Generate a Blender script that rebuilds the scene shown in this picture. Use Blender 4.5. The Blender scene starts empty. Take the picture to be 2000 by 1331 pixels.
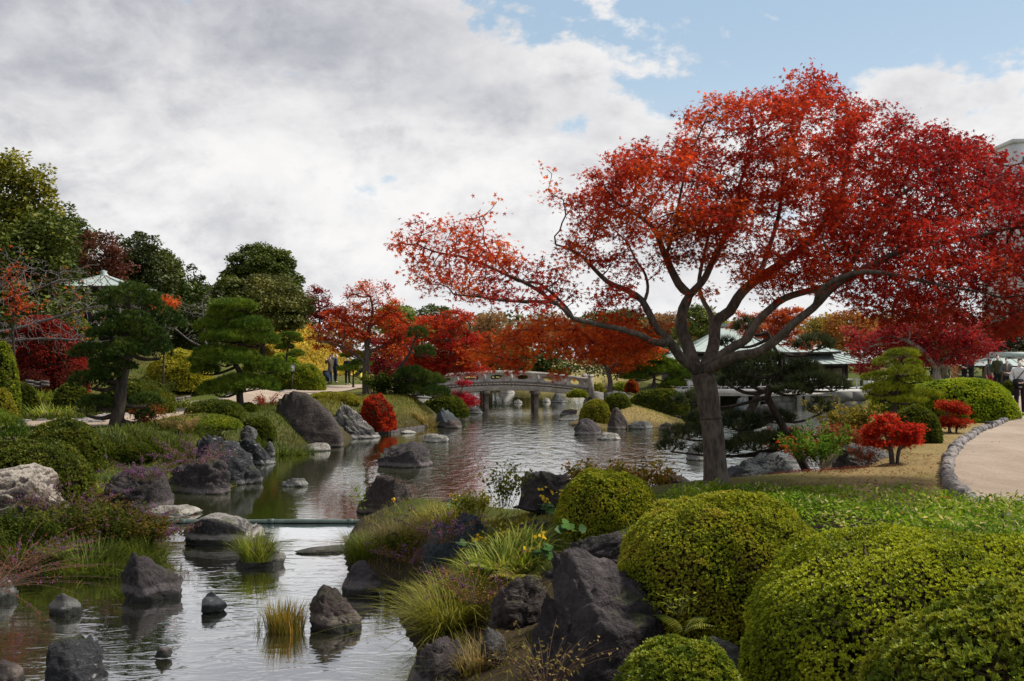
import bpy, bmesh, math, random
import numpy as np
from mathutils import Vector, Matrix

sc = bpy.context.scene
R = math.radians
F, CZ, HOR = 1944.4, 2.8, 700.0          # focal length in photo pixels, eye height above the pond, horizon row

# ------------------------------------------------------------------ camera
cam = bpy.data.cameras.new('camera')
cam.lens, cam.sensor_width, cam.clip_end, cam.clip_start = 35.0, 36.0, 4000.0, 0.1
cam.shift_y = (HOR - 665.5) / 2000.0
cam_o = bpy.data.objects.new('camera', cam)
cam_o.location = (0, 0, CZ)
cam_o.rotation_euler = (R(90), 0, 0)
sc.collection.objects.link(cam_o)
sc.camera = cam_o

# ------------------------------------------------------------------ sky, sun, exposure
SUN_EL, SUN_AZ = 50.0, 78.0              # azimuth clockwise from +Y (the view): high, to the right and a little ahead
vs = sc.view_settings
vs.view_transform, vs.look, vs.exposure, vs.gamma, vs.use_curve_mapping = 'Standard', 'None', 0.32, 1.0, False

world = bpy.data.worlds.new('World')
sc.world = world
world.use_nodes = True


class NT:
    """small helper for building node trees"""
    def __init__(s, tree):
        s.t = tree
        tree.nodes.clear()

    def n(s, kind, _in=None, **props):
        nd = s.t.nodes.new(kind)
        for k, v in props.items():
            setattr(nd, k, v)
        for k, v in (_in or {}).items():
            sock = nd.inputs[k]
            if isinstance(v, bpy.types.NodeSocket):
                s.t.links.new(v, sock)
            else:
                sock.default_value = v
        return nd

    def math(s, op, a, b=0.0, c=0.0, clamp=False):
        return s.n('ShaderNodeMath', {0: a, 1: b, 2: c}, operation=op, use_clamp=clamp).outputs[0]

    def mix(s, fac, a, b, blend='MIX'):
        nd = s.n('ShaderNodeMix', data_type='RGBA', blend_type=blend)
        for k, v in ((0, fac), (6, a), (7, b)):
            if isinstance(v, bpy.types.NodeSocket):
                s.t.links.new(v, nd.inputs[k])
            else:
                nd.inputs[k].default_value = v if k == 0 or len(v) == 4 else (*v, 1)
        return nd.outputs[2]

    def smooth(s, v, a, b):
        return s.n('ShaderNodeMapRange', {0: v, 1: a, 2: b, 3: 0.0, 4: 1.0}, interpolation_type='SMOOTHSTEP').outputs[0]

    def noise(s, vec, scale, detail=4.0, rough=0.55, dist=0.0, lac=2.0):
        return s.n('ShaderNodeTexNoise', {'Vector': vec, 'Scale': scale, 'Detail': detail, 'Roughness': rough, 'Distortion': dist, 'Lacunarity': lac}).outputs[0]


def build_sky():
    t = NT(world.node_tree)
    out = t.n('ShaderNodeOutputWorld')
    sky = t.n('ShaderNodeTexSky', sky_type='NISHITA', sun_disc=False, sun_elevation=R(SUN_EL), sun_rotation=R(SUN_AZ), altitude=0.0, air_density=1.0, dust_density=1.2, ozone_density=1.0)
    d = t.n('ShaderNodeTexCoord').outputs['Generated']
    x, y, z = t.n('ShaderNodeSeparateXYZ', {0: d}).outputs
    zz = t.math('MAXIMUM', z, 0.0)
    flat = t.math('MULTIPLY', zz, 1.55)

    def at(ox, oz):
        return t.n('ShaderNodeCombineXYZ', {0: t.math('ADD', x, ox), 1: y, 2: t.math('ADD', flat, oz)}).outputs[0]
    q = at(SKY_OFF[0], SKY_OFF[1])
    warp = t.n('ShaderNodeTexNoise', {'Vector': q, 'Scale': 4.0, 'Detail': 3.0}).outputs[1]
    q = t.n('ShaderNodeVectorMath', {0: q, 1: t.n('ShaderNodeVectorMath', {0: warp, 1: (0.05, 0.0, 0.05)}, operation='MULTIPLY').outputs[0]}, operation='ADD').outputs[0]
    big = t.noise(q, 2.3, 3.0, 0.5)
    puff = t.noise(q, 7.0, 9.0, 0.6)
    lump = t.noise(at(LUMP[0], LUMP[1]), 5.0, 8.0, 0.62, 0.3)
    fine = t.noise(q, 19.0, 6.0, 0.6)
    # the deck breaks up to the right and overhead
    side = t.math('ADD', t.smooth(x, -0.10, 0.50), t.math('MULTIPLY', t.smooth(zz, 0.16, 0.36), 1.0))
    side = t.math('MULTIPLY', t.math('MULTIPLY', side, t.smooth(x, -0.16, 0.26)), -0.128)
    cov = t.math('ADD', t.math('ADD', t.math('MULTIPLY', big, 0.36), t.math('MULTIPLY', puff, 0.56)), t.math('ADD', side, t.math('MULTIPLY', fine, 0.16)))
    mask = t.smooth(cov, 0.405, 0.455)
    thick = t.smooth(cov, 0.46, 0.66)
    # grey undersides where the deck is thick, and one broad grey bank to the upper left
    cell = t.noise(at(5.1, 7.7), 12.0, 6.0, 0.6, 0.4)
    g1 = t.smooth(t.math('ADD', t.math('MULTIPLY', lump, 0.50), t.math('ADD', t.math('MULTIPLY', puff, 0.2), t.math('MULTIPLY', cell, 0.30))), 0.405, 0.60)
    bank = t.math('MULTIPLY', t.smooth(t.math('ADD', x, t.math('MULTIPLY', lump, 0.30)), 0.30, -0.02), t.smooth(t.math('ADD', zz, t.math('MULTIPLY', lump, 0.16)), 0.24, 0.36))
    g0 = t.math('MULTIPLY', g1, t.math('ADD', t.math('MULTIPLY', thick, 0.45), 0.42))
    soft = t.math('ADD', t.math('MULTIPLY', lump, 0.5), t.math('ADD', t.math('MULTIPLY', cell, 0.35), t.math('MULTIPLY', fine, 0.15)))
    gb = t.math('MULTIPLY', bank, t.math('ADD', 0.40, t.math('MULTIPLY', t.smooth(soft, 0.36, 0.64), 0.62)))
    grey = t.math('ADD', t.math('MAXIMUM', g0, gb), t.math('MULTIPLY', t.math('SUBTRACT', fine, 0.5), 0.35), clamp=True)
    c = t.mix(grey, (8.5, 8.4, 8.35), (4.0, 4.1, 4.6))
    blue = t.mix(0.55, sky.outputs[0], (4.9, 6.6, 8.0))
    blue = t.mix(t.math('MULTIPLY', t.smooth(zz, 0.34, 0.03), 0.75), blue, (7.3, 7.9, 8.4))
    col = t.mix(mask, blue, c)
    col = t.mix(t.math('MULTIPLY', t.smooth(zz, 0.12, 0.0), 0.6), col, (8.0, 8.1, 8.2))
    bg = t.n('ShaderNodeBackground', {'Color': col, 'Strength': 0.090})
    t.t.links.new(bg.outputs[0], out.inputs[0])


SKY_OFF = (27.5, 2.9)
LUMP = (15.2, 9.1)
build_sky()

sun = bpy.data.lights.new('sun', 'SUN')
sun.energy, sun.angle, sun.color = 4.8, R(6), (1.0, 0.93, 0.83)
sun_o = bpy.data.objects.new('sun', sun)
_a, _e = R(SUN_AZ), R(SUN_EL)
sun_dir = Vector((math.sin(_a) * math.cos(_e), math.cos(_a) * math.cos(_e), math.sin(_e)))
sun_o.rotation_euler = sun_dir.to_track_quat('Z', 'Y').to_euler()
sun_o.location = (30, -20, 60)
sc.collection.objects.link(sun_o)

# ------------------------------------------------------------------ numpy helpers
rng = np.random.default_rng(11)


def A(x):
    return np.asarray(x, dtype=np.float64)


def P(px, py, Y):
    """photo pixel + distance -> world point"""
    return A([(px - 1000.0) / F * Y, Y, CZ - (py - HOR) / F * Y])


def depth(py, z=0.0):
    """distance at which height z shows in row py"""
    return (CZ - z) * F / (py - HOR)


def nrm(v):
    return v / np.maximum(np.linalg.norm(v, axis=-1, keepdims=True), 1e-9)


def _h(i, j, k, s):
    n = (i * 374761393 + j * 668265263 + k * 1274126177 + s * 974634529) & 0xFFFFFFFF
    n = ((n ^ (n >> 13)) * 1274126177) & 0xFFFFFFFF
    n = ((n ^ (n >> 16)) * 668265263) & 0xFFFFFFFF
    return ((n ^ (n >> 15)) & 0xFFFFFF) / float(0xFFFFFF)


def vnoise(p, s=0):
    p = np.asarray(p, dtype=np.float64)
    i = np.floor(p).astype(np.int64)
    f = p - i
    f = f * f * (3 - 2 * f)
    x, y, z = i[..., 0], i[..., 1], i[..., 2]
    r = 0
    for a in (0, 1):
        for b in (0, 1):
            for c in (0, 1):
                r = r + _h(x + a, y + b, z + c, s) * (f[..., 0] if a else 1 - f[..., 0]) * (f[..., 1] if b else 1 - f[..., 1]) * (f[..., 2] if c else 1 - f[..., 2])
    return r


def fbm(p, octv=4, s=0, rough=0.5):
    p = np.asarray(p, dtype=np.float64)
    r, a, tot = 0, 1.0, 0.0
    for o in range(octv):
        r = r + a * vnoise(p * 2.0 ** o + 17.3 * o, s + o)
        tot += a
        a *= rough
    return r / tot


def sstep(x, a, b):
    t = np.clip((x - a) / (b - a), 0, 1)
    return t * t * (3 - 2 * t)


def wloc(o):
    v = A([0, 0, 0])
    while o is not None:
        v = v + A(o.location)
        o = o.parent
    return v


def mk(name, V, polys, m, parent=None, loc=None, col=None, smooth=False):
    """one mesh object from world-space vertices; polys = list of (m,k) index arrays"""
    V = np.asarray(V, dtype=np.float64)
    if loc is None:
        loc = wloc(parent)
    loc = A(loc)
    me = bpy.data.meshes.new(name)
    Vl = (V - loc).astype(np.float32)
    me.vertices.add(len(Vl))
    me.vertices.foreach_set('co', Vl.ravel())
    polys = [np.asarray(p, dtype=np.int32) for p in polys if len(p)]
    idx = np.concatenate([p.ravel() for p in polys])
    cnt = np.concatenate([np.full(len(p), p.shape[1], dtype=np.int32) for p in polys])
    st = np.concatenate([[0], np.cumsum(cnt)[:-1]]).astype(np.int32)
    me.loops.add(len(idx))
    me.loops.foreach_set('vertex_index', idx)
    me.polygons.add(len(cnt))
    me.polygons.foreach_set('loop_start', st)
    if smooth:
        me.polygons.foreach_set('use_smooth', np.ones(len(cnt), dtype=bool))
    me.update(calc_edges=True)
    if col is not None:
        at = me.color_attributes.new('Col', 'FLOAT_COLOR', 'POINT')
        c4 = np.ones((len(Vl), 4), dtype=np.float32)
        c4[:, :3] = col
        at.data.foreach_set('color', c4.ravel())
    if m is not None:
        me.materials.append(m)
    o = bpy.data.objects.new(name, me)
    sc.collection.objects.link(o)
    if parent is not None:
        o.parent = parent
        o.location = loc - wloc(parent)
    else:
        o.location = loc
    return o


def tag(o, label=None, cat=None, group=None, kind=None):
    for k, v in (('label', label), ('category', cat), ('group', group), ('kind', kind)):
        if v:
            o[k] = v
    return o


def thing(name, label, cat, loc, group=None):
    o = bpy.data.objects.new(name, None)
    o.empty_display_size = 0.2
    o.location = tuple(float(v) for v in loc)
    sc.collection.objects.link(o)
    return tag(o, label, cat, group)


class Mesh:
    """collects boxes, tubes and sheets into one mesh"""
    def __init__(s):
        s.V, s.Q, s.T, s.N, s.n = [], [], [], [], 0

    def add(s, V, quads=(), tris=()):
        V = A(V)
        if len(quads):
            s.Q.append(np.asarray(quads) + s.n)
        if len(tris):
            s.T.append(np.asarray(tris) + s.n)
        s.V.append(V)
        s.n += len(V)

    def box(s, c, size, rz=0.0, tilt=0.0):
        x, y, z = A(size) / 2
        v = A([[-x, -y, -z], [x, -y, -z], [x, y, -z], [-x, y, -z], [-x, -y, z], [x, -y, z], [x, y, z], [-x, y, z]])
        if tilt:
            ct, st_ = math.cos(tilt), math.sin(tilt)
            v = np.stack([v[:, 0] * ct - v[:, 2] * st_, v[:, 1], v[:, 0] * st_ + v[:, 2] * ct], 1)
        cr, sr = math.cos(rz), math.sin(rz)
        v = np.stack([v[:, 0] * cr - v[:, 1] * sr, v[:, 0] * sr + v[:, 1] * cr, v[:, 2]], 1)
        s.add(v + A(c), [[0, 3, 2, 1], [4, 5, 6, 7], [0, 1, 5, 4], [1, 2, 6, 5], [2, 3, 7, 6], [3, 0, 4, 7]])

    def tube(s, pts, rad, k=8, cap=True, squash=None):
        pts = A(pts)
        n = len(pts)
        rad = np.broadcast_to(A(rad), (n,))
        tg = np.zeros_like(pts)
        tg[1:-1] = pts[2:] - pts[:-2]
        tg[0], tg[-1] = pts[1] - pts[0], pts[-1] - pts[-2]
        tg = nrm(tg)
        up = A([0.13, 0.21, 0.97]) if abs(tg[0, 2]) < 0.9 else A([1, 0.1, 0])
        u = nrm(np.cross(tg[0], up))
        ring = []
        th = np.arange(k) / k * 2 * np.pi
        for i in range(n):
            u = nrm(u - tg[i] * np.dot(u, tg[i]))
            v = np.cross(tg[i], u)
            ring.append(pts[i] + rad[i] * (np.cos(th)[:, None] * u + np.sin(th)[:, None] * v))
        V = np.concatenate(ring)
        q = []
        for i in range(n - 1):
            a = i * k + np.arange(k)
            b = i * k + (np.arange(k) + 1) % k
            q.append(np.stack([a, b, b + k, a + k], 1))
        q = np.concatenate(q)
        tr = []
        if cap:
            V = np.concatenate([V, pts[[0]], pts[[-1]]])
            c0, c1 = n * k, n * k + 1
            a = np.arange(k)
            b = (a + 1) % k
            tr = np.concatenate([np.stack([b, a, np.full(k, c0)], 1), np.stack([a + (n - 1) * k, b + (n - 1) * k, np.full(k, c1)], 1)])
        s.add(V, q, tr)

    def prisms(s, a, b, ra, rb, k=3):
        """many open tapered prisms at once (twigs)"""
        a, b = A(a), A(b)
        n = len(a)
        if n == 0:
            return
        t = nrm(b - a)
        hint = np.where(np.abs(t[:, [2]]) < 0.9, A([[0, 0, 1.0]]), A([[1.0, 0, 0]]))
        u = nrm(np.cross(t, hint))
        v = np.cross(t, u)
        th = np.arange(k) / k * 2 * np.pi
        d = np.cos(th)[None, :, None] * u[:, None] + np.sin(th)[None, :, None] * v[:, None]
        ra = np.broadcast_to(A(ra), (n,))[:, None, None]
        rb = np.broadcast_to(A(rb), (n,))[:, None, None]
        V = np.concatenate([a[:, None] + d * ra, b[:, None] + d * rb], 1).reshape(-1, 3)
        base = (np.arange(n) * 2 * k)[:, None]
        i = np.arange(k)[None]
        j = ((np.arange(k) + 1) % k)[None]
        q = np.stack([base + i, base + j, base + j + k, base + i + k], 2).reshape(-1, 4)
        s.add(V, q)

    def sheet(s, grid):
        """grid (r,c,3) of points"""
        r, c = grid.shape[:2]
        i = (np.arange(r - 1)[:, None] * c + np.arange(c - 1)[None]).ravel()
        s.add(grid.reshape(-1, 3), np.stack([i, i + 1, i + c + 1, i + c], 1))

    def build(s, name, m, parent=None, loc=None, smooth=False, col=None):
        return mk(name, np.concatenate(s.V), [np.concatenate(x) for x in (s.Q, s.T) if x], m, parent, loc, col, smooth)


# leaf templates: vertices (right, forward, normal), faces
def _tmpl_star(l=(0.62, 0.9, 1.0, 0.9, 0.62), notch=0.30, droop=-0.16):
    an = np.radians([-118, -58, 0, 58, 118])
    v = [(0, 0, 0.03)]
    no = np.radians([-152, -88, -28, 28, 88, 152])
    for a in no:
        v.append((notch * math.sin(a), notch * math.cos(a), 0))
    for a, L in zip(an, l):
        v.append((L * math.sin(a), L * math.cos(a), droop * L))
    return A(v), np.asarray([[0, 1 + i, 7 + i, 2 + i] for i in range(5)])


T_STAR = _tmpl_star()
T_TRI = (A([(0, 0, 0.02), (-.3, .1, 0), (.3, .1, 0), (-.75, .55, -.12), (0, 1, -.15), (.75, .55, -.12), (-.2, .35, 0), (.2, .35, 0)]),
         np.asarray([[0, 1, 3, 6], [0, 6, 4, 7], [0, 7, 5, 2]]))
T_LEAF = (A([(0, 0, 0), (.30, .42, .07), (0, 1, -.04), (-.30, .42, .07)]), np.asarray([[0, 1, 2, 3]]))
T_NARROW = (A([(0, 0, 0), (.13, .4, .04), (0, 1, -.16), (-.13, .4, .04)]), np.asarray([[0, 1, 2, 3]]))
T_BROAD = (A([(0, 0, 0), (.34, .3, .06), (.30, .66, .03), (0, 1, -.1), (-.30, .66, .03), (-.34, .3, .06)]), np.asarray([[0, 1, 2, 3], [0, 3, 4, 5]]))
T_NEEDLE = (A([(-.5, 0, 0), (.5, 0, 0), (0, 1, 0)]), np.asarray([[0, 1, 2]]))   # right axis is scaled separately


def leaf_mesh(tm, C, D, N, S, col, sx=None):
    """place template tm at C, forward D, normal hint N, size S -> V, faces, colours"""
    tv, tf = tm
    n = len(C)
    D = nrm(D)
    Rr = nrm(np.cross(D, N))
    Nn = np.cross(Rr, D)
    S = np.broadcast_to(A(S), (n,))[:, None, None]
    SX = S if sx is None else np.broadcast_to(A(sx), (n,))[:, None, None]
    V = C[:, None] + SX * tv[None, :, [0]] * Rr[:, None] + S * tv[None, :, [1]] * D[:, None] + S * tv[None, :, [2]] * Nn[:, None]
    k = len(tv)
    Fc = (tf[None] + (np.arange(n) * k)[:, None, None]).reshape(-1, tf.shape[1])
    return V.reshape(-1, 3), Fc, np.repeat(col, k, 0)


class Leaves:
    def __init__(s):
        s.V, s.F, s.C, s.n = [], [], [], 0

    def add(s, tm, C, D, N, S, col, sx=None):
        if len(C) == 0:
            return
        V, Fc, c = leaf_mesh(tm, C, D, N, S, col, sx)
        s.V.append(V)
        s.F.append(Fc + s.n)
        s.C.append(c)
        s.n += len(V)

    def raw(s, V, faces, c):
        for f in faces:
            s.F.append(f + s.n)
        s.V.append(V)
        s.C.append(c)
        s.n += len(V)

    def build(s, name, m, parent=None, loc=None):
        by = {}
        for f in s.F:
            by.setdefault(f.shape[1], []).append(f)
        return mk(name, np.concatenate(s.V), [np.concatenate(v) for v in by.values()], m, parent, loc, np.concatenate(s.C))


def rdir(n, zlo=-1.0, zhi=1.0, r=None):
    r = r or rng
    z = r.uniform(zlo, zhi, n)
    a = r.uniform(0, 2 * np.pi, n)
    q = np.sqrt(np.maximum(0, 1 - z * z))
    return np.stack([q * np.cos(a), q * np.sin(a), z], 1)


def tint(pal, pos, clump=0.5, jit=0.22, s=0, vj=0.16):
    """per-leaf natural colour: position in the palette varies by clump and leaf"""
    pal = A(pal)
    n = len(pos)
    t = 0.5 + 1.5 * (fbm(pos / clump, 2, s) - 0.5) + rng.normal(0, jit, n)
    t = np.clip(t, 0, 0.9999) * (len(pal) - 1)
    i = np.minimum(t.astype(int), len(pal) - 2) if len(pal) > 1 else np.zeros(n, int)
    if len(pal) == 1:
        c = np.repeat(pal, n, 0)
    else:
        f = (t - i)[:, None]
        c = pal[i] * (1 - f) + pal[i + 1] * f
    return c * np.clip(1 + rng.normal(0, vj, (n, 1)), 0.45, 1.6)


# ------------------------------------------------------------------ materials
def mat(name):
    m = bpy.data.materials.new(name)
    m.use_nodes = True
    return m, NT(m.node_tree)


def leaf_mat(name, trans=0.3, rough=0.5, spec=0.25, gain=0.84):
    m, t = mat(name)
    c = t.mix(1.0, t.n('ShaderNodeAttribute', attribute_name='Col').outputs['Color'], (gain, gain, gain), 'MULTIPLY')
    b = t.n('ShaderNodeBsdfPrincipled', {'Base Color': c, 'Roughness': rough, 'Specular IOR Level': spec})
    tr = t.n('ShaderNodeBsdfTranslucent', {'Color': t.mix(1.0, c, (1.35, 1.25, 0.9), 'MULTIPLY')})
    mx = t.n('ShaderNodeMixShader', {0: trans, 1: b.outputs[0], 2: tr.outputs[0]})
    o = t.n('ShaderNodeOutputMaterial', {0: mx.outputs[0]})
    return m


def plain(name, c1, c2=None, scale=6.0, rough=0.75, bump=0.3, stretch=(1, 1, 1), spec=0.3, detail=5.0, metal=0.0, dist=0.02):
    c2 = c2 or tuple(v * 0.7 for v in c1)
    m, t = mat(name)
    v = t.n('ShaderNodeTexCoord').outputs['Object']
    v = t.n('ShaderNodeMapping', {0: v, 3: stretch}).outputs[0]
    f = t.noise(v, scale, detail, 0.6)
    col = t.mix(t.smooth(f, 0.3, 0.7), c1, c2)
    b = t.n('ShaderNodeBsdfPrincipled', {'Base Color': col, 'Roughness': rough, 'Specular IOR Level': spec, 'Metallic': metal})
    if bump:
        bp = t.n('ShaderNodeBump', {'Strength': bump, 'Distance': dist, 'Height': f})
        t.t.links.new(bp.outputs[0], b.inputs['Normal'])
    t.n('ShaderNodeOutputMaterial', {0: b.outputs[0]})
    return m


def rock_mat(name, base, dark, pale, pale_amt, streak=0.0, scale=2.2, top=0.0, band=True, spec=0.22, rough=0.7, moss=0.6):
    """weathered stone: mottled body, pale lichen or veins, a bleached band where the waterline sits"""
    m, t = mat(name)
    tc = t.n('ShaderNodeTexCoord').outputs['Object']
    rnd = t.n('ShaderNodeObjectInfo').outputs['Random']
    off = t.n('ShaderNodeCombineXYZ', {0: t.math('MULTIPLY', rnd, 31.0), 1: t.math('MULTIPLY', rnd, 17.0), 2: rnd}).outputs[0]
    v = t.n('ShaderNodeVectorMath', {0: tc, 1: off}, operation='ADD').outputs[0]
    big = t.noise(v, scale, 6.0, 0.6, 0.4)
    fine = t.noise(v, scale * 9, 6.0, 0.65)
    c = t.mix(t.smooth(big, 0.32, 0.68), base, dark)
    c = t.mix(t.math('MULTIPLY', t.smooth(fine, 0.42, 0.72), 0.55), c, tuple(min(1, x * 1.7 + 0.01) for x in base))
    vm = t.n('ShaderNodeMapping', {0: v, 2: (0.35, 0.5, 0.2), 3: (1.0, 1.0, 3.2 if streak else 1.0)}).outputs[0]
    vein = t.noise(vm, scale * (2.6 if streak else 1.7), 7.0, 0.62, 1.4 if streak else 0.5)
    pm = t.smooth(vein, 0.66 - 0.22 * pale_amt, 0.74 - 0.18 * pale_amt)
    nz = t.n('ShaderNodeSeparateXYZ', {0: t.n('ShaderNodeNewGeometry').outputs['Normal']}).outputs[2]
    if top:
        pm = t.math('MAXIMUM', t.math('MULTIPLY', pm, 0.6), t.math('MULTIPLY', t.smooth(t.math('ADD', nz, t.math('MULTIPLY', t.math('SUBTRACT', fine, 0.5), 1.6)), 0.75 - 0.5 * top, 1.1), min(1.0, top + .2)))
    c = t.mix(t.math('MULTIPLY', pm, 0.85), c, pale)
    ms = t.math('MULTIPLY', t.smooth(nz, .35, .8), t.smooth(t.noise(v, scale * 1.3, 5.0, .65), .52, .66))
    c = t.mix(t.math('MULTIPLY', ms, moss), c, (0.048, 0.058, 0.012))
    bz = t.n('ShaderNodeSeparateXYZ', {0: t.n('ShaderNodeNewGeometry').outputs['Position']}).outputs[2]
    if band:
        bb = t.math('ADD', bz, t.math('MULTIPLY', t.math('SUBTRACT', t.noise(v, 5.0, 3.0), 0.5), 0.10))
        up = t.math('MULTIPLY', t.smooth(bb, 0.02, 0.05), t.smooth(bb, 0.14, 0.09))
        c = t.mix(t.math('MULTIPLY', up, 0.42), c, tuple(min(1, x * 1.15) for x in pale))
        c = t.mix(t.math('MULTIPLY', t.smooth(bb, 0.035, 0.0), 0.8), c, (0.016, 0.017, 0.012))
    b = t.n('ShaderNodeBsdfPrincipled', {'Base Color': c, 'Roughness': rough, 'Specular IOR Level': spec})
    hgt = t.math('ADD', t.math('MULTIPLY', vein, 0.5), t.math('ADD', t.math('MULTIPLY', fine, 0.45), big))
    bp = t.n('ShaderNodeBump', {'Strength': 1.0, 'Distance': 0.11, 'Height': hgt})
    t.t.links.new(bp.outputs[0], b.inputs['Normal'])
    t.n('ShaderNodeOutputMaterial', {0: b.outputs[0]})
    return m


def bark_mat(name, c1, c2, scale=9.0, zs=0.22, bump=0.6):
    m, t = mat(name)
    v = t.n('ShaderNodeTexCoord').outputs['Object']
    v2 = t.n('ShaderNodeMapping', {0: v, 3: (1, 1, zs)}).outputs[0]
    f = t.noise(v2, scale * 2.2, 7.0, 0.62, 0.3)
    g = t.noise(v, scale * 0.35, 4.0, 0.6)
    c = t.mix(t.smooth(f, 0.33, 0.68), c1, c2)
    c = t.mix(t.math('MULTIPLY', t.smooth(g, 0.5, 0.72), 0.5), c, tuple(min(1, x * 1.5) for x in c2))
    b = t.n('ShaderNodeBsdfPrincipled', {'Base Color': c, 'Roughness': 0.85, 'Specular IOR Level': 0.15})
    bp = t.n('ShaderNodeBump', {'Strength': bump, 'Distance': 0.03, 'Height': f})
    t.t.links.new(bp.outputs[0], b.inputs['Normal'])
    t.n('ShaderNodeOutputMaterial', {0: b.outputs[0]})
    return m


M_LEAF = leaf_mat('leaf_thin', 0.46, 0.6, 0.04, 0.92)
M_SASA = leaf_mat('bamboo_leaf', 0.40, 0.6, 0.06, 1.12)
M_BUSH = leaf_mat('leaf_clipped', 0.32, 0.5, 0.16, 1.08)
M_EVER = leaf_mat('leaf_evergreen', 0.2, 0.5, 0.18)
M_NEEDLE = leaf_mat('pine_needle', 0.15, 0.55, 0.12)
M_BLADE = leaf_mat('grass_blade', 0.36, 0.55, 0.15, 0.95)
M_BARK = bark_mat('maple_bark', (0.050, 0.039, 0.031), (0.125, 0.100, 0.080), 8.0, 0.35)
M_BARKD = bark_mat('dark_bark', (0.022, 0.017, 0.013), (0.06, 0.047, 0.037))
M_BARKG = bark_mat('grey_bark', (0.13, 0.115, 0.10), (0.28, 0.255, 0.23))
M_LOG = bark_mat('old_log', (0.05, 0.043, 0.038), (0.13, 0.115, 0.105))
M_TWIGR = bark_mat('bare_twig', (0.07, 0.058, 0.055), (0.15, 0.13, 0.125))
M_TWIG = plain('bush_twig', (0.060, 0.048, 0.020), (0.095, 0.075, 0.03), 8, 0.9, 0.2)
RK = {
    'purple': rock_mat('rock_purple_brown', (0.042, 0.033, 0.034), (0.015, 0.012, 0.013), (0.16, 0.135, 0.13), 0.10),
    'black': rock_mat('rock_black_veined', (0.030, 0.030, 0.034), (0.010, 0.010, 0.012), (0.30, 0.29, 0.28), 0.34, streak=1.0),
    'grey': rock_mat('rock_grey', (0.080, 0.077, 0.073), (0.030, 0.029, 0.028), (0.24, 0.23, 0.21), 0.28),
    'blue': rock_mat('rock_blue_grey', (0.050, 0.058, 0.064), (0.020, 0.024, 0.028), (0.15, 0.15, 0.15), 0.22),
    'tan': rock_mat('rock_tan', (0.115, 0.088, 0.070), (0.040, 0.031, 0.028), (0.42, 0.37, 0.31), 0.25, top=0.75, moss=0.15),
    'pale': rock_mat('rock_pale_slab', (0.24, 0.22, 0.19), (0.10, 0.092, 0.08), (0.40, 0.37, 0.33), 0.4),
    'brown': rock_mat('rock_red_brown', (0.054, 0.039, 0.034), (0.020, 0.015, 0.014), (0.20, 0.165, 0.14), 0.22, streak=1.0),
    'lichen': rock_mat('rock_lichen_top', (0.050, 0.045, 0.044), (0.018, 0.016, 0.016), (0.38, 0.355, 0.32), 0.06, top=0.42),
}
# ------------------------------------------------------------------ the land
POND = A([(-6.5, 12.7), (-6.4, 11.3), (-5.1, 8.6), (-4.2, 6.4), (-3.4, 3.6), (-2.6, 2.2), (-1.0, 2.2), (-0.7, 4.2), (-0.8, 6.4), (-0.9, 8.6), (-0.86, 9.6), (-1.2, 10.9), (-1.45, 12.4), (-2.2, 13.6), (-2.5, 15.1),
          (-2.6, 17.0), (-1.6, 17.3), (0.0, 17.2), (1.0, 16.4), (2.0, 15.5), (3.0, 15.4), (4.4, 16.2), (5.6, 18.6), (7.2, 23.0), (9.6, 31.0), (13.6, 42.0), (18.8, 52.0), (20.5, 58.9), (9.6, 58.9),
          (8.2, 49.0), (7.4, 42.6), (6.4, 39.4), (4.6, 40.6), (3.6, 39.6), (2.9, 38.0), (2.3, 42.0), (3.3, 47.0), (3.6, 53.0), (5.2, 60.0), (8.5, 74.0), (11, 84), (10, 94.5), (-7, 95.5), (-9, 84), (-7.2, 70), (-4.6, 56.0), (-4.2, 50.0),
          (-2.8, 43.0), (-3.6, 40.0), (-4.8, 37.6), (-5.4, 35.0), (-6.3, 30.8), (-7.0, 29.4), (-6.9, 26.4), (-5.8, 22.4), (-6.3, 21.2), (-7.2, 20.3), (-7.4, 18.6), (-6.9, 17.2), (-5.7, 16.2), (-5.1, 14.6), (-5.4, 13.4)])


def poly_sd(xy, poly):
    """signed distance, negative inside"""
    xy = A(xy)
    d2 = np.full(len(xy), 1e18)
    ins = np.zeros(len(xy), bool)
    n = len(poly)
    for i in range(n):
        a, b = poly[i], poly[(i + 1) % n]
        e = b - a
        w = xy - a
        t = np.clip((w @ e) / (e @ e), 0, 1)
        d = w - t[:, None] * e
        d2 = np.minimum(d2, (d * d).sum(1))
        c1 = (a[1] <= xy[:, 1]) & (b[1] > xy[:, 1])
        c2 = (b[1] <= xy[:, 1]) & (a[1] > xy[:, 1])
        cr = e[0] * w[:, 1] - e[1] * w[:, 0]
        ins ^= (c1 & (cr > 0)) | (c2 & (cr < 0))
    d = np.sqrt(d2)
    return np.where(ins, -d, d)


# hills: x, y, sigma x, sigma y, height
HILLS = [(-30, 62, 12, 11, 3.6), (-18.6, 78, 4.9, 9.0, 5.0), (-33, 80, 12, 10, 4.0), (-13.6, 39.5, 2.6, 3.2, 1.75), (-19, 36, 4.5, 5, 1.2), (-22, 30, 5, 5, 0.9),
          (30, 95, 20, 12, 1.2)]


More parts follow.
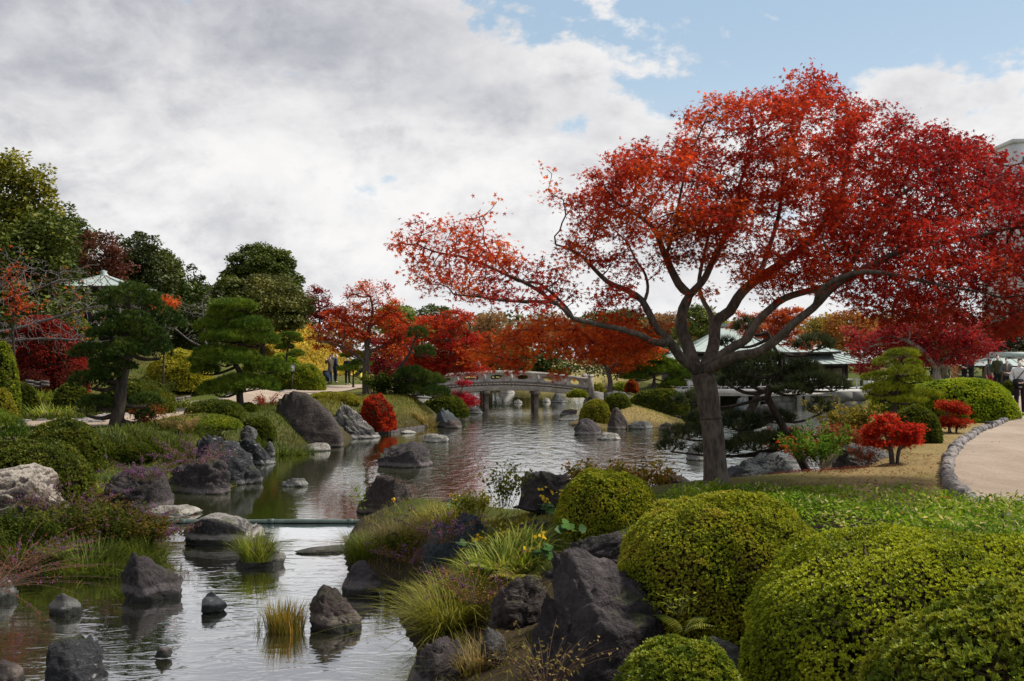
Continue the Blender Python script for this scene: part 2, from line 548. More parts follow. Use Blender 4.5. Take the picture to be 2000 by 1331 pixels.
def ground(xy):
    xy = A(xy).reshape(-1, 2)
    sd = poly_sd(xy, POND)
    x, y = xy[:, 0], xy[:, 1]
    # the near right bank climbs slowly, the other banks are short and steep
    w = np.where(x > -1.5, 1.7 + 2.5 * sstep(y, 12.0, 9.0), 1.7)
    w = np.where((y > 36) & (x > 0) & (x < 9), 3.4, w)
    w = np.where((x < -4) & (y < 26), 2.0 + 3.4 * sstep(y, 24.5, 20.0), w)
    top = np.where((y > 70), 0.75, 1.12)
    z = np.where(sd > 0, top * sstep(sd, -0.35, w) + 0.05 * np.clip(sd, 0, 1), -0.55 * sstep(-sd, -0.3, 1.5))
    isle = np.exp(-((x - 4.6) / 2.6) ** 2 - ((y - 42.5) / 4.5) ** 2)
    z = np.where(z > 0, z * (1 - .42 * isle), z)
    z = np.where(z > 0, z * (1 - .68 * np.exp(-((x + .5) / 2.0) ** 2 - ((y - 14.8) / 3.2) ** 2)), z)
    hill = 0
    for hx, hy, sx, sy, hh in HILLS:
        hill = hill + hh * np.exp(-((x - hx) / sx) ** 2 - ((y - hy) / sy) ** 2)
    z = z + hill * sstep(sd, 1.0, 4.0)
    z = z + np.where(sd > 0.6, (vnoise(np.stack([x * .45, y * .45, 0 * x], 1), 5) - 0.5) * 0.10, 0) * sstep(sd, 0.6, 2)
    return z


def gz(x, y):
    return float(ground([[x, y]])[0])


def build_ground():
    u = np.linspace(-1, 1, 331)
    xs = 5.5 * np.sinh(u * 4.05) / np.cosh(0) * 1.0
    xs = xs / np.abs(xs).max() * 62.0
    xs = np.concatenate([[-1500, -600, -240, -120, -80], xs, [80, 120, 240, 600, 1500]])
    v = np.linspace(0, 1, 380)
    ys = -4 + 20 * (np.exp(v * 2.05) - 1) / (math.e ** 2.05 - 1) * 5.7
    ys = np.concatenate([[-900, -300, -80, -25, -9], ys, [118, 130, 150, 200, 400, 900, 2500]])
    X, Y = np.meshgrid(xs, ys)
    xy = np.stack([X.ravel(), Y.ravel()], 1)
    Z = ground(xy)
    sd = poly_sd(xy, POND)
    x, y = xy.T
    p3 = np.stack([x, y, 0 * x], 1)
    n1, n2, n3 = fbm(p3 * 0.35, 3, 1), fbm(p3 * 1.7, 3, 4), fbm(p3 * 6.0, 2, 9)
    lawn = A([0.27, 0.195, 0.085])
    lawn2 = A([0.15, 0.125, 0.040])
    moss = A([0.060, 0.074, 0.014])
    soil = A([0.050, 0.036, 0.022])
    dry = A([0.105, 0.100, 0.028])
    c = lawn[None] * n1[:, None] * 0 + dry
    t = sstep(n1 * 0.6 + n2 * 0.4, 0.38, 0.60)[:, None]
    c = moss * t + dry * (1 - t)
    # short dry lawn on the right and on the pond's island
    right = (sstep(x, 3.2, 4.6) * sstep(y, 40, 32))[:, None]
    t2 = sstep(n2 * 0.7 + n3 * 0.3, 0.42, 0.62)[:, None]
    lw = lawn * (1 - t2 * 0.6) + lawn2 * t2 * 0.6
    c = c * (1 - right) + lw * right
    isl = (np.exp(-((x - 4.7) / 2.6) ** 2 - ((y - 41.5) / 3.2) ** 2) > 0.3)[:, None]
    c = np.where(isl, lawn * 0.95 + 0.0 * c, c)
    far = (sstep(y, 84, 94) * (np.abs(x) < 26))[:, None]
    c = c * (1 - far) + (A([0.26, 0.215, 0.08]) * (0.85 + 0.3 * n2[:, None])) * far
    # the yellow dwarf bamboo slope
    yel = sstep(np.exp(-((x + 17.5) / 7) ** 2 - ((y - 76) / 9) ** 2), 0.25, 0.5)[:, None]
    c = c * (1 - yel) + A([0.44, 0.33, 0.055]) * (0.8 + 0.4 * n3[:, None]) * yel
    # soil at the water's edge and under the near planting
    edge = sstep(sd, 1.1, 0.15)[:, None] * (0.55 + 0.45 * sstep(n2, 0.3, 0.6))[:, None]
    near = (((y < 10.5) & (x > -2.5)) * 1.0)[:, None]
    hillsoil = (sstep(-x, 17, 21) * sstep(y, 26, 30) * sstep(y, 62, 50))[:, None]
    c = c * (1 - edge) + soil * edge
    c = c * (1 - near) + soil * near
    c = c * (1 - 0.75 * hillsoil) + A([0.060, 0.036, 0.018]) * 0.75 * hillsoil
    bed = (sd < 0.02)[:, None]
    c = np.where(bed, A([0.040, 0.036, 0.020]), c)
    m, t = mat('garden_ground')
    ca = t.n('ShaderNodeAttribute', attribute_name='Col').outputs['Color']
    v = t.n('ShaderNodeTexCoord').outputs['Object']
    f1 = t.noise(v, 3.2, 6.0, 0.65)
    f2 = t.noise(v, 30.0, 5.0, 0.7)
    f3 = t.noise(v, 110.0, 3.0, 0.7)
    cc = t.mix(t.math('MULTIPLY', t.smooth(f1, 0.4, 0.7), 0.45), ca, t.mix(1.0, ca, (0.55, 0.62, 0.5), 'MULTIPLY'))
    cc = t.mix(t.math('MULTIPLY', t.smooth(f2, 0.5, 0.75), 0.5), cc, t.mix(1.0, ca, (1.5, 1.4, 1.2), 'MULTIPLY'))
    cc = t.mix(t.math('MULTIPLY', t.smooth(f3, 0.55, 0.7), 0.5), cc, t.mix(1.0, ca, (0.45, 0.42, 0.35), 'MULTIPLY'))
    b = t.n('ShaderNodeBsdfPrincipled', {'Base Color': cc, 'Roughness': 0.95, 'Specular IOR Level': 0.1})
    hh = t.math('ADD', t.math('MULTIPLY', f2, 1.0), t.math('MULTIPLY', f3, 0.4))
    bp = t.n('ShaderNodeBump', {'Strength': 0.8, 'Distance': 0.035, 'Height': hh})
    t.t.links.new(bp.outputs[0], b.inputs['Normal'])
    t.n('ShaderNodeOutputMaterial', {0: b.outputs[0]})
    g = Mesh()
    g.sheet(np.stack([X, Y, Z.reshape(X.shape)], 2))
    tag(g.build('ground', m, smooth=True, col=c), kind='structure', label='garden lawn, banks and planted slopes around the pond')


build_ground()


def water_mat(name, deep, swell_amp, rip_amp, chop_amp, r0=0.06, tilt=0.9):
    """dark water with fresnel reflection; long swell, fine ripples, and a breeze that roughens the open middle of the pond"""
    m, t = mat(name)
    pos = t.n('ShaderNodeNewGeometry').outputs['Position']
    x, y, _z = t.n('ShaderNodeSeparateXYZ', {0: pos}).outputs

    def nz(sx, sy, off, det=3.0, dist=0.5):
        return t.noise(t.n('ShaderNodeMapping', {0: pos, 1: (off, off * 1.7, 0.2), 3: (sx, sy, 1.0)}).outputs[0], 1.0, det, 0.55, dist)
    wind = t.smooth(nz(0.11, 0.06, 0), 0.36, 0.64)
    swell = nz(2.0, 4.6, 3.1, 2.0, 0.9)
    rip = nz(7.0, 15.0, 7.7)
    h = t.math('ADD', t.math('MULTIPLY', swell, swell_amp), t.math('MULTIPLY', rip, rip_amp))
    h = t.math('MULTIPLY', h, t.math('ADD', 0.6, t.math('MULTIPLY', wind, 0.8)))
    if chop_amp:
        lee = t.math('MULTIPLY', t.smooth(t.math('ADD', x, t.math('MULTIPLY', wind, 1.5)), -4.2, -0.4), t.smooth(y, 58.0, 50.0))
        lee = t.math('MULTIPLY', lee, t.smooth(y, 17.0, 30.0))
        chop = nz(2.6, 1.3, 5.3, 4.0, 0.3)
        h = t.math('ADD', h, t.math('MULTIPLY', t.math('MULTIPLY', chop, lee), chop_amp))
    bp = t.n('ShaderNodeBump', {'Strength': 1.0, 'Distance': 1.0, 'Height': h})
    fr = t.n('ShaderNodeFresnel', {'IOR': 1.45, 'Normal': bp.outputs[0]}).outputs[0]
    fr = t.math('ADD', t.math('MULTIPLY', fr, tilt), r0, clamp=True)
    gl = t.n('ShaderNodeBsdfGlossy', {'Color': (0.95, 0.96, 0.97, 1), 'Roughness': 0.02, 'Normal': bp.outputs[0]})
    df = t.n('ShaderNodeBsdfDiffuse', {'Color': (*deep, 1)})
    mx = t.n('ShaderNodeMixShader', {0: fr, 1: df.outputs[0], 2: gl.outputs[0]})
    t.n('ShaderNodeOutputMaterial', {0: mx.outputs[0]})
    return m


M_WATER = water_mat('pond_water', (0.020, 0.024, 0.004), 0.0030, 0.0010, 0.062, 0.22, 1.0)
M_STREAM = water_mat('stream_water', (0.018, 0.018, 0.008), 0.0065, 0.0010, 0.0, 0.46, 1.0)
M_APRON = water_mat('apron_water', (0.20, 0.19, 0.17), 0.004, 0.0012, 0.0, 0.45, 0.8)
WEIR_Y = 16.95
w = Mesh()
w.add([(-12, WEIR_Y, 0), (24, WEIR_Y, 0), (24, 97, 0), (-12, 97, 0)], [[0, 1, 2, 3]])
tag(w.build('pond_water', M_WATER), kind='structure', label='green pond water reflecting the maples and the sky')
w = Mesh()
w.add([(-8, 1.5, -0.05), (2.2, 1.5, -0.05), (2.2, WEIR_Y + .02, -0.05), (-8, WEIR_Y + .02, -0.05)], [[0, 1, 2, 3]])
tag(w.build('stream_water', M_STREAM), kind='structure', label='shallow stream below the weir reflecting pale sky')
# thin sheet of water sliding over the concrete apron under the weir
gx = np.linspace(-6.6, -2.35, 40)
ty = np.linspace(0, 1, 9)
GX, TY = np.meshgrid(gx, ty)
yend = 15.25 + 0.35 * np.sin(gx * 2.1) + 0.25 * np.sin(gx * 5.3 + 1) + 0.25 * (gx + 4.5)
GY = WEIR_Y - 0.05 + (yend[None] - WEIR_Y) * TY
GZ = -0.012 - 0.045 * TY ** 0.8
w = Mesh()
w.sheet(np.stack([GX, GY, GZ], 2))
tag(w.build('weir_apron', M_APRON, smooth=True), kind='structure', label='thin sheet of water sliding over the weir apron')
M_PIPE = plain('pipe_green', (0.085, 0.115, 0.10), (0.05, 0.07, 0.06), 5, 0.5, 0.1)
th_ = thing('weir_pipe', 'long green pipe lying across the stream as a low weir', 'pipe', (-4.4, WEIR_Y, 0.02))
w = Mesh()
xx = np.linspace(-6.9, -2.3, 14)
w.tube(np.stack([xx, 0 * xx + WEIR_Y, 0.022 + 0.004 * np.sin(xx * 3)], 1), 0.036, 12)
w.build('pipe', M_PIPE, th_, smooth=True)
for xj in (-5.6, -4.1, -2.75):
    w = Mesh()
    w.tube([(xj - .05, WEIR_Y, .025), (xj + .05, WEIR_Y, .025)], 0.042, 12)
    w.build('joint_collar', M_PIPE, th_, smooth=False)

# ------------------------------------------------------------------ paths
def offset_path(center, wid, name, label, m, lift=0.03):
    c = A(center)
    # resample with Catmull-Rom
    pts = []
    for i in range(len(c) - 1):
        p0, p1, p2, p3 = c[max(i - 1, 0)], c[i], c[i + 1], c[min(i + 2, len(c) - 1)]
        for s_ in np.linspace(0, 1, 14, endpoint=False):
            pts.append(0.5 * (2 * p1 + (p2 - p0) * s_ + (2 * p0 - 5 * p1 + 4 * p2 - p3) * s_ ** 2 + (3 * p1 - p0 - 3 * p2 + p3) * s_ ** 3))
    pts.append(c[-1])
    pts = A(pts)
    xy = pts[:, :2]
    wd = pts[:, 2] if pts.shape[1] > 2 else np.full(len(pts), wid)
    tg = np.gradient(xy, axis=0)
    tg = nrm(tg)
    nr = np.stack([-tg[:, 1], tg[:, 0]], 1)
    k = np.linspace(-0.5, 0.5, 9)
    G = xy[:, None] + nr[:, None] * (k[None, :, None] * wd[:, None, None])
    z = ground(G.reshape(-1, 2)).reshape(G.shape[:2])
    z = z + lift
    g = Mesh()
    g.sheet(np.concatenate([G, z[..., None]], 2))
    o = g.build(name, m, smooth=True)
    tag(o, label, kind='structure')
    return o, xy, nr, wd


def sand():
    m, t = mat('path_sand')
    v = t.n('ShaderNodeTexCoord').outputs['Object']
    big, mid, fin = t.noise(v, .55, 5.0, .6), t.noise(v, 3.5, 6.0, .65), t.noise(v, 70.0, 4.0, .7)
    tread = t.noise(t.n('ShaderNodeMapping', {0: v, 2: (0, 0, .5), 3: (3.0, .7, 1)}).outputs[0], 1.0, 4.0, .6)
    c = t.mix(t.smooth(big, .35, .65), (.345, .275, .215), (.275, .215, .165))
    c = t.mix(t.math('MULTIPLY', t.smooth(tread, .48, .62), .35), c, (.39, .32, .26))
    c = t.mix(t.math('MULTIPLY', t.smooth(mid, .55, .72), .35), c, (.26, .185, .125))
    c = t.mix(t.math('MULTIPLY', t.smooth(fin, .56, .70), .5), c, (.22, .165, .125))
    b = t.n('ShaderNodeBsdfPrincipled', {'Base Color': c, 'Roughness': .95, 'Specular IOR Level': .08})
    bp = t.n('ShaderNodeBump', {'Strength': .8, 'Distance': .02, 'Height': t.math('ADD', fin, t.math('MULTIPLY', mid, 2.0))})
    t.t.links.new(bp.outputs[0], b.inputs['Normal'])
    t.n('ShaderNodeOutputMaterial', {0: b.outputs[0]})
    return m


M_SAND = sand()
# right path: left edge traced where the stone edging runs
EDGE_PX = [(2040, 1080), (1965, 1035), (1912, 1000), (1885, 976), (1868, 958), (1860, 938), (1864, 912), (1876, 886), (1896, 864), (1922, 848), (1950, 836), (1974, 824), (1984, 811)]
ZR = 1.13
edge = A([[(px - 1000) / F * depth(py, ZR), depth(py, ZR)] for px, py in EDGE_PX])
edge = np.concatenate([edge, [[17.6, 35.5], [21.5, 44.0], [26.0, 54.0], [34, 64]]])


def resample(p, step):
    seg = np.linalg.norm(np.diff(p, axis=0), axis=1)
    s_ = np.concatenate([[0], np.cumsum(seg)])
    q = np.arange(0, s_[-1], step)
    return np.stack([np.interp(q, s_, p[:, i]) for i in range(p.shape[1])], 1)


def catmull(c, n=10):
    c = A(c)
    pts = []
    for i in range(len(c) - 1):
        p0, p1, p2, p3 = c[max(i - 1, 0)], c[i], c[i + 1], c[min(i + 2, len(c) - 1)]
        for s_ in np.linspace(0, 1, n, endpoint=False):
            pts.append(0.5 * (2 * p1 + (p2 - p0) * s_ + (2 * p0 - 5 * p1 + 4 * p2 - p3) * s_ ** 2 + (3 * p1 - p0 - 3 * p2 + p3) * s_ ** 3))
    pts.append(c[-1])
    return A(pts)


ed = catmull(edge, 12)
k = np.linspace(0, 1, 12)
wid_ = np.linspace(9.0, 5.5, len(ed))
G = np.stack([ed[:, None, 0] + k[None] * wid_[:, None], np.repeat(ed[:, [1]], 12, 1) - k[None] * 0.6], 2)
zz = ground(G.reshape(-1, 2)).reshape(G.shape[:2]) + 0.05
g = Mesh()
g.sheet(np.concatenate([G, zz[..., None]], 2))
path_r = tag(g.build('sand_path', M_SAND, smooth=True), 'broad sandy path curving away at the right', kind='structure')
# edging stones: one cobble mesh per shape, each stone its own object under the path
M_CURBS = [plain('edging_stone', a_, b_, 7, 0.8, 0.5, dist=0.03) for a_, b_ in (((0.27, 0.245, 0.235), (0.11, 0.10, 0.097)), ((0.17, 0.155, 0.155), (0.07, 0.064, 0.064)), ((0.33, 0.29, 0.26), (0.15, 0.13, 0.118)))]
stone_meshes = []
for i in range(6):
    bm = bmesh.new()
    bmesh.ops.create_icosphere(bm, subdivisions=2, radius=1.0)
    V = A([v.co[:] for v in bm.verts])
    V = V * (0.82 + 0.36 * vnoise(V * 1.6 + 9 * i, 3 + i)[:, None])
    V = np.sign(V) * np.abs(V) ** 0.75
    for v, c in zip(bm.verts, V):
        v.co = c
    me = bpy.data.meshes.new('edging_stone')
    bm.to_mesh(me)
    bm.free()
    me.materials.append(M_CURBS[i % 3])
    stone_meshes.append(me)
st = resample(ed, 0.235)
tgd = nrm(np.gradient(st, axis=0))
for i, (p, tg_) in enumerate(zip(st, tgd)):
    if i > 170:
        break
    o = bpy.data.objects.new('edging_stone', stone_meshes[int(rng.integers(6))])
    sc.collection.objects.link(o)
    o.parent = path_r
    o.scale = (0.088 + 0.03 * rng.random(), 0.075 + 0.035 * rng.random(), 0.075 + 0.05 * rng.random())
    o.rotation_euler = (rng.normal(0, .08), rng.normal(0, .08), math.atan2(tg_[1], tg_[0]) + rng.normal(0, .12))
    o.location = (p[0] - 0.07 + rng.normal(0, .012), p[1], gz(*p) + 0.05)

# left path behind the bushes
LP = [(60, 832), (120, 834), (195, 833), (290, 818), (400, 800), (480, 792), (560, 776), (625, 767), (690, 760), (740, 757)]
lp = [[(px - 1000) / F * depth(py, 1.14), depth(py, 1.14), 1.8 + 0.06 * i] for i, (px, py) in enumerate(LP)]
lp = [[lp[0][0] - 1.2, lp[0][1] - 3.0, 2.0]] + lp + [[-6.5, 55.5, 2.4], [-4.8, 56.0, 2.2]]
path_l, lxy, lnr, lwd = offset_path(lp, 2.2, 'garden_path', 'narrow sandy path winding behind the left bank', M_SAND, 0.045)
for i in range(0, len(lxy), 1):
    if lxy[i, 1] < 20 or lxy[i, 1] > 52:
        continue
    for sgn in (1,):
        e = lxy[i] + lnr[i] * lwd[i] * 0.5 * sgn
        o = bpy.data.objects.new('edging_stone', stone_meshes[i % 6])
        sc.collection.objects.link(o)
        o.parent = path_l
        o.scale = (0.13 + 0.03 * rng.random(), 0.07, 0.055 + 0.02 * rng.random())
        o.rotation_euler = (0, 0, math.atan2(lnr[i, 1], lnr[i, 0]) + math.pi / 2 + rng.normal(0, .1))
        o.location = (e[0], e[1], gz(*e) + 0.03)
# ------------------------------------------------------------------ structures: bridge
M_WOOD = bark_mat('bridge_wood', (0.085, 0.069, 0.056), (0.19, 0.158, 0.13), 4.0, 1.0, 0.3)
M_WOODL = bark_mat('bridge_fascia', (0.26, 0.225, 0.195), (0.42, 0.375, 0.33), 4.0, 1.0, 0.25)
M_POST = bark_mat('bridge_post', (0.095, 0.072, 0.058), (0.20, 0.16, 0.13), 5.0, 0.25, 0.4)


def build_bridge():
    Y0 = 53.2
    xl, xr = (838 - 1000) / F * Y0, (1160 - 1000) / F * Y0
    L = xr - xl
    xm = (985 - 1000) / F * Y0
    rot = 0.10                                     # slightly turned: the right end is farther

    def zdeck(x):                                  # top of the walkway
        s_ = (x - xm) / (L / 2)
        return 1.42 - 0.36 * s_ * s_

    b = thing('footbridge', 'arched timber footbridge with cut out railing panels spanning the pond', 'bridge', (xm, Y0, 0))

    def W(x, d, z):                                # bridge coordinates: along, across (towards the back), height
        return (xm + (x - xm) * math.cos(rot) - d * math.sin(rot), Y0 + (x - xm) * math.sin(rot) + d * math.cos(rot), z)

    n = 44
    xs = np.linspace(xl, xr, n + 1)
    WID = 2.0
    for i in range(n):                             # planks
        xc = (xs[i] + xs[i + 1]) / 2
        s = Mesh()
        sl = math.atan2(zdeck(xs[i + 1]) - zdeck(xs[i]), xs[1] - xs[0])
        s.box((0, 0, 0), (xs[1] - xs[0] - 0.02, WID + 0.16, 0.055 + 0.008 * (i % 3)), 0, sl)
        o = s.build('deck_plank', M_WOOD, None, (0, 0, 0))
        o.parent = b
        o.rotation_euler = (0, 0, rot)
        o.location = Vector(W(xc, WID / 2, zdeck(xc) - 0.03)) - b.location
    for d, nm in ((-0.03, 'front'), (WID + 0.03, 'back')):
        s = Mesh()
        q = []
        xx = np.linspace(xl - 0.1, xr + 0.1, 40)
        for e in (0, 1):                           # fascia beam under the planks
            q.append([W(x, d + (-.06 if e == 0 else .06), zdeck(x) - 0.075) for x in xx])
            q.append([W(x, d + (-.06 if e == 0 else .06), zdeck(x) - 0.34) for x in xx])
        a, b_, c, d_ = map(A, q)
        s.sheet(np.stack([a, b_, d_, c, a], 0))
        s.build('fascia_beam', M_WOODL, b)
        s = Mesh()                                 # kerb beam above the planks, then the top rail
        a, b_, c, d_ = [A([W(x, d + o_, zdeck(x) + h) for x in xx]) for o_, h in ((-.07, .03), (-.07, .15), (.07, .15), (.07, .03))]
        s.sheet(np.stack([a, b_, c, d_, a], 0)[::-1])
        s.build('kerb_beam', M_WOOD, b)
        s = Mesh()
        a, b_, c, d_ = [A([W(x, d + o_, zdeck(x) + h) for x in np.linspace(xl + .1, xr - .1, 40)]) for o_, h in ((-.08, .60), (-.08, .70), (.08, .70), (.08, .60))]
        s.sheet(np.stack([a, b_, c, d_, a], 0)[::-1])
        s.build('top_rail', M_WOODL, b)
        for k_, x in enumerate(np.linspace(xl + .1, xr - .1, 7)):
            s = Mesh()
            end = k_ in (0, 6)
            hh = 0.92 if end else 0.60
            ww = 0.26 if end else 0.13
            s.box(W(x, d, zdeck(x) + hh / 2 + (-.15 if end else .07)), (ww, ww if end else .11, hh + (.3 if end else -.14)), rot)
            o = s.build('end_post' if end else 'rail_post', M_WOODL, b)
            if end:
                s = Mesh()
                s.box(W(x, d, zdeck(x) + .79), (.32, .32, .05), rot)
                s.build('cap', M_WOOD, o)
        # panels: boards with a long cloud shaped opening between posts
        px_ = np.linspace(xl + .1, xr - .1, 7)
        for k_ in range(6):
            x0, x1 = px_[k_] + .065, px_[k_ + 1] - .065
            s = Mesh()
            m_ = 17
            th = np.linspace(0, 2 * np.pi, 4 * m_ + 1)[:-1]
            cxm = (x0 + x1) / 2
            hw, hh = (x1 - x0) / 2, 0.225
            ct, st_ = np.cos(th), np.sin(th)
            ox = np.clip(ct * 1.6, -1, 1) * hw
            oz = np.clip(st_ * 1.6, -1, 1) * hh
            ix = np.sign(ct) * np.abs(ct) ** .7 * hw * .62
            iz = np.sign(st_) * np.abs(st_) ** .9 * hh * .62 + 0.0
            V = []
            for dd in (-.03, .03):
                V += [W(cxm + a_, d + dd, zdeck(cxm + a_) + .375 + c_) for a_, c_ in zip(ox, oz)]
                V += [W(cxm + a_, d + dd, zdeck(cxm + a_) + .36 + c_) for a_, c_ in zip(ix, iz)]
            N_ = len(th)
            i = np.arange(N_)
            j = (i + 1) % N_
            q = np.concatenate([np.stack([i, j, N_ + j, N_ + i], 1), np.stack([2 * N_ + i, 3 * N_ + i, 3 * N_ + j, 2 * N_ + j], 1), np.stack([N_ + i, N_ + j, 3 * N_ + j, 3 * N_ + i], 1)])
            s.add(V, q)
            s.build('railing_panel', M_WOODL, b)
    for x in ((951 - 1000) / F * Y0, (1049 - 1000) / F * Y0):
        for d in (0.22, WID - 0.22):
            s = Mesh()
            s.box(W(x, d, (zdeck(x) - .36 - 1.2) / 2), (.22, .22, zdeck(x) - .36 + 1.2), rot)
            s.build('pillar', M_POST, b)
        s = Mesh()
        s.box(W(x, WID / 2, zdeck(x) - .43), (.32, WID + .3, .17), rot)
        s.build('crossbeam', M_WOOD, b)
    for x, sg in ((xl - 0.25, -1), (xr + .0, 1)):      # stone abutments
        s = Mesh()
        s.box(W(x + sg * .25, WID / 2, .2), (.6, WID + .5, 1.5), rot)
        s.build('abutment', plain('abutment_stone', (.20, .19, .175), (.13, .125, .115), 5, .9, .4), b)


build_bridge()

# ------------------------------------------------------------------ roofs and houses
M_ROOF = plain('copper_roof', (0.34, 0.395, 0.365), (0.28, 0.33, 0.305), 1.5, 0.6, 0.15, spec=0.4)
M_DARKW = plain('dark_timber', (0.045, 0.034, 0.028), (0.025, 0.02, 0.017), 6, 0.7, 0.2)
M_TANW = plain('tan_wall', (0.30, 0.24, 0.16), (0.24, 0.19, 0.13), 3, 0.9, 0.2)
M_WHITE = plain('pale_railing', (0.66, 0.64, 0.60), (0.52, 0.50, 0.47), 4, 0.7, 0.15)
M_STONEW = plain('stone_wall', (0.34, 0.33, 0.29), (0.20, 0.20, 0.17), 1.6, 0.9, 0.4)


def hip_roof(par, xc, yc, hx, hy, ridge, ze, zr, name='roof', m=None, sag=0.35, thick=0.12):
    """hipped roof with a slight upward curve at the eaves; standing seams are real ribs"""
    m = m or M_ROOF
    n, kx = 9, 24
    s = Mesh()
    t = np.linspace(0, 1, n)
    prof = t - sag * t * (1 - t)

    def pt(side, u, tt):
        z = ze + (zr - ze) * (tt - sag * tt * (1 - tt)) + 0.10 * hx * .12 * (abs(u) ** 4) * (1 - tt) ** 2
        w = hx + (ridge - hx) * tt
        d = hy * (1 - tt)
        if side == 0:
            return (xc + u * w, yc - d, z)
        if side == 1:
            return (xc - u * w, yc + d, z)
        if side == 2:
            return (xc + w, yc + u * d, z)
        return (xc - w, yc - u * d, z)
    for side in range(4):
        us = np.linspace(-1, 1, kx)
        G = A([[pt(side, u, tt) for u in us] for tt in t])
        s.sheet(G)
    o = s.build(name, m, par)
    e = Mesh()                                        # eaves board all round
    for side in range(4):
        us = np.linspace(-1, 1, kx)
        a = A([pt(side, u, 0) for u in us])
        b = a - A([0, 0, thick])
        c = A([pt(side, u, 0.10) for u in us]) - A([0, 0, thick + .05])
        e.sheet(np.stack([a, b, c]))
    e.build('eaves', M_DARKW, o)
    ribs = Mesh()
    for side in range(4):
        half = hx if side < 2 else hy
        for u in np.linspace(-1, 1, max(5, int(half * 2 / 0.55))):
            pts = A([pt(side, u, tt) for tt in np.linspace(0.01, 0.99, 6)]) + A([0, 0, .015])
            ribs.tube(pts, 0.025, 4, cap=False)
    r = ribs.build('seam', m, o)
    r['kind'] = 'stuff'
    if ridge > 0.1:
        c = Mesh()
        c.box((xc, yc, zr + .05), (ridge * 2 + .3, .34, .22))
        c.build('ridge_cap', m, par)
    return o


def bx(name, m, par, c, size, rz=0):
    s = Mesh()
    s.box(c, size, rz)
    return s.build(name, m, par)


def teahouse():
    Y = 57.5
    X = lambda px: (px - 1000) / F * Y
    Z = lambda py: CZ - (py - HOR) / F * Y
    h = thing('tea_house', 'low tea house with pale green two tier roof behind the big maple', 'building', (X(1500), Y + 3, 0))
    yc = Y + 3.6
    hip_roof(h, X(1494), yc, X(1645) - X(1494), 3.4, 1.7, Z(688) - .0, Z(634))
    hip_roof(h, X(1500), yc, X(1715) - X(1500), 4.4, 3.6, Z(711), Z(672), name='lower_roof')
    bx('upper_wall', M_DARKW, h, (X(1494), yc, (Z(692) + Z(705)) / 2), ((X(1630) - X(1494)) * 1.75, 4.4, .9))
    zf = Z(760)
    bx('floor_slab', M_WHITE, h, (X(1508), yc - .2, zf - .10), (X(1712) - X(1305), 8.2, .2))
    bx('wall', M_DARKW, h, (X(1500), yc + .6, (zf + Z(712)) / 2), (X(1680) - X(1330), 4.6, Z(712) - zf))
    for i, px in enumerate(np.linspace(1335, 1685, 13)):
        bx('column', M_DARKW, h, (X(px), yc - 3.4, (zf + Z(713)) / 2), (.13, .13, Z(713) - zf))
    for px in (1350, 1430, 1590, 1650):
        bx('wall_panel', M_TANW, h, (X(px), yc - 1.74, zf + .62), (.85, .06, 1.1))
    # veranda railing
    yr = yc - 4.1
    bx('railing_top', M_WHITE, h, (X(1500), yr, zf + .56), (X(1700) - X(1310), .08, .07))
    bx('railing_bottom', M_WHITE, h, (X(1500), yr, zf + .14), (X(1700) - X(1310), .07, .06))
    for i, px in enumerate(np.linspace(1312, 1698, 26)):
        bx('railing_post', M_WHITE, h, (X(px), yr, zf + .28), (.075, .075, .55))
    for i, px in enumerate(np.linspace(1318, 1690, 14)):
        if i % 2:
            bx('railing_board', M_WHITE, h, (X(px), yr + .03, zf + .35), (.45, .03, .28))
    # piers standing in the water and the retaining wall behind them
    for px in (1345, 1400, 1455, 1478, 1560, 1575, 1640, 1690):
        bx('pier', M_STONEW, h, (X(px), yc - 3.7, (zf - .2 - .5) / 2), (.28, .28, zf - .2 + .5))
    bx('crossbeam', M_WHITE, h, (X(1500), yc - 3.75, zf - .30), (X(1690) - X(1330), .2, .2))
    w = thing('retaining_wall', 'pale stone retaining wall at the water under the tea house', 'wall', (X(1560), Y - .6, 0))
    for r_ in range(4):
        for i in range(11):
            x0 = X(1500) + i * .62 + (.3 if r_ % 2 else 0)
            bx('stone_block', M_STONEW, w, (x0, Y + .6, -.35 + r_ * .40), (.60, .5, .385 + .01 * (i % 2)))
    q = thing('stone_platform', 'pale block platform beside the tea house behind the yellow pine', 'wall', (X(1675), 47, 0))
    for r_ in range(3):
        for i in range(6):
            bx('stone_block', plain('platform_stone%d%d' % (r_, i), (.17, .16, .14), (.12, .115, .10), 3, .9, .2) if i == 0 else q.children[-1].data.materials[0], q,
               (15.6 + i * .70 + (.35 if r_ % 2 else 0), 47.0, .12 + r_ * .44), (.685, .8, .43))


teahouse()


def garden_pavilion():
    Y = 47.0
    X = lambda px: (px - 1000) / F * Y
    Z = lambda py: CZ - (py - HOR) / F * Y
    xc = X(203)
    zg = gz(xc, Y)
    p = thing('garden_pavilion', 'small pavilion with green tent roof on the wooded left hill', 'pavilion', (xc, Y, zg))
    hip_roof(p, xc, Y, 1.85, 1.85, 0.02, Z(564), Z(537), sag=.30)
    s = Mesh()
    s.tube([(xc, Y, Z(541)), (xc, Y, Z(537)), (xc, Y, Z(534)), (xc, Y, Z(530)), (xc, Y, Z(528))], [.22, .19, .13, .15, .02], 10)
    s.build('finial', M_ROOF, p, smooth=True)
    for a in (-1, 1):
        for b in (-1, 1):
            s = Mesh()
            s.tube([(xc + a * 1.2, Y + b * 1.2, zg - .2), (xc + a * 1.2, Y + b * 1.2, Z(563))], .09, 8)
            s.build('post', M_DARKW, p)
    bx('bench', M_DARKW, p, (xc, Y + 1.4, zg + .45), (2.6, .4, .08))
    bx('ceiling', M_DARKW, p, (xc, Y, Z(562) - .12), (3.0, 3.0, .10))


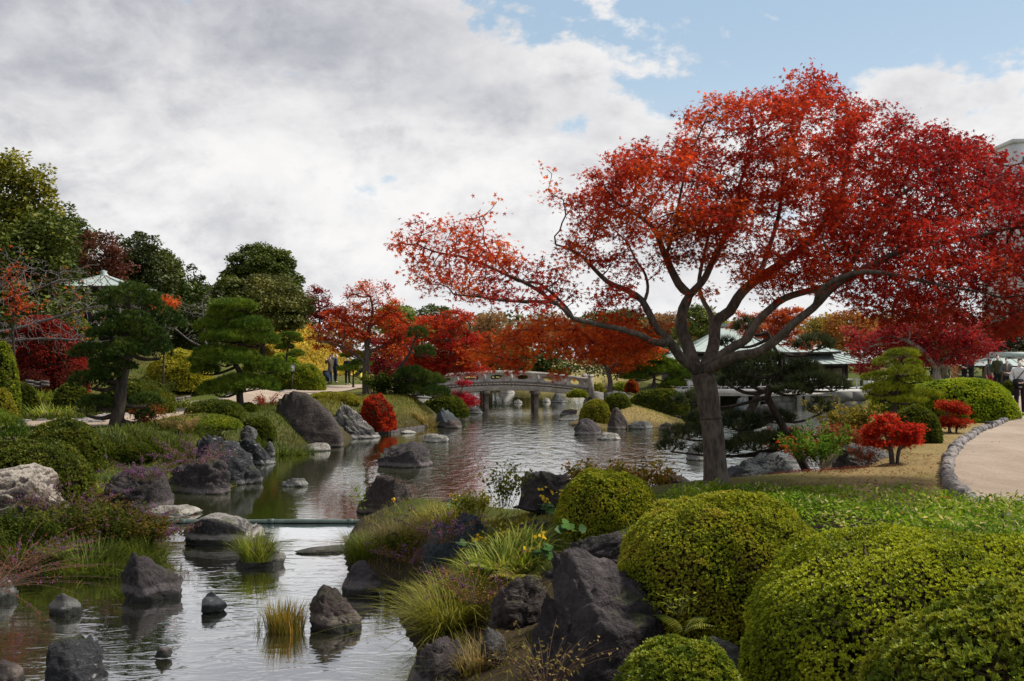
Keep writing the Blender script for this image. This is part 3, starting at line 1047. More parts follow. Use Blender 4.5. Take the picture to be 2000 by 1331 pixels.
garden_pavilion()


def rest_house():
    Y = 62.0
    X = lambda px: (px - 1000) / F * Y
    Z = lambda py: CZ - (py - HOR) / F * Y
    xc = X(2022)
    zg = gz(xc, Y)
    p = thing('rest_house', 'rest house with pale green roof at the far right edge', 'building', (xc, Y + 2, zg))
    hip_roof(p, xc, Y + 2.6, X(2022) - X(1931), 3.0, 1.2, Z(715), Z(696), sag=.2)
    bx('ridge_vent', M_ROOF, p, (xc, Y + 2.6, Z(693)), (3.2, .8, .35))
    bx('wall', M_TANW, p, (xc + .6, Y + 3.2, (zg + Z(716)) / 2), (3.6, 2.6, Z(716) - zg))
    for px in (1945, 1975, 2010):
        bx('post', M_DARKW, p, (X(px), Y + .3, (zg + Z(716)) / 2), (.13, .13, Z(716) - zg))
    bx('window', M_DARKW, p, (xc - .3, Y + 1.88, zg + 1.3), (1.1, .06, .8))


rest_house()


def tower_block():
    Y = 240.0
    X = lambda px: (px - 1000) / F * Y
    Z = lambda py: CZ - (py - HOR) / F * Y
    x0, x1 = X(1979), X(1979) + 22
    b = thing('tower_block', 'distant pale tower block above the maple at right', 'building', ((x0 + x1) / 2, Y + 8, 0))
    mw = plain('tower_wall', (.62, .62, .63), (.56, .56, .57), .3, .8, .05)
    mg = plain('tower_glass', (.12, .14, .17), (.09, .10, .12), 1, .15, 0)
    bx('wall', mw, b, ((x0 + x1) / 2, Y + 8, Z(280) / 2), (x1 - x0, 16, Z(280)))
    bx('parapet', mw, b, ((x0 + x1) / 2, Y + 8, Z(280) + .5), (x1 - x0 + .5, 16.5, 1.0))
    for r_ in range(9):
        for c in range(5):
            bx('window', mg, b, (x0 + 3.2 + c * 4, Y - .02, Z(280) - 4 - r_ * 3.6), (2.0, .12, 1.5))


tower_block()


def lantern():
    Y = 47.5
    x, z = (570 - 1000) / F * Y, CZ - (719 - HOR) / F * Y
    zg = gz(x, Y)
    l = thing('garden_lantern', 'boxy white garden lantern with dark frame above a clipped shrub', 'lantern', (x, Y, zg))
    bx('post', M_DARKW, l, (x, Y, (zg + z - .18) / 2), (.07, .07, z - .18 - zg))
    bx('shade', plain('lantern_paper', (.75, .77, .78), (.68, .70, .71), 3, .6, 0), l, (x, Y, z), (.27, .27, .30), .35)
    f = Mesh()
    for a in (-1, 1):
        for b in (-1, 1):
            cx, cy = a * .145, b * .145
            f.box((x + cx * math.cos(.35) - cy * math.sin(.35), Y + cx * math.sin(.35) + cy * math.cos(.35), z), (.035, .035, .34), .35)
    f.box((x, Y, z + .175), (.34, .34, .03), .35)
    f.box((x, Y, z - .175), (.32, .32, .03), .35)
    f.build('frame', M_DARKW, l)
    # low path light beside the right path
    xx, yy = 7.36, 23.2
    xx = (1832 + 99 - 1000) / F * 22.9
    yy = 22.9
    q = thing('path_light', 'small dark boxy ground light in front of the big bright hedge', 'light', (xx, yy, gz(xx, yy)))
    zq = gz(xx, yy)
    bx('housing', M_DARKW, q, (xx, yy, zq + .09), (.13, .13, .18))
    bx('lid', M_DARKW, q, (xx, yy, zq + .19), (.16, .16, .025))


lantern()


def log_edging(label, pxa, pya, pxb, pyb, rows, Ya, Yb):
    a, b = P(pxa, pya, Ya), P(pxb, pyb, Yb)
    t = thing('log_edging', label, 'edging', (a + b) / 2)
    d = b - a
    for r_ in range(rows):
        for i in range(3):
            s = Mesh()
            p0, p1 = a + d * (i / 3 + (.04 if r_ % 2 else 0)), a + d * ((i + .97) / 3 + (.04 if r_ % 2 else 0))
            off = A([0, -.05 * r_, .02 - .095 * r_ + .015 * rng.normal()])
            s.tube([p0 + off, (p0 + p1) / 2 + off + A([0, 0, .012 * rng.normal()]), p1 + off], [.05, .047, .044], 8)
            s.build('log', M_LOG, t)


log_edging('weathered logs stacked along the path left of the niwaki pine', 60, 816, 160, 801, 4, 26.5, 27.5)
log_edging('dark short logs edging the upper flower terrace at far left', 50, 746, 96, 749, 2, 30.5, 30.5)
log_edging('short logs under strappy plants right of the dark round bush', 330, 782, 372, 776, 3, 32, 33)

# stakes holding the grassy bank left of the bridge
stk = thing('bank_stakes', 'row of short wooden stakes edging the grassy bank below the red shrub', 'edging', (-4.6, 38, 0))
bp_ = catmull(A([(-5.2, 36.2), (-4.5, 37.6), (-3.75, 39.4), (-3.2, 41.4)]), 20)
bp_ = resample(bp_, .085)
for x, y in bp_:
    s = Mesh()
    s.tube([(x, y, -.25), (x, y, .10 + .03 * rng.random())], .04, 6)
    s.build('stake', M_LOG, stk)

# ------------------------------------------------------------------ rocks
def rock(label, x0, x1, top, base, m, prof=(.55, .9, 1, .8, .5), z=0.0, Y=None, dp=0.75, sub=5, cuts=20, rough=0.13, seed=None, name='rock', group=None, sink=0.3, sq=0.72):
    """boulder whose silhouette follows prof across its width; (x0,x1,top,base) in photo pixels, z = ground height under it"""
    Y = Y or depth(base, z)
    if z is None:
        z = CZ - (base - HOR) / F * Y
    seed = seed if seed is not None else int(abs(x0 * 7 + top * 13)) % 9973
    r = np.random.default_rng(seed)
    hx = (x1 - x0) / 2 / F * Y
    hy = hx * dp
    sub = (6 if (x1 - x0) > 190 else min(sub, 5)) if (x1 - x0) > 60 else min(sub, 4)
    hz = max(0.02, (base - top) / F * Y)
    bm = bmesh.new()
    bmesh.ops.create_icosphere(bm, subdivisions=sub, radius=1.0)
    V = A([v.co[:] for v in bm.verts])
    Fc = np.asarray([[v.index for v in f.verts] for f in bm.faces])
    bm.free()
    d = nrm(V)
    q = np.sign(d) * np.abs(d) ** sq                 # boxier than a ball
    rad = np.ones(len(d))
    for _ in range(cuts):
        nn = nrm(r.normal(size=(1, 3)) * A([1, 1, .75]))[0]
        c = r.uniform(.50, .86)
        dot = q @ nn
        rad = np.minimum(rad, np.where(dot > 1e-3, c / np.maximum(dot, 1e-3), 9))
    V = q * rad[:, None]
    off = r.uniform(0, 50, 3)
    nz = fbm(V * 1.6 + off, 4, seed % 50) - .5
    nf = np.abs(fbm(V * 4.2 + off, 4, seed % 31) - .5)
    ng = np.abs(fbm(V * A([1.2, 1.2, 3.4]) * 1.7 + off + 5, 3, seed % 17) - .5)
    # stepped strata and sharp cracks
    ax_ = nrm(A([r.normal(0, .5), r.normal(0, .4), 1.0]))
    lay = V @ ax_ * r.uniform(4.5, 7.5) + 1.3 * fbm(V * 1.5 + off, 3, 3)
    saw = lay - np.floor(lay)
    V = V * (1 + rough * .16 * (sstep(saw, 0, .8) - sstep(saw, .86, 1.0) - .5))[:, None]
    ck = np.abs(fbm(V * 1.9 + off + 11, 3, 8) - .5)
    V = V * (1 - rough * .55 * sstep(ck, .035, 0))[:, None]
    V = V * (1 + rough * 2.2 * nz - rough * 2.0 * nf - rough * 2.2 * np.maximum(0, .10 - ng) / .10 * .35)[:, None]
    V[:, 0] = (V[:, 0] - V[:, 0].min()) / np.ptp(V[:, 0]) * 2 - 1
    V[:, 1] = (V[:, 1] - V[:, 1].min()) / np.ptp(V[:, 1]) * 2 - 1
    up = V[:, 2] > 0
    bins = np.linspace(-1, 1, 27)
    bc = (bins[1:] + bins[:-1]) / 2
    env = A([max(V[(V[:, 0] >= bins[i] - .06) & (V[:, 0] <= bins[i + 1] + .06), 2].max(), .12) for i in range(26)])
    env = np.convolve(np.pad(env, 2, mode='edge'), np.ones(5) / 5, 'valid')
    pr = np.interp(bc, np.linspace(-1, 1, len(prof)), prof)
    g_ = np.interp(V[:, 0], bc, pr / env)
    V[:, 2] = np.where(up, V[:, 2] * g_, V[:, 2] * sink)
    if abs(z) < .05 or z > 0:
        V[:, 2] = np.where(V[:, 2] < 0, V[:, 2], V[:, 2])
    if z == 0.0:                                     # settle it below the waterline
        hz *= 1.22
        z = -.18 * hz
    loc = A([((x0 + x1) / 2 - 1000) / F * Y, Y + hy * .55, z])
    Wd = V * A([hx, hy, hz]) + loc
    o = mk(name, Wd, [Fc], RK[m], None, loc, smooth=True)
    return tag(o, label, 'rock', group)


# near right bank
rock('big dark boulder under the clipped bush at bottom centre', 1020, 1345, 1088, 1345, 'purple', (.50, .86, 1, .97, .88, .80, .62, .4), None, 6.95, .6, 6, 14, .09, seed=64, sq=.7)
rock('dark sloping slab leaning behind the big boulder', 1062, 1290, 1036, 1130, 'purple', (.5, .74, .86, .95, 1, .95), None, 8.8, .6, 5, seed=15)
rock('brown hump at the left foot of the big boulder', 952, 1072, 1126, 1215, 'brown', (.35, .8, 1, 1, .8), None, 7.9, .9, 5)
rock('dark cracked rock at the water in the bottom foreground', 794, 932, 1256, 1352, 'purple', (.55, .92, 1, .95, .6), 0.0, None, .8, 5)
rock('flat grey stone between the two lowest clipped bushes', 1372, 1484, 1256, 1316, 'grey', (.8, 1, .9, .7, .5), None, 6.0, .8, 4)
rock('rounded dark rock left of the reddish clipped bush', 1000, 1122, 918, 990, 'purple', (.5, .95, 1, .85, .9), None, 14.4, .8, 5)
rock('dark layered rock below the clipped bush and big leaf', 1000, 1094, 1015, 1078, 'brown', (.5, .85, 1, .97, .8), None, 11.4, .8, 5)
rock('blue grey upright rock beside the purple stems', 814, 912, 1016, 1122, 'blue', (.35, .8, 1, .85, .55), None, 12.0, .7, 5)
rock('blue grey round topped rock behind the upright one', 866, 962, 1004, 1070, 'blue', (.6, .95, 1, .9, .5), None, 12.8, .7, 5)
rock('brown block half hidden in grass on the near bank', 742, 806, 1040, 1116, 'brown', (.7, .95, 1, .8, .5), None, 13.2, .8, 4)
rock('flat dark ledge between weir and yellow flowers', 820, 948, 972, 1008, 'purple', (.3, .6, .9, 1, .6), None, 17.0, .8, 4)
rock('dark stone at the pond edge left of the maple trunk', 1282, 1352, 926, 952, 'purple', (.5, .9, 1, .8, .4), None, 14.6, .8, 4)
rock('grey stone between the tall grass and the big boulder', 932, 992, 1232, 1282, 'grey', (.5, 1, .9, .6), None, 8.4, .8, 4)
rock('large dark rock behind the maple trunk under the pine', 1412, 1568, 884, 950, 'blue', (.35, .6, .8, 1, .85, .4), None, 16.6, .7, 5)
rock('low rock ridge left of the trunk in the water', 1340, 1394, 864, 900, 'grey', (.5, .8, 1, .8, .7), 0.0, None, .7, 4)
rock('broad grey slab under the small scarlet maple', 1628, 1792, 868, 922, 'grey', (.75, 1, .95, .8, .6, .45), None, 16.6, .6, 5, seed=21)
# in the stream and pond
rock('speckled dark rock at the bottom left corner of the stream', 62, 202, 1250, 1365, 'black', (.72, .95, 1, .85, .45), 0.0, None, .9, 5, rough=.16, seed=3)
rock('dark two humped rock standing in the stream', 226, 343, 1082, 1166, 'purple', (.7, 1, .9, .62, .55, .5), 0.0, None, .8, 5, seed=14)
rock('brown sloping rock beside the stream grass tuft', 594, 702, 1152, 1224, 'brown', (.6, 1, .85, .55, .35), 0.0, None, .9, 5, seed=8)
rock('small dark dome rock at the right of the stream', 664, 744, 1103, 1154, 'purple', (.5, .9, 1, .85, .6), 0.0, None, .9, 4)
rock('speckled grey hump rock just below the pipe', 346, 512, 1003, 1057, 'lichen', (.3, .8, 1, .9, .65, .35), 0.0, None, .7, 5, seed=17)
rock('stone under the grass tuft near the pipe', 450, 554, 1070, 1100, 'grey', (.6, .9, 1, .9, .7), 0.0, None, .8, 4)
rock('low grey pebbly rock near the left bank', 84, 158, 1160, 1194, 'grey', (.3, .85, 1, .7, .2), 0.0, None, .9, 4)
rock('tiny striped stone in mid stream', 393, 437, 1162, 1189, 'black', (.9, 1, .8, .5, .2), 0.0, None, .9, 3)
rock('tiny dark stone barely above the stream', 301, 334, 1264, 1279, 'purple', (.4, .8, 1, .8, .3), 0.0, None, .9, 3)
rock('flat brown stone at the lower left frame edge', -24, 36, 1294, 1330, 'brown', (.7, 1, .9, .5), 0.0, None, 1.0, 4)
rock('small grey stone at the left frame edge under berry stems', -24, 24, 1130, 1168, 'grey', (.8, 1, .8, .4), 0.0, None, .9, 4)
rock('big pale topped tan boulder at left edge', -90, 116, 922, 1040, 'tan', (.8, .95, 1, .92, .62), None, 14.6, .8, 5, cuts=5, rough=.07, seed=30)
rock('pale capping stone lying on the tan boulder', -60, 98, 905, 950, 'tan', (.5, .7, .8, 1, .5), None, 15.4, .6, 5, cuts=5, rough=.07)
rock('dark low boulder draped with purple berries', 172, 328, 914, 1000, 'purple', (.6, .9, .97, 1, .85), None, 18.6, .7, 5, cuts=7)
rock('dark rounded boulder between berry boulder and tall black rock', 318, 450, 893, 962, 'purple', (.55, .85, 1, .97, .8), None, 20.6, .7, 5)
rock('tall black rock with white veins on the left shore', 370, 508, 848, 950, 'black', (.9, 1, .95, .85, .62, .22), None, 22.0, .7, 5, seed=12, rough=.15)
rock('black veined low rock right behind the tall one', 462, 534, 848, 902, 'black', (.9, 1, .85, .6, .3), 0.0, 26.2, .8, 5, rough=.14)
rock('small grey stone at the waterline beside black rocks', 512, 538, 866, 892, 'grey', (.4, .9, 1, .5), 0.0, 28.4, .8, 3)
rock('largest brown boulder with pale streaks on left shore', 525, 668, 770, 880, 'brown', (.85, .98, 1, .88, .70, .45), 0.0, 31.2, .7, 5, cuts=14, seed=43, rough=.07)
rock('tall leaning boulder with lichen white crest', 641, 744, 785, 856, 'lichen', (.62, 1, .88, .66, .42, .2), 0.0, 34.6, .6, 5, cuts=8, seed=9)
rock('flat pale stone at foot of the largest boulder', 588, 644, 868, 884, 'pale', (.5, .9, 1, .8), 0.0, 30.0, .8, 3)
rock('flat pale slab at the water left of the pipe', 276, 380, 988, 1010, 'pale', (.4, .9, 1, .9, .4), 0.0, 17.6, .8, 4)
rock('flat topped dark rock in mid pond', 733, 846, 866, 913, 'purple', (.75, .82, .9, 1, .95, .7), 0.0, None, .75, 5, seed=4)
rock('big rough dark rock just behind the weir', 688, 808, 928, 1006, 'brown', (.35, .75, .98, 1, .92, .8), 0.0, None, .8, 5, seed=26)
rock('low flat stone alone in the green pond', 544, 604, 934, 951, 'grey', (.4, .85, 1, .9, .4), 0.0, None, .8, 4)
rock('pale flat slab in the pond near the grassy bank', 816, 876, 848, 864, 'pale', (.6, 1, .95, .9, .7), 0.0, None, .7, 4)
rock('thin flat stone near the bank stakes', 780, 813, 841, 847, 'pale', (.6, 1, .9, .5), 0.0, None, .7, 3)
rock('grey wedge boulder at the bank below the bridge', 847, 903, 797, 833, 'blue', (.6, 1, .9, .6, .3), 0.0, 40.6, .8, 4)
rock('brown low rock in front of the grey wedge boulder', 866, 904, 815, 833, 'brown', (.7, 1, .9, .6), 0.0, 39.8, .6, 4)
rock('dark flat stone left of the bridge pillars', 914, 941, 798, 808, 'grey', (.7, 1, 1, .6), 0.0, None, .7, 3)
rock('red leaf strewn stone left of the bridge pillars', 897, 915, 798, 806, 'brown', (.5, 1, .9, .4), 0.0, None, .7, 3)
rock('dark dome rock at the tip of the island', 1121, 1180, 820, 852, 'purple', (.5, .95, 1, .75, .35), 0.0, 36.4, .8, 4)
rock('low pale stone before the island dome rock', 1164, 1217, 843, 859, 'pale', (.4, 1, .9, .8, .3), 0.0, None, .7, 4)
rock('pointed standing stone on the island shore', 1186, 1227, 795, 838, 'brown', (.55, .9, 1, .8, .45), 0.0, 39.2, .7, 4, seed=6)
rock('grey flat stone right of the standing stone', 1226, 1279, 820, 836, 'grey', (.6, .9, 1, .9, .7), 0.0, 39.4, .6, 4)
rock('rusty flat stone at the island right end', 1284, 1330, 826, 840, 'brown', (.5, .95, 1, .7, .4), 0.0, 38.8, .6, 4)
rock('flat stone beside the right bridge abutment', 1090, 1134, 811, 822, 'grey', (.4, .8, 1, .7), 0.0, None, .7, 3)
rock('dark jagged stone under the right bridge end', 1092, 1128, 800, 812, 'purple', (.4, .9, 1, .9), 0.0, None, .7, 3)
rock('pointed pale rock on the far shore seen under the bridge', 977, 1006, 752, 771, 'pale', (.5, 1, .8, .6, .3), 0.0, 80, .7, 3)
rock('dark rock in the far pond right of the pillars', 1077, 1106, 765, 787, 'grey', (.5, 1, .9, .6), 0.0, None, .7, 3)
rock('pale pebble in the far pond left of the pillars pair', 1004, 1021, 781, 788, 'pale', (.6, 1, .6), 0.0, None, .7, 3)
rock('pale pebble in the far pond right of the pillars pair', 1059, 1076, 778, 786, 'pale', (.6, 1, .6), 0.0, None, .7, 3)
rock('long grey boulder behind the island bushes', 1180, 1232, 764, 782, 'grey', (.6, 1, .95, .7), None, 47.5, .7, 4)
rock('dark round boulder at the water behind the maple trunk', 1430, 1466, 780, 826, 'blue', (.5, .9, 1, .8), 0.0, 45.5, .7, 4)
rock('low dark rock below the tea house', 1478, 1516, 796, 822, 'purple', (.7, 1, .9, .7), 0.0, 47, .7, 4)
rock('pale low stone in front of the tea house wall', 1458, 1500, 822, 834, 'pale', (.5, 1, 1, .6), 0.0, 41, .7, 3)
rock('grey flat rock beside the largest clipped bush on left bank', 288, 336, 848, 872, 'blue', (.5, .9, 1, .7), None, 24.5, .7, 4)
rock('dark stone in front of the small dark bush on left shore', 468, 500, 832, 856, 'grey', (.5, 1, .9, .6), None, 27, .7, 4)
rock('flat stones at the lip of the apron', 575, 690, 1056, 1084, 'pale', (.15, .3, .35, .3, .12), -0.06, 14.6, .7, 4, sink=.1)
rock('brown leaf strewn stone by the path in front of red shrub', 765, 800, 802, 822, 'brown', (.5, 1, .9, .5), None, 40.5, .6, 3)
# ------------------------------------------------------------------ plants
AZ = [(0.100, 0.135, 0.008), (0.21, 0.25, 0.012), (0.32, 0.35, 0.020)]
AZR = [(0.090, 0.118, 0.008), (0.195, 0.220, 0.013), (0.285, 0.305, 0.020), (0.26, 0.215, 0.024)]
DK = [(0.035, 0.052, 0.007), (0.075, 0.095, 0.010), (0.125, 0.130, 0.016)]           # dark clipped
MID = [(0.065, 0.100, 0.008), (0.145, 0.185, 0.014), (0.24, 0.25, 0.022)]
BRT = [(0.11, 0.17, 0.010), (0.21, 0.28, 0.014), (0.31, 0.35, 0.022)]
OLV = [(0.11, 0.11, 0.012), (0.21, 0.185, 0.02), (0.31, 0.25, 0.03)]


def dome_pts(n, p, zlo, r):
    """directions on a superellipsoid dome"""
    d = rdir(n, zlo, 1.0, r)
    k = (np.abs(d) ** p).sum(1) ** (-1.0 / p)
    q = d * k[:, None]
    nn = np.sign(q) * np.abs(q) ** (p - 1)
    return q, nn


def bush(label, px, top, hw, Y, zb, pal, n, leaf=0.024, m=5, p=2.6, dp=0.9, name='clipped_bush', mt=None, lump=0.07, lobes=None, tm=T_LEAF, group=None, flare=0.7, zlo=-0.1, twigs=True, rag=0.02, ztop=None):
    """clipped shrub: n shoots on a dome surface, m leaves each, over a tangle of twigs and an added opaque core"""
    seed = int(px * 3 + top * 11) % 9999
    r = np.random.default_rng(seed)
    X = (px - 1000) / F * Y
    zt = ztop if ztop is not None else CZ - (top - HOR) / F * Y
    a = hw / F * Y
    b = a * dp
    zb = gz(X, Y) - .05 if zb is None else zb
    h = zt - zb
    loc = A([X, Y, zb])
    q, nn = dome_pts(n, p, zlo, r)
    L = 1 + lump * 3.0 * (fbm(q * 1.9 + seed, 3, 7) - .5) + lump * 1.2 * (fbm(q * 6 + seed, 2, 3) - .5)
    if lobes:
        for (dx, dy, dz, rad, amt) in lobes:
            c = nrm(A([[dx, dy, dz]]))[0]
            L = L * (1 + amt * sstep(nrm(q) @ c, math.cos(rad), 1.0))
    dep = 1 - np.abs(r.normal(0, rag, n)) - (r.random(n) < .30) * r.uniform(.03, .10, n)
    pos = loc + q * A([a, b, h]) * (L * dep)[:, None]
    N = nrm(nn / A([a, b, h]))
    # a few thin spots where the twigs show
    keep = fbm(q * 5.0 + 3 * seed, 2, 13) > 0.24
    pos, N = pos[keep], N[keep]
    k = len(pos)
    up = nrm(N * 0.75 + A([0, 0, .55]) + r.normal(0, .22, (k, 3)))
    tq = nrm(np.cross(up, r.normal(size=(k, 3))))
    bt = np.cross(up, tq)
    bag = Leaves()
    base_c = tint(pal, pos, 0.22 * max(a, .4), .20, seed % 40, .10)
    for j in range(m):
        an = j / m * 2 * np.pi + r.uniform(-.4, .4, k)
        sp = r.uniform(flare * .55, flare * 1.35, k)[:, None]
        D = nrm(up + sp * (np.cos(an)[:, None] * tq + np.sin(an)[:, None] * bt))
        S = leaf * r.uniform(.65, 1.25, k)
        c = base_c * np.clip(1 + r.normal(0, .16, (k, 1)), .5, 1.5)
        bag.add(tm, pos - up * leaf * .2, D, up + r.normal(0, .2, (k, 3)), S, c)
    t = thing(name, label, 'bush' if name != 'shrub' else 'shrub', loc, group)
    if Y < 12:                                       # stray autumn leaves caught in the top
        kk = r.choice(np.where(N[:, 2] > .3)[0], 26)
        lv = Leaves()
        lv.add(T_TRI, pos[kk] + N[kk] * .012, nrm(rdir(26, -.4, .4, r)), N[kk] + r.normal(0, .4, (26, 3)), r.uniform(.012, .026, 26), tint([(.16, .03, .015), (.34, .09, .03), (.42, .30, .08)], pos[kk], .2, .4, 2))
        lv.build('fallen_leaves', M_LEAF, t)['kind'] = 'stuff'
    bag.build('foliage', mt or M_BUSH, t)
    if twigs:
        s = Mesh()
        nt = min(500, max(60, n // 20))
        qq, _ = dome_pts(nt, p, max(zlo, 0), r)
        e = loc + qq * A([a, b, h]) * r.uniform(.86, .96, (nt, 1))
        st_ = loc + A([0, 0, .03]) + qq * A([a * .35, b * .35, h * .10])
        mid = (e + st_) / 2 + r.normal(0, .05 * a, (nt, 3))
        s.prisms(st_, mid, .010, .007)
        s.prisms(mid, e, .007, .003)
        # inner tangle: many short crossing twigs that close the view through the bush
        ni = min(6000, n)
        qi, _ = dome_pts(ni, p, zlo, r)
        c0 = loc + qi * A([a, b, h]) * r.uniform(.74, .88, (ni, 1))
        dd = rdir(ni, -1, 1, r) * (.075 * a + .02)
        s.prisms(c0 - dd, c0 + dd, .006 + .006 * a, .004 + .006 * a)
        s.build('twigs', M_TWIG, t)
        cm = Mesh()  # solid twig-brown dome added inside as a dark core, blocks see-through gaps
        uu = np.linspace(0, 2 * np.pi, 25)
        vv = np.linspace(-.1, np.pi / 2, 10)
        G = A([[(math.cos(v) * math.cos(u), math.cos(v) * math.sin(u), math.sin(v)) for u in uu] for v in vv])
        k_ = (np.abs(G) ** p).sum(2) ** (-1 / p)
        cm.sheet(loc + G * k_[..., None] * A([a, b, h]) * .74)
        cm.build('opaque_core', M_TWIG, t)
    return t


def grow(start, par, Apts, step, infl, kill, iters, r, jitter=.25, grav=0.0):
    """space colonisation: grow branches from the given nodes towards the attractors"""
    nodes = [A(p) for p in start]
    par = list(par)
    nd = A(nodes)
    Ap = A(Apts)
    best = np.full(len(Ap), 1e9)
    bi = np.zeros(len(Ap), int)
    for c in range(0, len(nd), 400):
        d = np.linalg.norm(Ap[:, None] - nd[None, c:c + 400], axis=2)
        j = d.argmin(1)
        dm = d[np.arange(len(Ap)), j]
        u = dm < best
        best[u] = dm[u]
        bi[u] = j[u] + c
    alive = np.ones(len(Ap), bool)
    kids = {}
    for _ in range(iters):
        act = alive & (best < infl)
        if not act.any():
            break
        ids = bi[act]
        dv = nrm(Ap[act] - A(nodes)[ids])
        uq, inv = np.unique(ids, return_inverse=True)
        sm = np.zeros((len(uq), 3))
        np.add.at(sm, inv, dv)
        ok = np.array([kids.get(i, 0) < 3 for i in uq])
        if not ok.any():
            break
        for i in uq[ok]:
            kids[i] = kids.get(i, 0) + 1
        dirs = nrm(nrm(sm[ok]) + r.normal(0, jitter, (ok.sum(), 3)) + A([0, 0, grav]))
        new = A(nodes)[uq[ok]] + dirs * step
        b0 = len(nodes)
        nodes.extend(list(new))
        par.extend(list(uq[ok]))
        ai = np.where(alive)[0]
        for c in range(0, len(new), 400):
            d = np.linalg.norm(Ap[ai][:, None] - new[None, c:c + 400], axis=2)
            j = d.argmin(1)
            dm = d[np.arange(len(ai)), j]
            u = dm < best[ai]
            best[ai[u]] = dm[u]
            bi[ai[u]] = j[u] + b0 + c
        alive &= best > kill
    return A(nodes), np.asarray(par)


def pipe_radii(par, r0, ex=2.3):
    n = len(par)
    tips = np.zeros(n)
    has = np.zeros(n, bool)
    for i in range(n):
        if par[i] >= 0:
            has[par[i]] = True
    tips[~has] = 1
    for i in range(n - 1, -1, -1):
        if par[i] >= 0:
            tips[par[i]] += tips[i]
    return r0 * tips ** (1 / ex), tips


MAPLE_R = [(0.24, 0.014, 0.012), (0.44, 0.034, 0.014), (0.56, 0.070, 0.016)]
MAPLE_O = [(0.40, 0.040, 0.012), (0.58, 0.095, 0.015), (0.64, 0.160, 0.02)]
MAPLE_C = [(0.20, 0.008, 0.016), (0.34, 0.014, 0.024), (0.42, 0.030, 0.030)]
MAPLE_B = [(0.10, 0.030, 0.012), (0.22, 0.045, 0.014), (0.30, 0.075, 0.016)]
GREY_P = [(0.20, 0.06, 0.055), (0.30, 0.10, 0.085), (0.38, 0.17, 0.14)]


def blob_pts(blobs, n, r, Y, dd=0.8):
    """sample points in pixel-space ellipses with depth; blobs: (px,py,rx,ry[,dY[,depth[,weight]]])"""
    w = A([b[2] * b[3] * (b[6] if len(b) > 6 else 1) for b in blobs])
    k = r.choice(len(blobs), n, p=w / w.sum())
    d = rdir(n, -1, 1, r) * (r.random((n, 1)) ** (1 / 3))
    B = A([[b[0], b[1], b[2], b[3], (b[4] if len(b) > 4 else 0), (b[5] if len(b) > 5 else b[2] / F * Y * dd)] for b in blobs])[k]
    Yp = Y + B[:, 4] + d[:, 1] * B[:, 5]
    px, py = B[:, 0] + d[:, 0] * B[:, 2], B[:, 1] + d[:, 2] * B[:, 3]
    return np.stack([(px - 1000) / F * Yp, Yp, CZ - (py - HOR) / F * Yp], 1), k


def maple(label, base, Y, trunk, blobs, pal, nattr=900, leaves=9000, size=0.10, step=0.22, trad=0.10, tm=T_TRI, name='maple_tree', cat='tree', group=None, mbark=None, flat=1.0, spread=0.16, twig=0.004, zb=None, layered=True, limb_frac=0.25, mleaf=None, pals=None, kill=1.6, thr=3):
    """tree grown by colonisation into crown blobs; trunk = list of (px,py,dY) polylines, first point of each attaches to the nearest node so far"""
    seed = int(base[0] * 5 + base[1]) % 9973
    r = np.random.default_rng(seed)
    zb = CZ - (base[1] - HOR) / F * Y if zb is None else zb
    loc = A([(base[0] - 1000) / F * Y, Y, zb])
    nodes, par, tubes = [], [], []
    for li, line in enumerate(trunk):
        pts = [P(px, py, Y + dy) for px, py, dy in line]
        if li == 0:
            pts[0] = loc - A([0, 0, .1])
        pts = resample(catmull(pts, 8), step * .8)
        if len(pts) < 2:
            continue
        if li == 0:
            prev = -1
        else:
            prev = int(np.linalg.norm(A(nodes) - pts[0], axis=1).argmin())
        ids = []
        for p_ in pts:
            nodes.append(p_)
            par.append(prev)
            prev = len(nodes) - 1
            ids.append(prev)
        tubes.append(ids)
    nbase = len(nodes)
    At, _ = blob_pts(blobs, int(nattr * 1.7), r, Y)
    At = At[fbm(At * A([1, 1, 1.8]) * (.25 / step), 2, seed % 47) > .46]
    nd, par = grow(nodes, par, At, step, step * 7, step * kill, 70, r)
    rad, tips = pipe_radii(par, twig)
    rad = np.minimum(rad * (trad / rad[0]) if rad[0] > 0 else rad, trad)
    rad = np.maximum(rad, twig)
    t = thing(name, label, cat, loc, group)
    for ti, ids in enumerate(tubes):
        s = Mesh()
        pr = list(ids)
        if par[ids[0]] >= 0:
            pr = [par[ids[0]]] + pr
        rr = rad[pr].copy()
        if par[ids[0]] >= 0:
            rr[0] = min(rr[0], rr[1] * 1.25)
        else:
            hgt = np.linalg.norm(nd[pr] - nd[pr[0]], axis=1)
            rr = rr * (1 + .45 * np.exp(-hgt / (trad * 3)))
        s.tube(nd[pr], rr, 9)
        s.build('trunk' if ti == 0 else 'limb', mbark or M_BARK, t, smooth=True)
    s = Mesh()
    i = np.arange(nbase, len(nd))
    if len(i):
        pi = par[i]
        ra = np.minimum(rad[pi], rad[i] * 1.35)
        s.prisms(nd[pi], nd[i], ra, rad[i], 4)
        s.build('branches', mbark or M_BARK, t)['kind'] = 'stuff'
    tip = i[tips[i] <= thr]
    if leaves and len(tip):
        k = r.choice(tip, leaves)
        off = r.normal(0, 1, (leaves, 3)) * A([spread, spread, spread * (.45 if layered else .9)])
        pos = nd[k] + off
        D = nrm(rdir(leaves, -.75, .25, r))
        N = nrm(A([0, 0, 1.0]) + r.normal(0, .55 * flat, (leaves, 3)))
        c = tint(pal, pos, 0.9 if Y > 20 else .6, .22, seed % 37)
        bag = Leaves()
        bag.add(tm, pos, D, N, size * r.uniform(.6, 1.25, leaves), c)
        bag.build('crown', mleaf or M_LEAF, t)
    return t, nd, tips


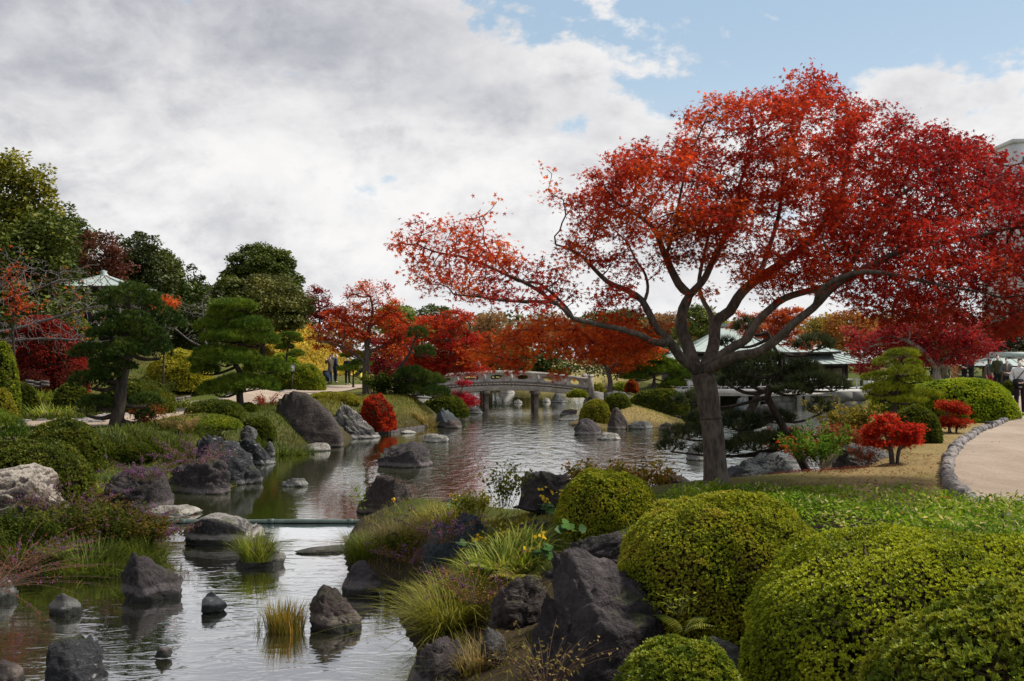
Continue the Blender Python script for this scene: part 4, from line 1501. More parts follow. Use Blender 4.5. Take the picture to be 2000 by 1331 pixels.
def crown_tree(label, px, Y, basepy, blobs, pal, n=7000, size=0.20, name='broadleaf_tree', clumps=40, group=None, trad=0.16, mt=None, tm=T_LEAF, jit=.2, fill=.35, zb=None, rc=(.22, .44), bark=None, limbs=True):
    """dense tree: leaf clumps over the blob surfaces, with trunk and limbs inside"""
    seed = int(px * 7 + basepy * 3 + len(blobs) + blobs[0][1]) % 9973
    r = np.random.default_rng(seed)
    X = (px - 1000) / F * Y
    zb = gz(X, Y) if zb is None else zb
    loc = A([X, Y, zb])
    t = thing(name, label, 'tree', loc, group)
    area = A([b[2] * b[3] for b in blobs])
    P_, N_, cc = [], [], []
    tops = []
    for b, w in zip(blobs, area / area.sum()):
        c = P(b[0], b[1], Y + (b[4] if len(b) > 4 else 0))
        rx, rz = b[2] / F * Y, b[3] / F * Y
        rad = A([rx, rx * .85, rz])
        tops.append((c, rad))
        nc = max(5, int(clumps * w))
        cd = rdir(nc, -.9, 1, r)
        cpos = c + cd * rad * r.uniform(.72, .95, (nc, 1))
        cr = r.uniform(*rc, (nc, 1)) * rad * A([1, 1, .8])
        nl = max(20, int(n * w))
        k = r.integers(0, nc, nl)
        d = rdir(nl, -.6, 1, r)
        pos = cpos[k] + d * cr[k] * r.uniform(.6, 1.08, (nl, 1))
        inn = r.random(nl) < .22
        pos[inn] = c + rdir(int(inn.sum()), -1, 1, r) * rad * (r.random((int(inn.sum()), 1)) ** .45) * .85
        P_.append(pos)
        N_.append(nrm(d + cd[k] * .4 + A([0, 0, .35])))
    pos, N = np.concatenate(P_), np.concatenate(N_)
    m_ = len(pos)
    D = nrm(rdir(m_, -.8, .5, r) + N * .35)
    c = tint(pal, pos, 1.6, jit, seed % 41)
    bag = Leaves()
    bag.add(tm, pos, D, nrm(N + r.normal(0, .45, (m_, 3))), size * r.uniform(.55, 1.3, m_), c)
    bag.build('crown', mt or M_EVER, t)
    s = Mesh()
    cx = np.mean([q[0] for q in tops], 0)
    top = max(tops, key=lambda q: q[0][2])
    ax = A([loc - A([0, 0, .2]), loc + (cx - loc) * A([.35, .35, .45]), cx, top[0] + A([0, 0, top[1][2] * .5])])
    ax = catmull(ax, 5)
    s.tube(ax, np.linspace(trad * 1.2, trad * .15, len(ax)), 8)
    s.build('trunk', bark or M_BARKD, t, smooth=True)
    if limbs:
        s = Mesh()
        for q, rad in tops:
            for _ in range(5):
                e = q + rdir(1, -.2, 1, r)[0] * rad * .85
                st_ = ax[int(len(ax) * r.uniform(.35, .75))]
                mid = (st_ + e) / 2 + A([0, 0, -.12 * np.linalg.norm(e - st_)])
                s.tube([st_, mid, e], [trad * .35, trad * .22, trad * .06], 5, cap=False)
        s.build('limbs', bark or M_BARKD, t, smooth=True)
    return t


PINE = [(0.025, 0.052, 0.010), (0.060, 0.100, 0.014), (0.115, 0.150, 0.022)]
PINEB = [(0.055, 0.105, 0.010), (0.12, 0.185, 0.016), (0.20, 0.26, 0.024)]
PINEY = [(0.13, 0.17, 0.010), (0.25, 0.29, 0.016), (0.37, 0.39, 0.025)]
PINED = [(0.020, 0.034, 0.014), (0.042, 0.060, 0.022), (0.090, 0.100, 0.04)]


def pine(label, base, Y, trunk, pads, pal, per=9.0, needle=0.13, nn=11, trad=0.11, name='pine_tree', dome=1.0, wid=0.011, bark=None, zb=None, sub=None, group=None, droop=.0, cloud=True):
    """cloud pruned pine: a bent trunk, a branch to every pad, needle tufts over each pad"""
    seed = int(base[0] * 5 + base[1] * 3) % 9973
    r = np.random.default_rng(seed)
    zb = CZ - (base[1] - HOR) / F * Y if zb is None else zb
    loc = A([(base[0] - 1000) / F * Y, Y, zb])
    t = thing(name, label, 'tree', loc, group)
    pts = [P(x, y, Y + dy) for x, y, dy in trunk]
    pts[0] = loc - A([0, 0, .08])
    ax = catmull(pts, 8)
    rr = np.linspace(1, .28, len(ax)) * trad
    rr[:4] *= A([1.35, 1.2, 1.1, 1.03])
    s = Mesh()
    s.tube(ax, rr, 10)
    s.build('trunk', bark or M_BARKD, t, smooth=True)
    for pd in pads:
        px, py, rx, ry = pd[:4]
        dy = pd[4] if len(pd) > 4 else r.uniform(-.35, .35)
        c = P(px, py, Y + dy)
        ax_, az_ = rx / F * Y, ry / F * Y
        ay_ = ax_ * .75
        # branch
        low = ax[ax[:, 2] < c[2] + .15]
        cand = low if len(low) else ax
        j = np.linalg.norm((cand - c) * A([1, 1, 1.6]), axis=1).argmin()
        st_ = cand[j]
        e = c - A([0, 0, az_ * .55])
        br = Mesh()
        mid = (st_ + e) / 2 + A([r.normal(0, .04), 0, -.04 - .05 * np.linalg.norm(e - st_)])
        cv = catmull([st_, mid, e], 6)
        br.tube(cv, np.linspace(max(.012, trad * .42), max(.008, trad * .18), len(cv)), 6, cap=False)
        ns = max(5, int(ax_ * 22))
        se = c + rdir(ns, -.15, .6, r) * A([ax_, ay_, az_]) * .8
        sm = (se + e) / 2 + A([0, 0, -.02])
        br.prisms(np.repeat(e[None], ns, 0), sm, .010, .007, 4)
        br.prisms(sm, se, .007, .004, 4)
        br.build('branch', bark or M_BARKD, t)
        # needle tufts
        area = ax_ * ay_
        nt = int(max(40, per * 175 * area))
        d = rdir(nt, -.25, 1.0, r)
        lm = 1 + .28 * (fbm(d * 2.6 + seed + px, 2, 5) - .5) * 2
        tp = c + d * A([ax_, ay_, az_ * 1.12]) * (lm * r.uniform(.80, 1.0, nt))[:, None]
        tn = nrm(d * A([.8, .8, .7]) + A([0, 0, .55]) + r.normal(0, .2, (nt, 3)))
        k = np.repeat(np.arange(nt), nn)
        M = len(k)
        D = nrm(tn[k] + rdir(M, -.4, 1, r) * .85)
        base_c = tint(pal, tp, .5, .18, seed % 29)
        c_ = base_c[k] * np.clip(1 + r.normal(0, .2, (M, 1)), .4, 1.7)
        bag = Leaves()
        L = needle * r.uniform(.6, 1.1, M)
        bag.add(T_NEEDLE, tp[k] - D * (L * .2)[:, None], D, rdir(M, -1, 1, r), L, c_, sx=np.full(M, wid))
        bag.build('needle_pad', M_NEEDLE, t)
    return t


def blades(B, n_, az, lean, length, width, bend, col, bag):
    """arching grass blades: 7 vertices each"""
    t = A([0, .38, .72, 1.0])
    out = np.stack([np.cos(az), np.sin(az), 0 * az], 1)
    sd = np.stack([-np.sin(az), np.cos(az), 0 * az], 1)
    V = []
    for i, tt in enumerate(t):
        hz = length * (tt * np.sin(lean) + bend * tt * tt)
        vt = length * (tt * np.cos(lean) - .55 * bend * tt ** 2.4)
        p = B + out * hz[:, None] + A([0, 0, 1]) * vt[:, None]
        if i < 3:
            w_ = (width * (1, .9, .6)[i] / 2)[:, None]
            V += [p - sd * w_, p + sd * w_]
        else:
            V.append(p)
    V = np.stack(V, 1).reshape(-1, 3)
    b = (np.arange(n_) * 7)[:, None]
    q = np.concatenate([b + A([[0, 1, 3, 2]]).astype(int), b + A([[2, 3, 5, 4]]).astype(int)])
    tr = b + A([[4, 5, 6]]).astype(int)
    bag.raw(V, [q, tr], np.repeat(col, 7, 0))


GR_G = [(0.050, 0.080, 0.008), (0.12, 0.155, 0.014), (0.22, 0.22, 0.03)]
GR_Y = [(0.07, 0.085, 0.010), (0.19, 0.18, 0.022), (0.34, 0.27, 0.045)]
GR_T = [(0.10, 0.10, 0.02), (0.24, 0.18, 0.06), (0.36, 0.25, 0.11)]
GR_L = [(0.10, 0.15, 0.012), (0.20, 0.25, 0.025), (0.36, 0.36, 0.08)]


def grass(label, px, py, Y, n, hgt, spread, pal, width=0.007, bend=.5, z=None, name='grass_clump', lean=.5, cat='grass', depth_k=.7, group=None, jit=.25):
    seed = int(px * 3 + py * 5) % 9973
    r = np.random.default_rng(seed)
    c = P(px, py, Y)
    if z is not None:
        c[2] = z
    t = thing(name, label, cat, c, group)
    a = r.uniform(0, 2 * np.pi, n)
    q = spread * np.sqrt(r.random(n)) * .8
    B = c + np.stack([q * np.cos(a), q * np.sin(a) * depth_k, 0 * q], 1)
    gzv = ground(B[:, :2])
    B[:, 2] = np.where(z is None, B[:, 2], z) if z is not None else np.minimum(np.maximum(gzv, -.1), c[2] + .25)
    az = a + r.normal(0, .6, n)
    col = tint(pal, B + rdir(n, -1, 1, r) * .1, .15, jit, seed % 31)
    bag = Leaves()
    blades(B, n, az, np.abs(r.normal(0, lean, n)) * .8, hgt * r.uniform(.5, 1.15, n), width * r.uniform(.7, 1.3, n), bend * r.uniform(.3, 1.5, n), col, bag)
    bag.build('blades', M_BLADE, t)
    return t, c, r


def stems(t, c, r, n, hgt, spread, mat_, rad=.0025, lean=.5, curve=.3):
    """arching bare stems; returns sample points along them"""
    s = Mesh()
    a = r.uniform(0, 2 * np.pi, n)
    b = c + np.stack([np.cos(a), np.sin(a) * .7, 0 * a], 1) * (spread * .4 * r.random((n, 1)))
    out = np.stack([np.cos(a), np.sin(a) * .8, 0 * a], 1)
    L = hgt * r.uniform(.6, 1.15, n)[:, None]
    le = np.abs(r.normal(lean, .25, n))[:, None]
    seg, pts = 5, []
    for tt in np.linspace(0, 1, seg + 1):
        pts.append(b + out * L * (tt * np.sin(le) + curve * tt * tt) + A([0, 0, 1]) * L * (tt * np.cos(le) - curve * .6 * tt ** 2.2))
    pts = A(pts)
    for i in range(seg):
        s.prisms(pts[i], pts[i + 1], rad * (1 - .12 * i), rad * (1 - .12 * (i + 1)))
    s.build('stems', mat_, t)['kind'] = 'stuff'
    return pts


def along(pts, n, r, lo=.25):
    u = r.uniform(lo, 1, n) * (len(pts) - 1)
    i = np.minimum(u.astype(int), len(pts) - 2)
    k = r.integers(0, pts.shape[1], n)
    f = (u - i)[:, None]
    return pts[i, k] * (1 - f) + pts[i + 1, k] * f, nrm(pts[i + 1, k] - pts[i, k])


M_BERRY = leaf_mat('berry_purple', 0.0, 0.35, 0.5)
BERRY = [(0.060, 0.009, 0.060), (0.13, 0.022, 0.12), (0.20, 0.055, 0.17)]
OCT_V = A([(1, 0, 0), (-1, 0, 0), (0, 1, 0), (0, -1, 0), (0, 0, 1), (0, 0, -1)])
OCT_F = np.asarray([[0, 2, 4], [2, 1, 4], [1, 3, 4], [3, 0, 4], [2, 0, 5], [1, 2, 5], [3, 1, 5], [0, 3, 5]])


def berry_shrub(label, px, py, Y, n, hgt, spread, nb, nl, leafpal, z=None, lean=.6, curve=.35, bsize=.011, lsize=.03, name='beautyberry_shrub', pal=BERRY, mstem=None):
    seed = int(px * 3 + py * 7) % 9973
    r = np.random.default_rng(seed)
    c = P(px, py, Y)
    if z is not None:
        c[2] = z
    t = thing(name, label, 'shrub', c)
    pts = stems(t, c, r, n, hgt, spread, mstem or M_TWIGP, .0035, lean, curve)
    if nl:
        p, d = along(pts, nl, r, .1)
        bag = Leaves()
        D = nrm(np.cross(d, rdir(nl, -1, 1, r)) + A([0, 0, -.15]))
        bag.add(T_LEAF, p, D, nrm(A([0, 0, 1]) + r.normal(0, .5, (nl, 3))), lsize * r.uniform(.6, 1.3, nl), tint(leafpal, p, .2, .25, 3))
        bag.build('leaves', M_LEAF, t)
    if nb:
        nb = int(nb * .38)
        p, d = along(pts, nb // 5, r, .35)
        p = np.repeat(p, 5, 0) + r.normal(0, bsize * 1.3, (len(p) * 5, 3))
        k = len(p)
        sz = bsize * r.uniform(.5, 1.0, (k, 1, 1))
        V = (p[:, None] + OCT_V[None] * sz).reshape(-1, 3)
        Fc = (OCT_F[None] + (np.arange(k) * 6)[:, None, None]).reshape(-1, 3)
        o = mk('berries', V, [Fc], M_BERRY, t, None, np.repeat(tint(pal, p, .1, .3, 2), 6, 0))
        o['kind'] = 'stuff'
    return t


M_TWIGP = plain('stem_reddish', (0.07, 0.035, 0.025), (0.11, 0.065, 0.04), 10, .8, .1)
M_STEMG = plain('stem_green', (0.07, 0.09, 0.02), (0.11, 0.12, 0.03), 10, .7, .1)


def leafy(label, px, py, Y, n, hgt, spread, nl, pal, lsize, tm=T_LEAF, z=None, lean=.45, curve=.15, name='leafy_shrub', cat='shrub', mstem=None, lo=.3, mt=None, rad=.005, group=None):
    """open shrub: stems with leaves along them"""
    seed = int(px * 9 + py * 7) % 9973
    r = np.random.default_rng(seed)
    c = P(px, py, Y)
    if z is not None:
        c[2] = z
    t = thing(name, label, cat, c, group)
    pts = stems(t, c, r, n, hgt, spread, mstem or M_TWIG, rad, lean, curve)
    p, d = along(pts, nl, r, lo)
    p = p + r.normal(0, lsize * .8, (nl, 3))
    D = nrm(rdir(nl, -.3, .7, r) + d * .5)
    bag = Leaves()
    bag.add(tm, p, D, nrm(A([0, 0, 1]) + r.normal(0, .5, (nl, 3))), lsize * r.uniform(.6, 1.3, nl), tint(pal, p, .35, .22, seed % 23))
    bag.build('leaves', mt or M_LEAF, t)
    return t


M_YEL = leaf_mat('petal_yellow', 0.25, 0.5, 0.2)


def flowers(label, px, py, Y, n, hgt, spread, z=None, leaves=14, heads=5):
    """leopard plant: round leaves at the foot, yellow daisies on upright stalks"""
    seed = int(px * 3 + py * 11) % 9973
    r = np.random.default_rng(seed)
    c = P(px, py, Y)
    if z is not None:
        c[2] = z
    t = thing('leopard_plant', label, 'flower', c)
    pts = stems(t, c, r, n, hgt, spread, M_STEMG, .004, .18, .06)
    top = pts[-1]
    ctr = np.repeat(top, heads, 0) + r.normal(0, .028, (n * heads, 3)) * A([1, 1, .8])
    k = np.repeat(np.arange(len(ctr)), 9)
    an = np.tile(np.arange(9) / 9 * 2 * np.pi, len(ctr))
    nf = nrm(rdir(len(ctr), .1, 1, r) + A([0, -.7, .2]))[k]
    u = nrm(np.cross(nf, A([[.3, .2, .9]])))
    v = np.cross(nf, u)
    D = u * np.cos(an)[:, None] + v * np.sin(an)[:, None]
    bag = Leaves()
    bag.add(T_LEAF, ctr[k], D, nf, .021 * r.uniform(.8, 1.2, len(k)), tint([(0.68, 0.40, 0.008), (0.80, 0.58, 0.012)], ctr[k], .1, .2, 3, .06))
    bag.build('petals', M_YEL, t)
    if leaves:
        p = c + np.stack([r.normal(0, spread * .7, leaves), r.normal(0, spread * .6, leaves), r.uniform(.04, .16, leaves)], 1)
        bag = Leaves()
        bag.add(T_BROAD, p, nrm(rdir(leaves, -.2, .3, r)), nrm(A([0, -.3, 1]) + r.normal(0, .3, (leaves, 3))), .10 * r.uniform(.7, 1.2, leaves), tint([(0.03, 0.075, 0.015), (0.07, 0.14, 0.03)], p, .1, .2, 1), sx=.16)
        bag.build('leaves', M_BUSH, t)
    return t


def fern(label, px, py, Y, n, L, pal, z=None, name='fern'):
    seed = int(px * 3 + py * 13) % 9973
    r = np.random.default_rng(seed)
    c = P(px, py, Y)
    if z is not None:
        c[2] = z
    t = thing(name, label, 'fern', c)
    bag = Leaves()
    s = Mesh()
    for i in range(n):
        az = r.uniform(0, 2 * np.pi)
        out = A([math.cos(az), math.sin(az), 0])
        sd = A([-math.sin(az), math.cos(az), 0])
        l = L * r.uniform(.7, 1.1)
        tt = np.linspace(0.08, 1, 16)
        rach = c + out * (l * (.45 * tt + .45 * tt ** 2))[:, None] + A([0, 0, 1]) * (l * (.85 * tt - .55 * tt ** 2.2))[:, None]
        s.tube(rach[::3], .003, 3, cap=False)
        w_ = l * .22 * np.sin(np.pi * np.clip(tt * .88 + .12, 0, 1)) + .01
        for sg in (-1, 1):
            D = nrm(sd * sg + out * .35 + A([0, 0, -.15]) + 0 * rach)
            bag.add(T_NARROW, rach, D, np.repeat(A([[0, 0, 1.0]]), 16, 0), w_, tint(pal, rach, .2, .15, seed % 19), sx=w_ * .9 + .012)
    s.build('ribs', M_STEMG, t)
    bag.build('fronds', M_BLADE, t)
    return t
# ------------------------------------------------------------------ the big maple in front
def hero():
    Y = 13.2
    trunk = [
        [(1400, 938, 0), (1393, 850, 0), (1384, 785, 0), (1377, 742, 0), (1368, 722, -.05)],
        # A: long limb to the left
        [(1366, 728, 0), (1352, 715, -.1), (1331, 697, -.2), (1306, 664, -.35), (1283, 634, -.45), (1266, 605, -.5), (1250, 583, -.5), (1222, 566, -.55), (1187, 551, -.6), (1152, 520, -.6), (1128, 496, -.7), (1085, 478, -.7)],
        [(1258, 590, -.5), (1265, 565, -.3), (1258, 530, -.1), (1240, 505, 0), (1222, 470, .1), (1190, 440, .2)],
        # low boughs that sweep left
        [(1306, 664, -.35), (1280, 670, -.6), (1252, 655, -.8), (1215, 643, -.9), (1180, 635, -1.0), (1151, 628, -1.1), (1119, 622, -1.15), (1088, 594, -1.2), (1052, 591, -1.3), (988, 588, -1.4), (930, 577, -1.5), (880, 575, -1.5)],
        [(1085, 594, -1.2), (1060, 570, -1.1), (1020, 548, -1.2), (960, 524, -1.3), (900, 503, -1.3), (840, 487, -1.3), (800, 470, -1.3)],
        [(1119, 622, -1.15), (1105, 600, -1.0), (1075, 570, -.8), (1050, 552, -.7), (1000, 545, -.6), (950, 480, -.6), (945, 440, -.6)],
        [(1300, 672, -.4), (1275, 672, .1), (1245, 682, .3), (1215, 690, .4), (1185, 676, .4), (1155, 668, .4), (1128, 648, .4), (1070, 642, .4), (1020, 645, .4), (985, 660, .4)],
        [(1128, 648, .4), (1110, 662, .3), (1080, 680, .2), (1040, 695, .2), (1000, 705, .2)],
        [(1215, 688, .4), (1180, 695, .35), (1140, 700, .3), (1100, 722, .25)],
        # B: stout limb up the middle left
        [(1364, 724, 0), (1356, 708, .1), (1340, 664, .25), (1332, 632, .3), (1336, 600, .3), (1347, 575, .3), (1330, 560, .3), (1312, 530, .2), (1297, 497, .1), (1275, 450, 0), (1240, 420, -.1), (1200, 395, -.2)],
        [(1347, 577, .3), (1376, 545, .5), (1395, 505, .6), (1416, 464, .7), (1442, 412, .7), (1446, 362, .7), (1465, 302, .7), (1470, 240, .7)],
        [(1300, 500, .1), (1320, 440, .3), (1330, 380, .4), (1350, 300, .4), (1380, 230, .4)],
        # C: centre
        [(1372, 728, 0), (1393, 680, .3), (1398, 630, .5), (1424, 610, .5), (1446, 575, .5), (1480, 545, .5), (1528, 513, .4), (1560, 490, .4), (1600, 450, .4), (1640, 400, .5), (1650, 340, .5), (1660, 260, .5), (1650, 180, .5)],
        [(1390, 660, .4), (1388, 612, .8), (1370, 575, 1.1), (1366, 545, 1.2), (1380, 480, 1.3), (1400, 400, 1.3), (1410, 320, 1.3)],
        [(1480, 545, .5), (1500, 490, .9), (1520, 420, 1.0), (1530, 340, 1.0), (1560, 250, 1.0), (1590, 160, 1.0)],
        # D, E: right
        [(1374, 726, 0), (1402, 700, -.1), (1428, 681, -.2), (1458, 664, -.3), (1475, 634, -.3), (1500, 608, -.3), (1532, 583, -.3), (1590, 565, -.3), (1672, 541, -.3), (1740, 500, -.2), (1800, 440, -.2), (1840, 370, -.2)],
        [(1376, 730, 0), (1411, 708, -.4), (1442, 695, -.6), (1483, 686, -.8), (1525, 656, -.9), (1553, 628, -1.0), (1592, 598, -1.0), (1630, 560, -1.0), (1692, 522, -1.0), (1775, 486, -1.0), (1880, 468, -1.1), (1960, 450, -1.1), (2050, 430, -1.1)],
        [(1592, 598, -1.0), (1610, 560, -1.4), (1680, 530, -1.6), (1760, 540, -1.7), (1850, 560, -1.8), (1950, 580, -1.8)],
        [(1640, 553, -.3), (1690, 470, .2), (1740, 400, .4), (1780, 320, .5), (1790, 250, .5)],
        [(1730, 400, .4), (1820, 340, .7), (1890, 300, .8)],
    ]
    B = [(1585, 190, 70, 62, .6, 1.2, .7), (1495, 228, 100, 60, .6, 1.5), (1400, 235, 80, 55, .4, 1.2, .7), (1385, 320, 105, 75, .3, 1.6), (1265, 335, 85, 60, -.1, 1.3),
         (1200, 385, 85, 58, -.2, 1.2), (1290, 425, 105, 55, .1, 1.3), (1150, 430, 50, 48, -.4, .8, .8), (1105, 385, 36, 42, -.6, .5, .6), (1425, 420, 100, 68, .4, 1.7),
         (1560, 340, 115, 88, .5, 2.0), (1700, 275, 105, 80, .3, 1.8), (1790, 300, 100, 70, .1, 1.6), (1885, 335, 85, 75, 0, 1.5), (1960, 400, 85, 85, -.2, 1.5), (1690, 410, 125, 78, .2, 2.0),
         (1830, 435, 130, 78, -.2, 1.9), (1560, 462, 95, 56, .2, 1.6), (1640, 520, 85, 36, 0, 1.4, .8), (1480, 520, 60, 36, .2, 1.0, .7), (1330, 500, 60, 52, .1, .9, .7), (1430, 505, 60, 40, .5, .9), (1535, 540, 72, 32, .2, 1.0), (1375, 560, 36, 24, .4, .5, .6),
         (1940, 520, 110, 72, -.8, 1.6), (1790, 535, 110, 56, -.6, 1.5), (1850, 606, 150, 36, -1.0, 1.3), (1985, 610, 90, 50, -1.0, 1.2), (2090, 450, 110, 140, -.6, 1.8), (1790, 628, 110, 24, -1.0, 1.0), (1940, 638, 100, 26, -1.0, 1.0), (1740, 590, 80, 40, -.8, 1.2),
         (1125, 502, 45, 34, -.7, .6), (1195, 520, 40, 32, -.4, .5), (1205, 572, 48, 26, -.6, .5), (1180, 590, 30, 20, -.6, .4),
         (1040, 530, 62, 34, -1.0, .8), (955, 505, 62, 48, -1.2, .9), (892, 470, 55, 50, -1.3, .8), (925, 445, 30, 36, -1.0, .5, .6), (800, 475, 40, 44, -1.4, .6, .7), (820, 535, 42, 36, -1.4, .6, .8), (880, 545, 60, 36, -1.4, .7), (955, 572, 72, 28, -1.3, .8), (1055, 600, 60, 24, -1.2, .8), (1100, 560, 40, 26, -1, .5),
         (1240, 652, 62, 30, .2, .9), (1170, 655, 60, 30, .3, .9), (1090, 655, 60, 32, .3, .9), (1020, 660, 50, 34, .3, .8), (970, 680, 40, 34, .3, .7), (1060, 690, 60, 24, .3, .8), (1000, 712, 48, 20, .3, .6), (1130, 690, 50, 24, .3, .8), (1200, 690, 46, 22, .3, .8), (1090, 728, 26, 22, .2, .5), (1240, 690, 40, 16, .2, .6), (930, 700, 28, 24, .3, .5, .7), (1000, 600, 45, 20, -.6, .5, .6),
         (1040, 350, 14, 12, -.6, .3, .5), (1075, 330, 20, 30, -.6, .3, .35), (985, 400, 25, 25, -1, .3, .3)]
    seed = 77
    r = np.random.default_rng(seed)
    step = .105
    loc = P(1397, 938, Y)
    nodes, par, tubes = [], [], []
    for li, line in enumerate(trunk):
        pts = [P(px, py, Y + dy) for px, py, dy in line]
        if li == 0:
            pts[0] = pts[0] - A([0, 0, .12])
        pts = catmull(pts, 8)
        pts = resample(pts, step)
        pts[1:-1] += (vnoise(pts[1:-1] * 2.2, li)[:, None] - .5) * .045
        prev = -1
        if li:
            d = np.linalg.norm(A(nodes) - pts[0], axis=1)
            prev = int(d.argmin())
        ids = []
        for p_ in pts:
            nodes.append(p_)
            par.append(prev)
            prev = len(nodes) - 1
            ids.append(prev)
        tubes.append(ids)
    nb = len(nodes)
    At, bk = blob_pts(B, 15000, r, Y)
    At = At[fbm(At * A([1.5, 1.5, 2.6]), 3, 51) > .47]
    nd, par = grow(nodes, par, At, step, .95, .15, 110, r, .22, .03)
    rad, tips = pipe_radii(par, .0042, 2.25)
    rad = rad * min(1.0, .150 / rad[0]) if rad[0] > .15 else rad
    rad[:nb] = np.maximum(rad[:nb], .012)
    t = thing('maple_tree', 'large spreading red maple with many limbs leaning over the pond', 'tree', loc)
    # taper the hand laid limbs by what the photo shows
    want = {0: (.150, .125), 1: (.072, .012), 2: (.024, .008), 3: (.046, .010), 4: (.026, .008), 5: (.022, .007), 6: (.042, .010), 7: (.018, .007), 8: (.016, .006), 9: (.098, .014), 10: (.055, .012), 11: (.026, .01), 12: (.092, .012), 13: (.042, .01), 14: (.04, .01), 15: (.066, .010), 16: (.070, .010), 17: (.04, .01), 18: (.04, .01), 19: (.03, .008)}
    for ti, ids in enumerate(tubes):
        a, b = want[ti]
        n = len(ids)
        u = np.linspace(0, 1, n)
        rr = a * (1 - u) ** 1.0 * 1.0 + b * u
        if ti == 0:
            rr = np.interp(u, [0, .08, .25, .6, .85, 1], [.215, .168, .150, .138, .150, .155])
        rad[ids] = rr
        pr, r2 = list(ids), rr
        if par[ids[0]] >= 0:
            pr = [par[ids[0]]] + pr
            r2 = np.concatenate([[rr[0] * 1.08], rr])
        s = Mesh()
        s.tube(nd[pr], r2, 14 if a > .06 else 9)
        s.build('trunk' if ti == 0 else 'limb', M_BARK, t, smooth=True)
    s = Mesh()
    i = np.arange(nb, len(nd))
    ra = np.minimum(rad[par[i]], rad[i] * 1.3)
    s.prisms(nd[par[i]], nd[i], ra, rad[i], 4)
    s.build('branches', M_BARKD, t)['kind'] = 'stuff'
    tip = i[tips[i] <= 5]
    n = 92000
    tpx = 1000 + nd[tip, 0] / nd[tip, 1] * F
    tpy = HOR - (nd[tip, 2] - CZ) / nd[tip, 1] * F
    w = 1.0 / (1 + .15 * tips[tip]) * np.where((tpx < 1120) & (tpy < 620), .62, 1.0)
    k = r.choice(tip, n, p=w / w.sum())
    pos = nd[k] + r.normal(0, 1, (n, 3)) * A([.082, .082, .05])
    px = 1000 + pos[:, 0] / pos[:, 1] * F
    py = HOR - (pos[:, 2] - CZ) / pos[:, 1] * F
    D = nrm(rdir(n, -.9, .15, r))
    N = nrm(A([0, -.15, 1.0]) + r.normal(0, .55, (n, 3)))
    # leaf colour runs from orange on the left boughs through scarlet to crimson on the right, darkened there for crown shade
    cr = tint(MAPLE_R, pos, .55, .24, 3)
    co = tint(MAPLE_O, pos, .45, .24, 9)
    cc = tint([(0.14, 0.006, 0.009), (0.26, 0.011, 0.012), (0.39, 0.024, 0.014)], pos, .6, .24, 5)  # crimson with the shade of the crown's right side put into it
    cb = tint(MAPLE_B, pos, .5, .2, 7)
    nz = fbm(pos * 1.1, 3, 21)
    wo = np.clip(sstep(nz, .44, .60) * sstep(px, 1800, 1350) + .95 * sstep(py, 590, 650) * (px < 1330), 0, 1)[:, None]
    wc = np.clip(sstep(px, 1540, 1850) * .85 + (fbm(pos * 1.3 + 9, 2, 33) - .5) * 1.2, 0, 1)[:, None]
    wb = (np.exp(-((px - 1330) / 60) ** 2 - ((py - 510) / 55) ** 2) + .55 * sstep(py, 570, 625) * (px > 1650)).clip(0, .85)[:, None] * (r.random((n, 1)) < .7)  # brown leaves inside the crown; low right it paints the shaded underside
    c = cr * (1 - wo) + co * wo
    c = c * (1 - wc) + cc * wc
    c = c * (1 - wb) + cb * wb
    bag = Leaves()
    bag.add(T_STAR, pos, D, N, .047 * r.uniform(.6, 1.2, n), c)
    bag.build('crown', M_LEAF, t)
    # a cord tied round the trunk
    s = Mesh()
    c0 = P(1388.5, 817, Y)
    th = np.linspace(0, 2 * np.pi, 25)
    s.tube(np.stack([c0[0] + .149 * np.cos(th), c0[1] + .149 * np.sin(th), c0[2] + .012 * np.cos(th)], 1), .007, 6, cap=False)
    s.build('cord', M_DARKW, t)


hero()

# ------------------------------------------------------------------ other maples
maple('orange red maple on the left bank beside the path', (716, 772), 45.0, [[(716, 772, 0), (714, 735, 0), (716, 700, 0), (719, 655, 0), (728, 610, 0), (722, 575, 0)], [(715, 712, 0), (690, 690, -.4), (650, 672, -.6), (620, 668, -.7)], [(717, 690, 0), (760, 672, .3), (795, 660, .4)], [(719, 660, 0), (690, 640, .5), (665, 615, .6)], [(722, 640, 0), (755, 610, .4), (770, 590, .4)]],
      [(720, 566, 44, 24), (665, 630, 58, 28), (628, 655, 34, 20), (700, 648, 70, 30), (760, 632, 50, 28), (785, 672, 36, 20, 0, .6), (770, 690, 46, 16), (690, 602, 45, 20), (650, 684, 40, 12), (755, 590, 30, 22)], [(0.24, 0.014, 0.014), (0.42, 0.040, 0.014), (0.58, 0.12, 0.016), (0.56, 0.17, 0.018)], 1100, 10500, .10, .17, .15)
maple('red maple with dark shaded underside left of the bridge', (868, 790), 47.0, [[(838, 795, 0), (845, 760, 0), (862, 735, 0), (880, 700, 0), (880, 660, 0)], [(858, 740, 0), (895, 712, -.3), (925, 705, -.4)], [(850, 752, 0), (820, 715, .3), (805, 690, .4)], [(878, 705, 0), (905, 670, .3), (920, 640, .3)]],
      [(850, 640, 60, 32), (830, 680, 48, 28), (890, 670, 58, 36), (905, 700, 54, 30), (850, 712, 60, 20), (920, 722, 40, 14), (895, 625, 40, 26, 0, 1.0, .7), (925, 670, 26, 22)], [(0.26, 0.012, 0.014), (0.42, 0.032, 0.014), (0.52, 0.085, 0.016)], 1500, 15000, .10, .17, .12)
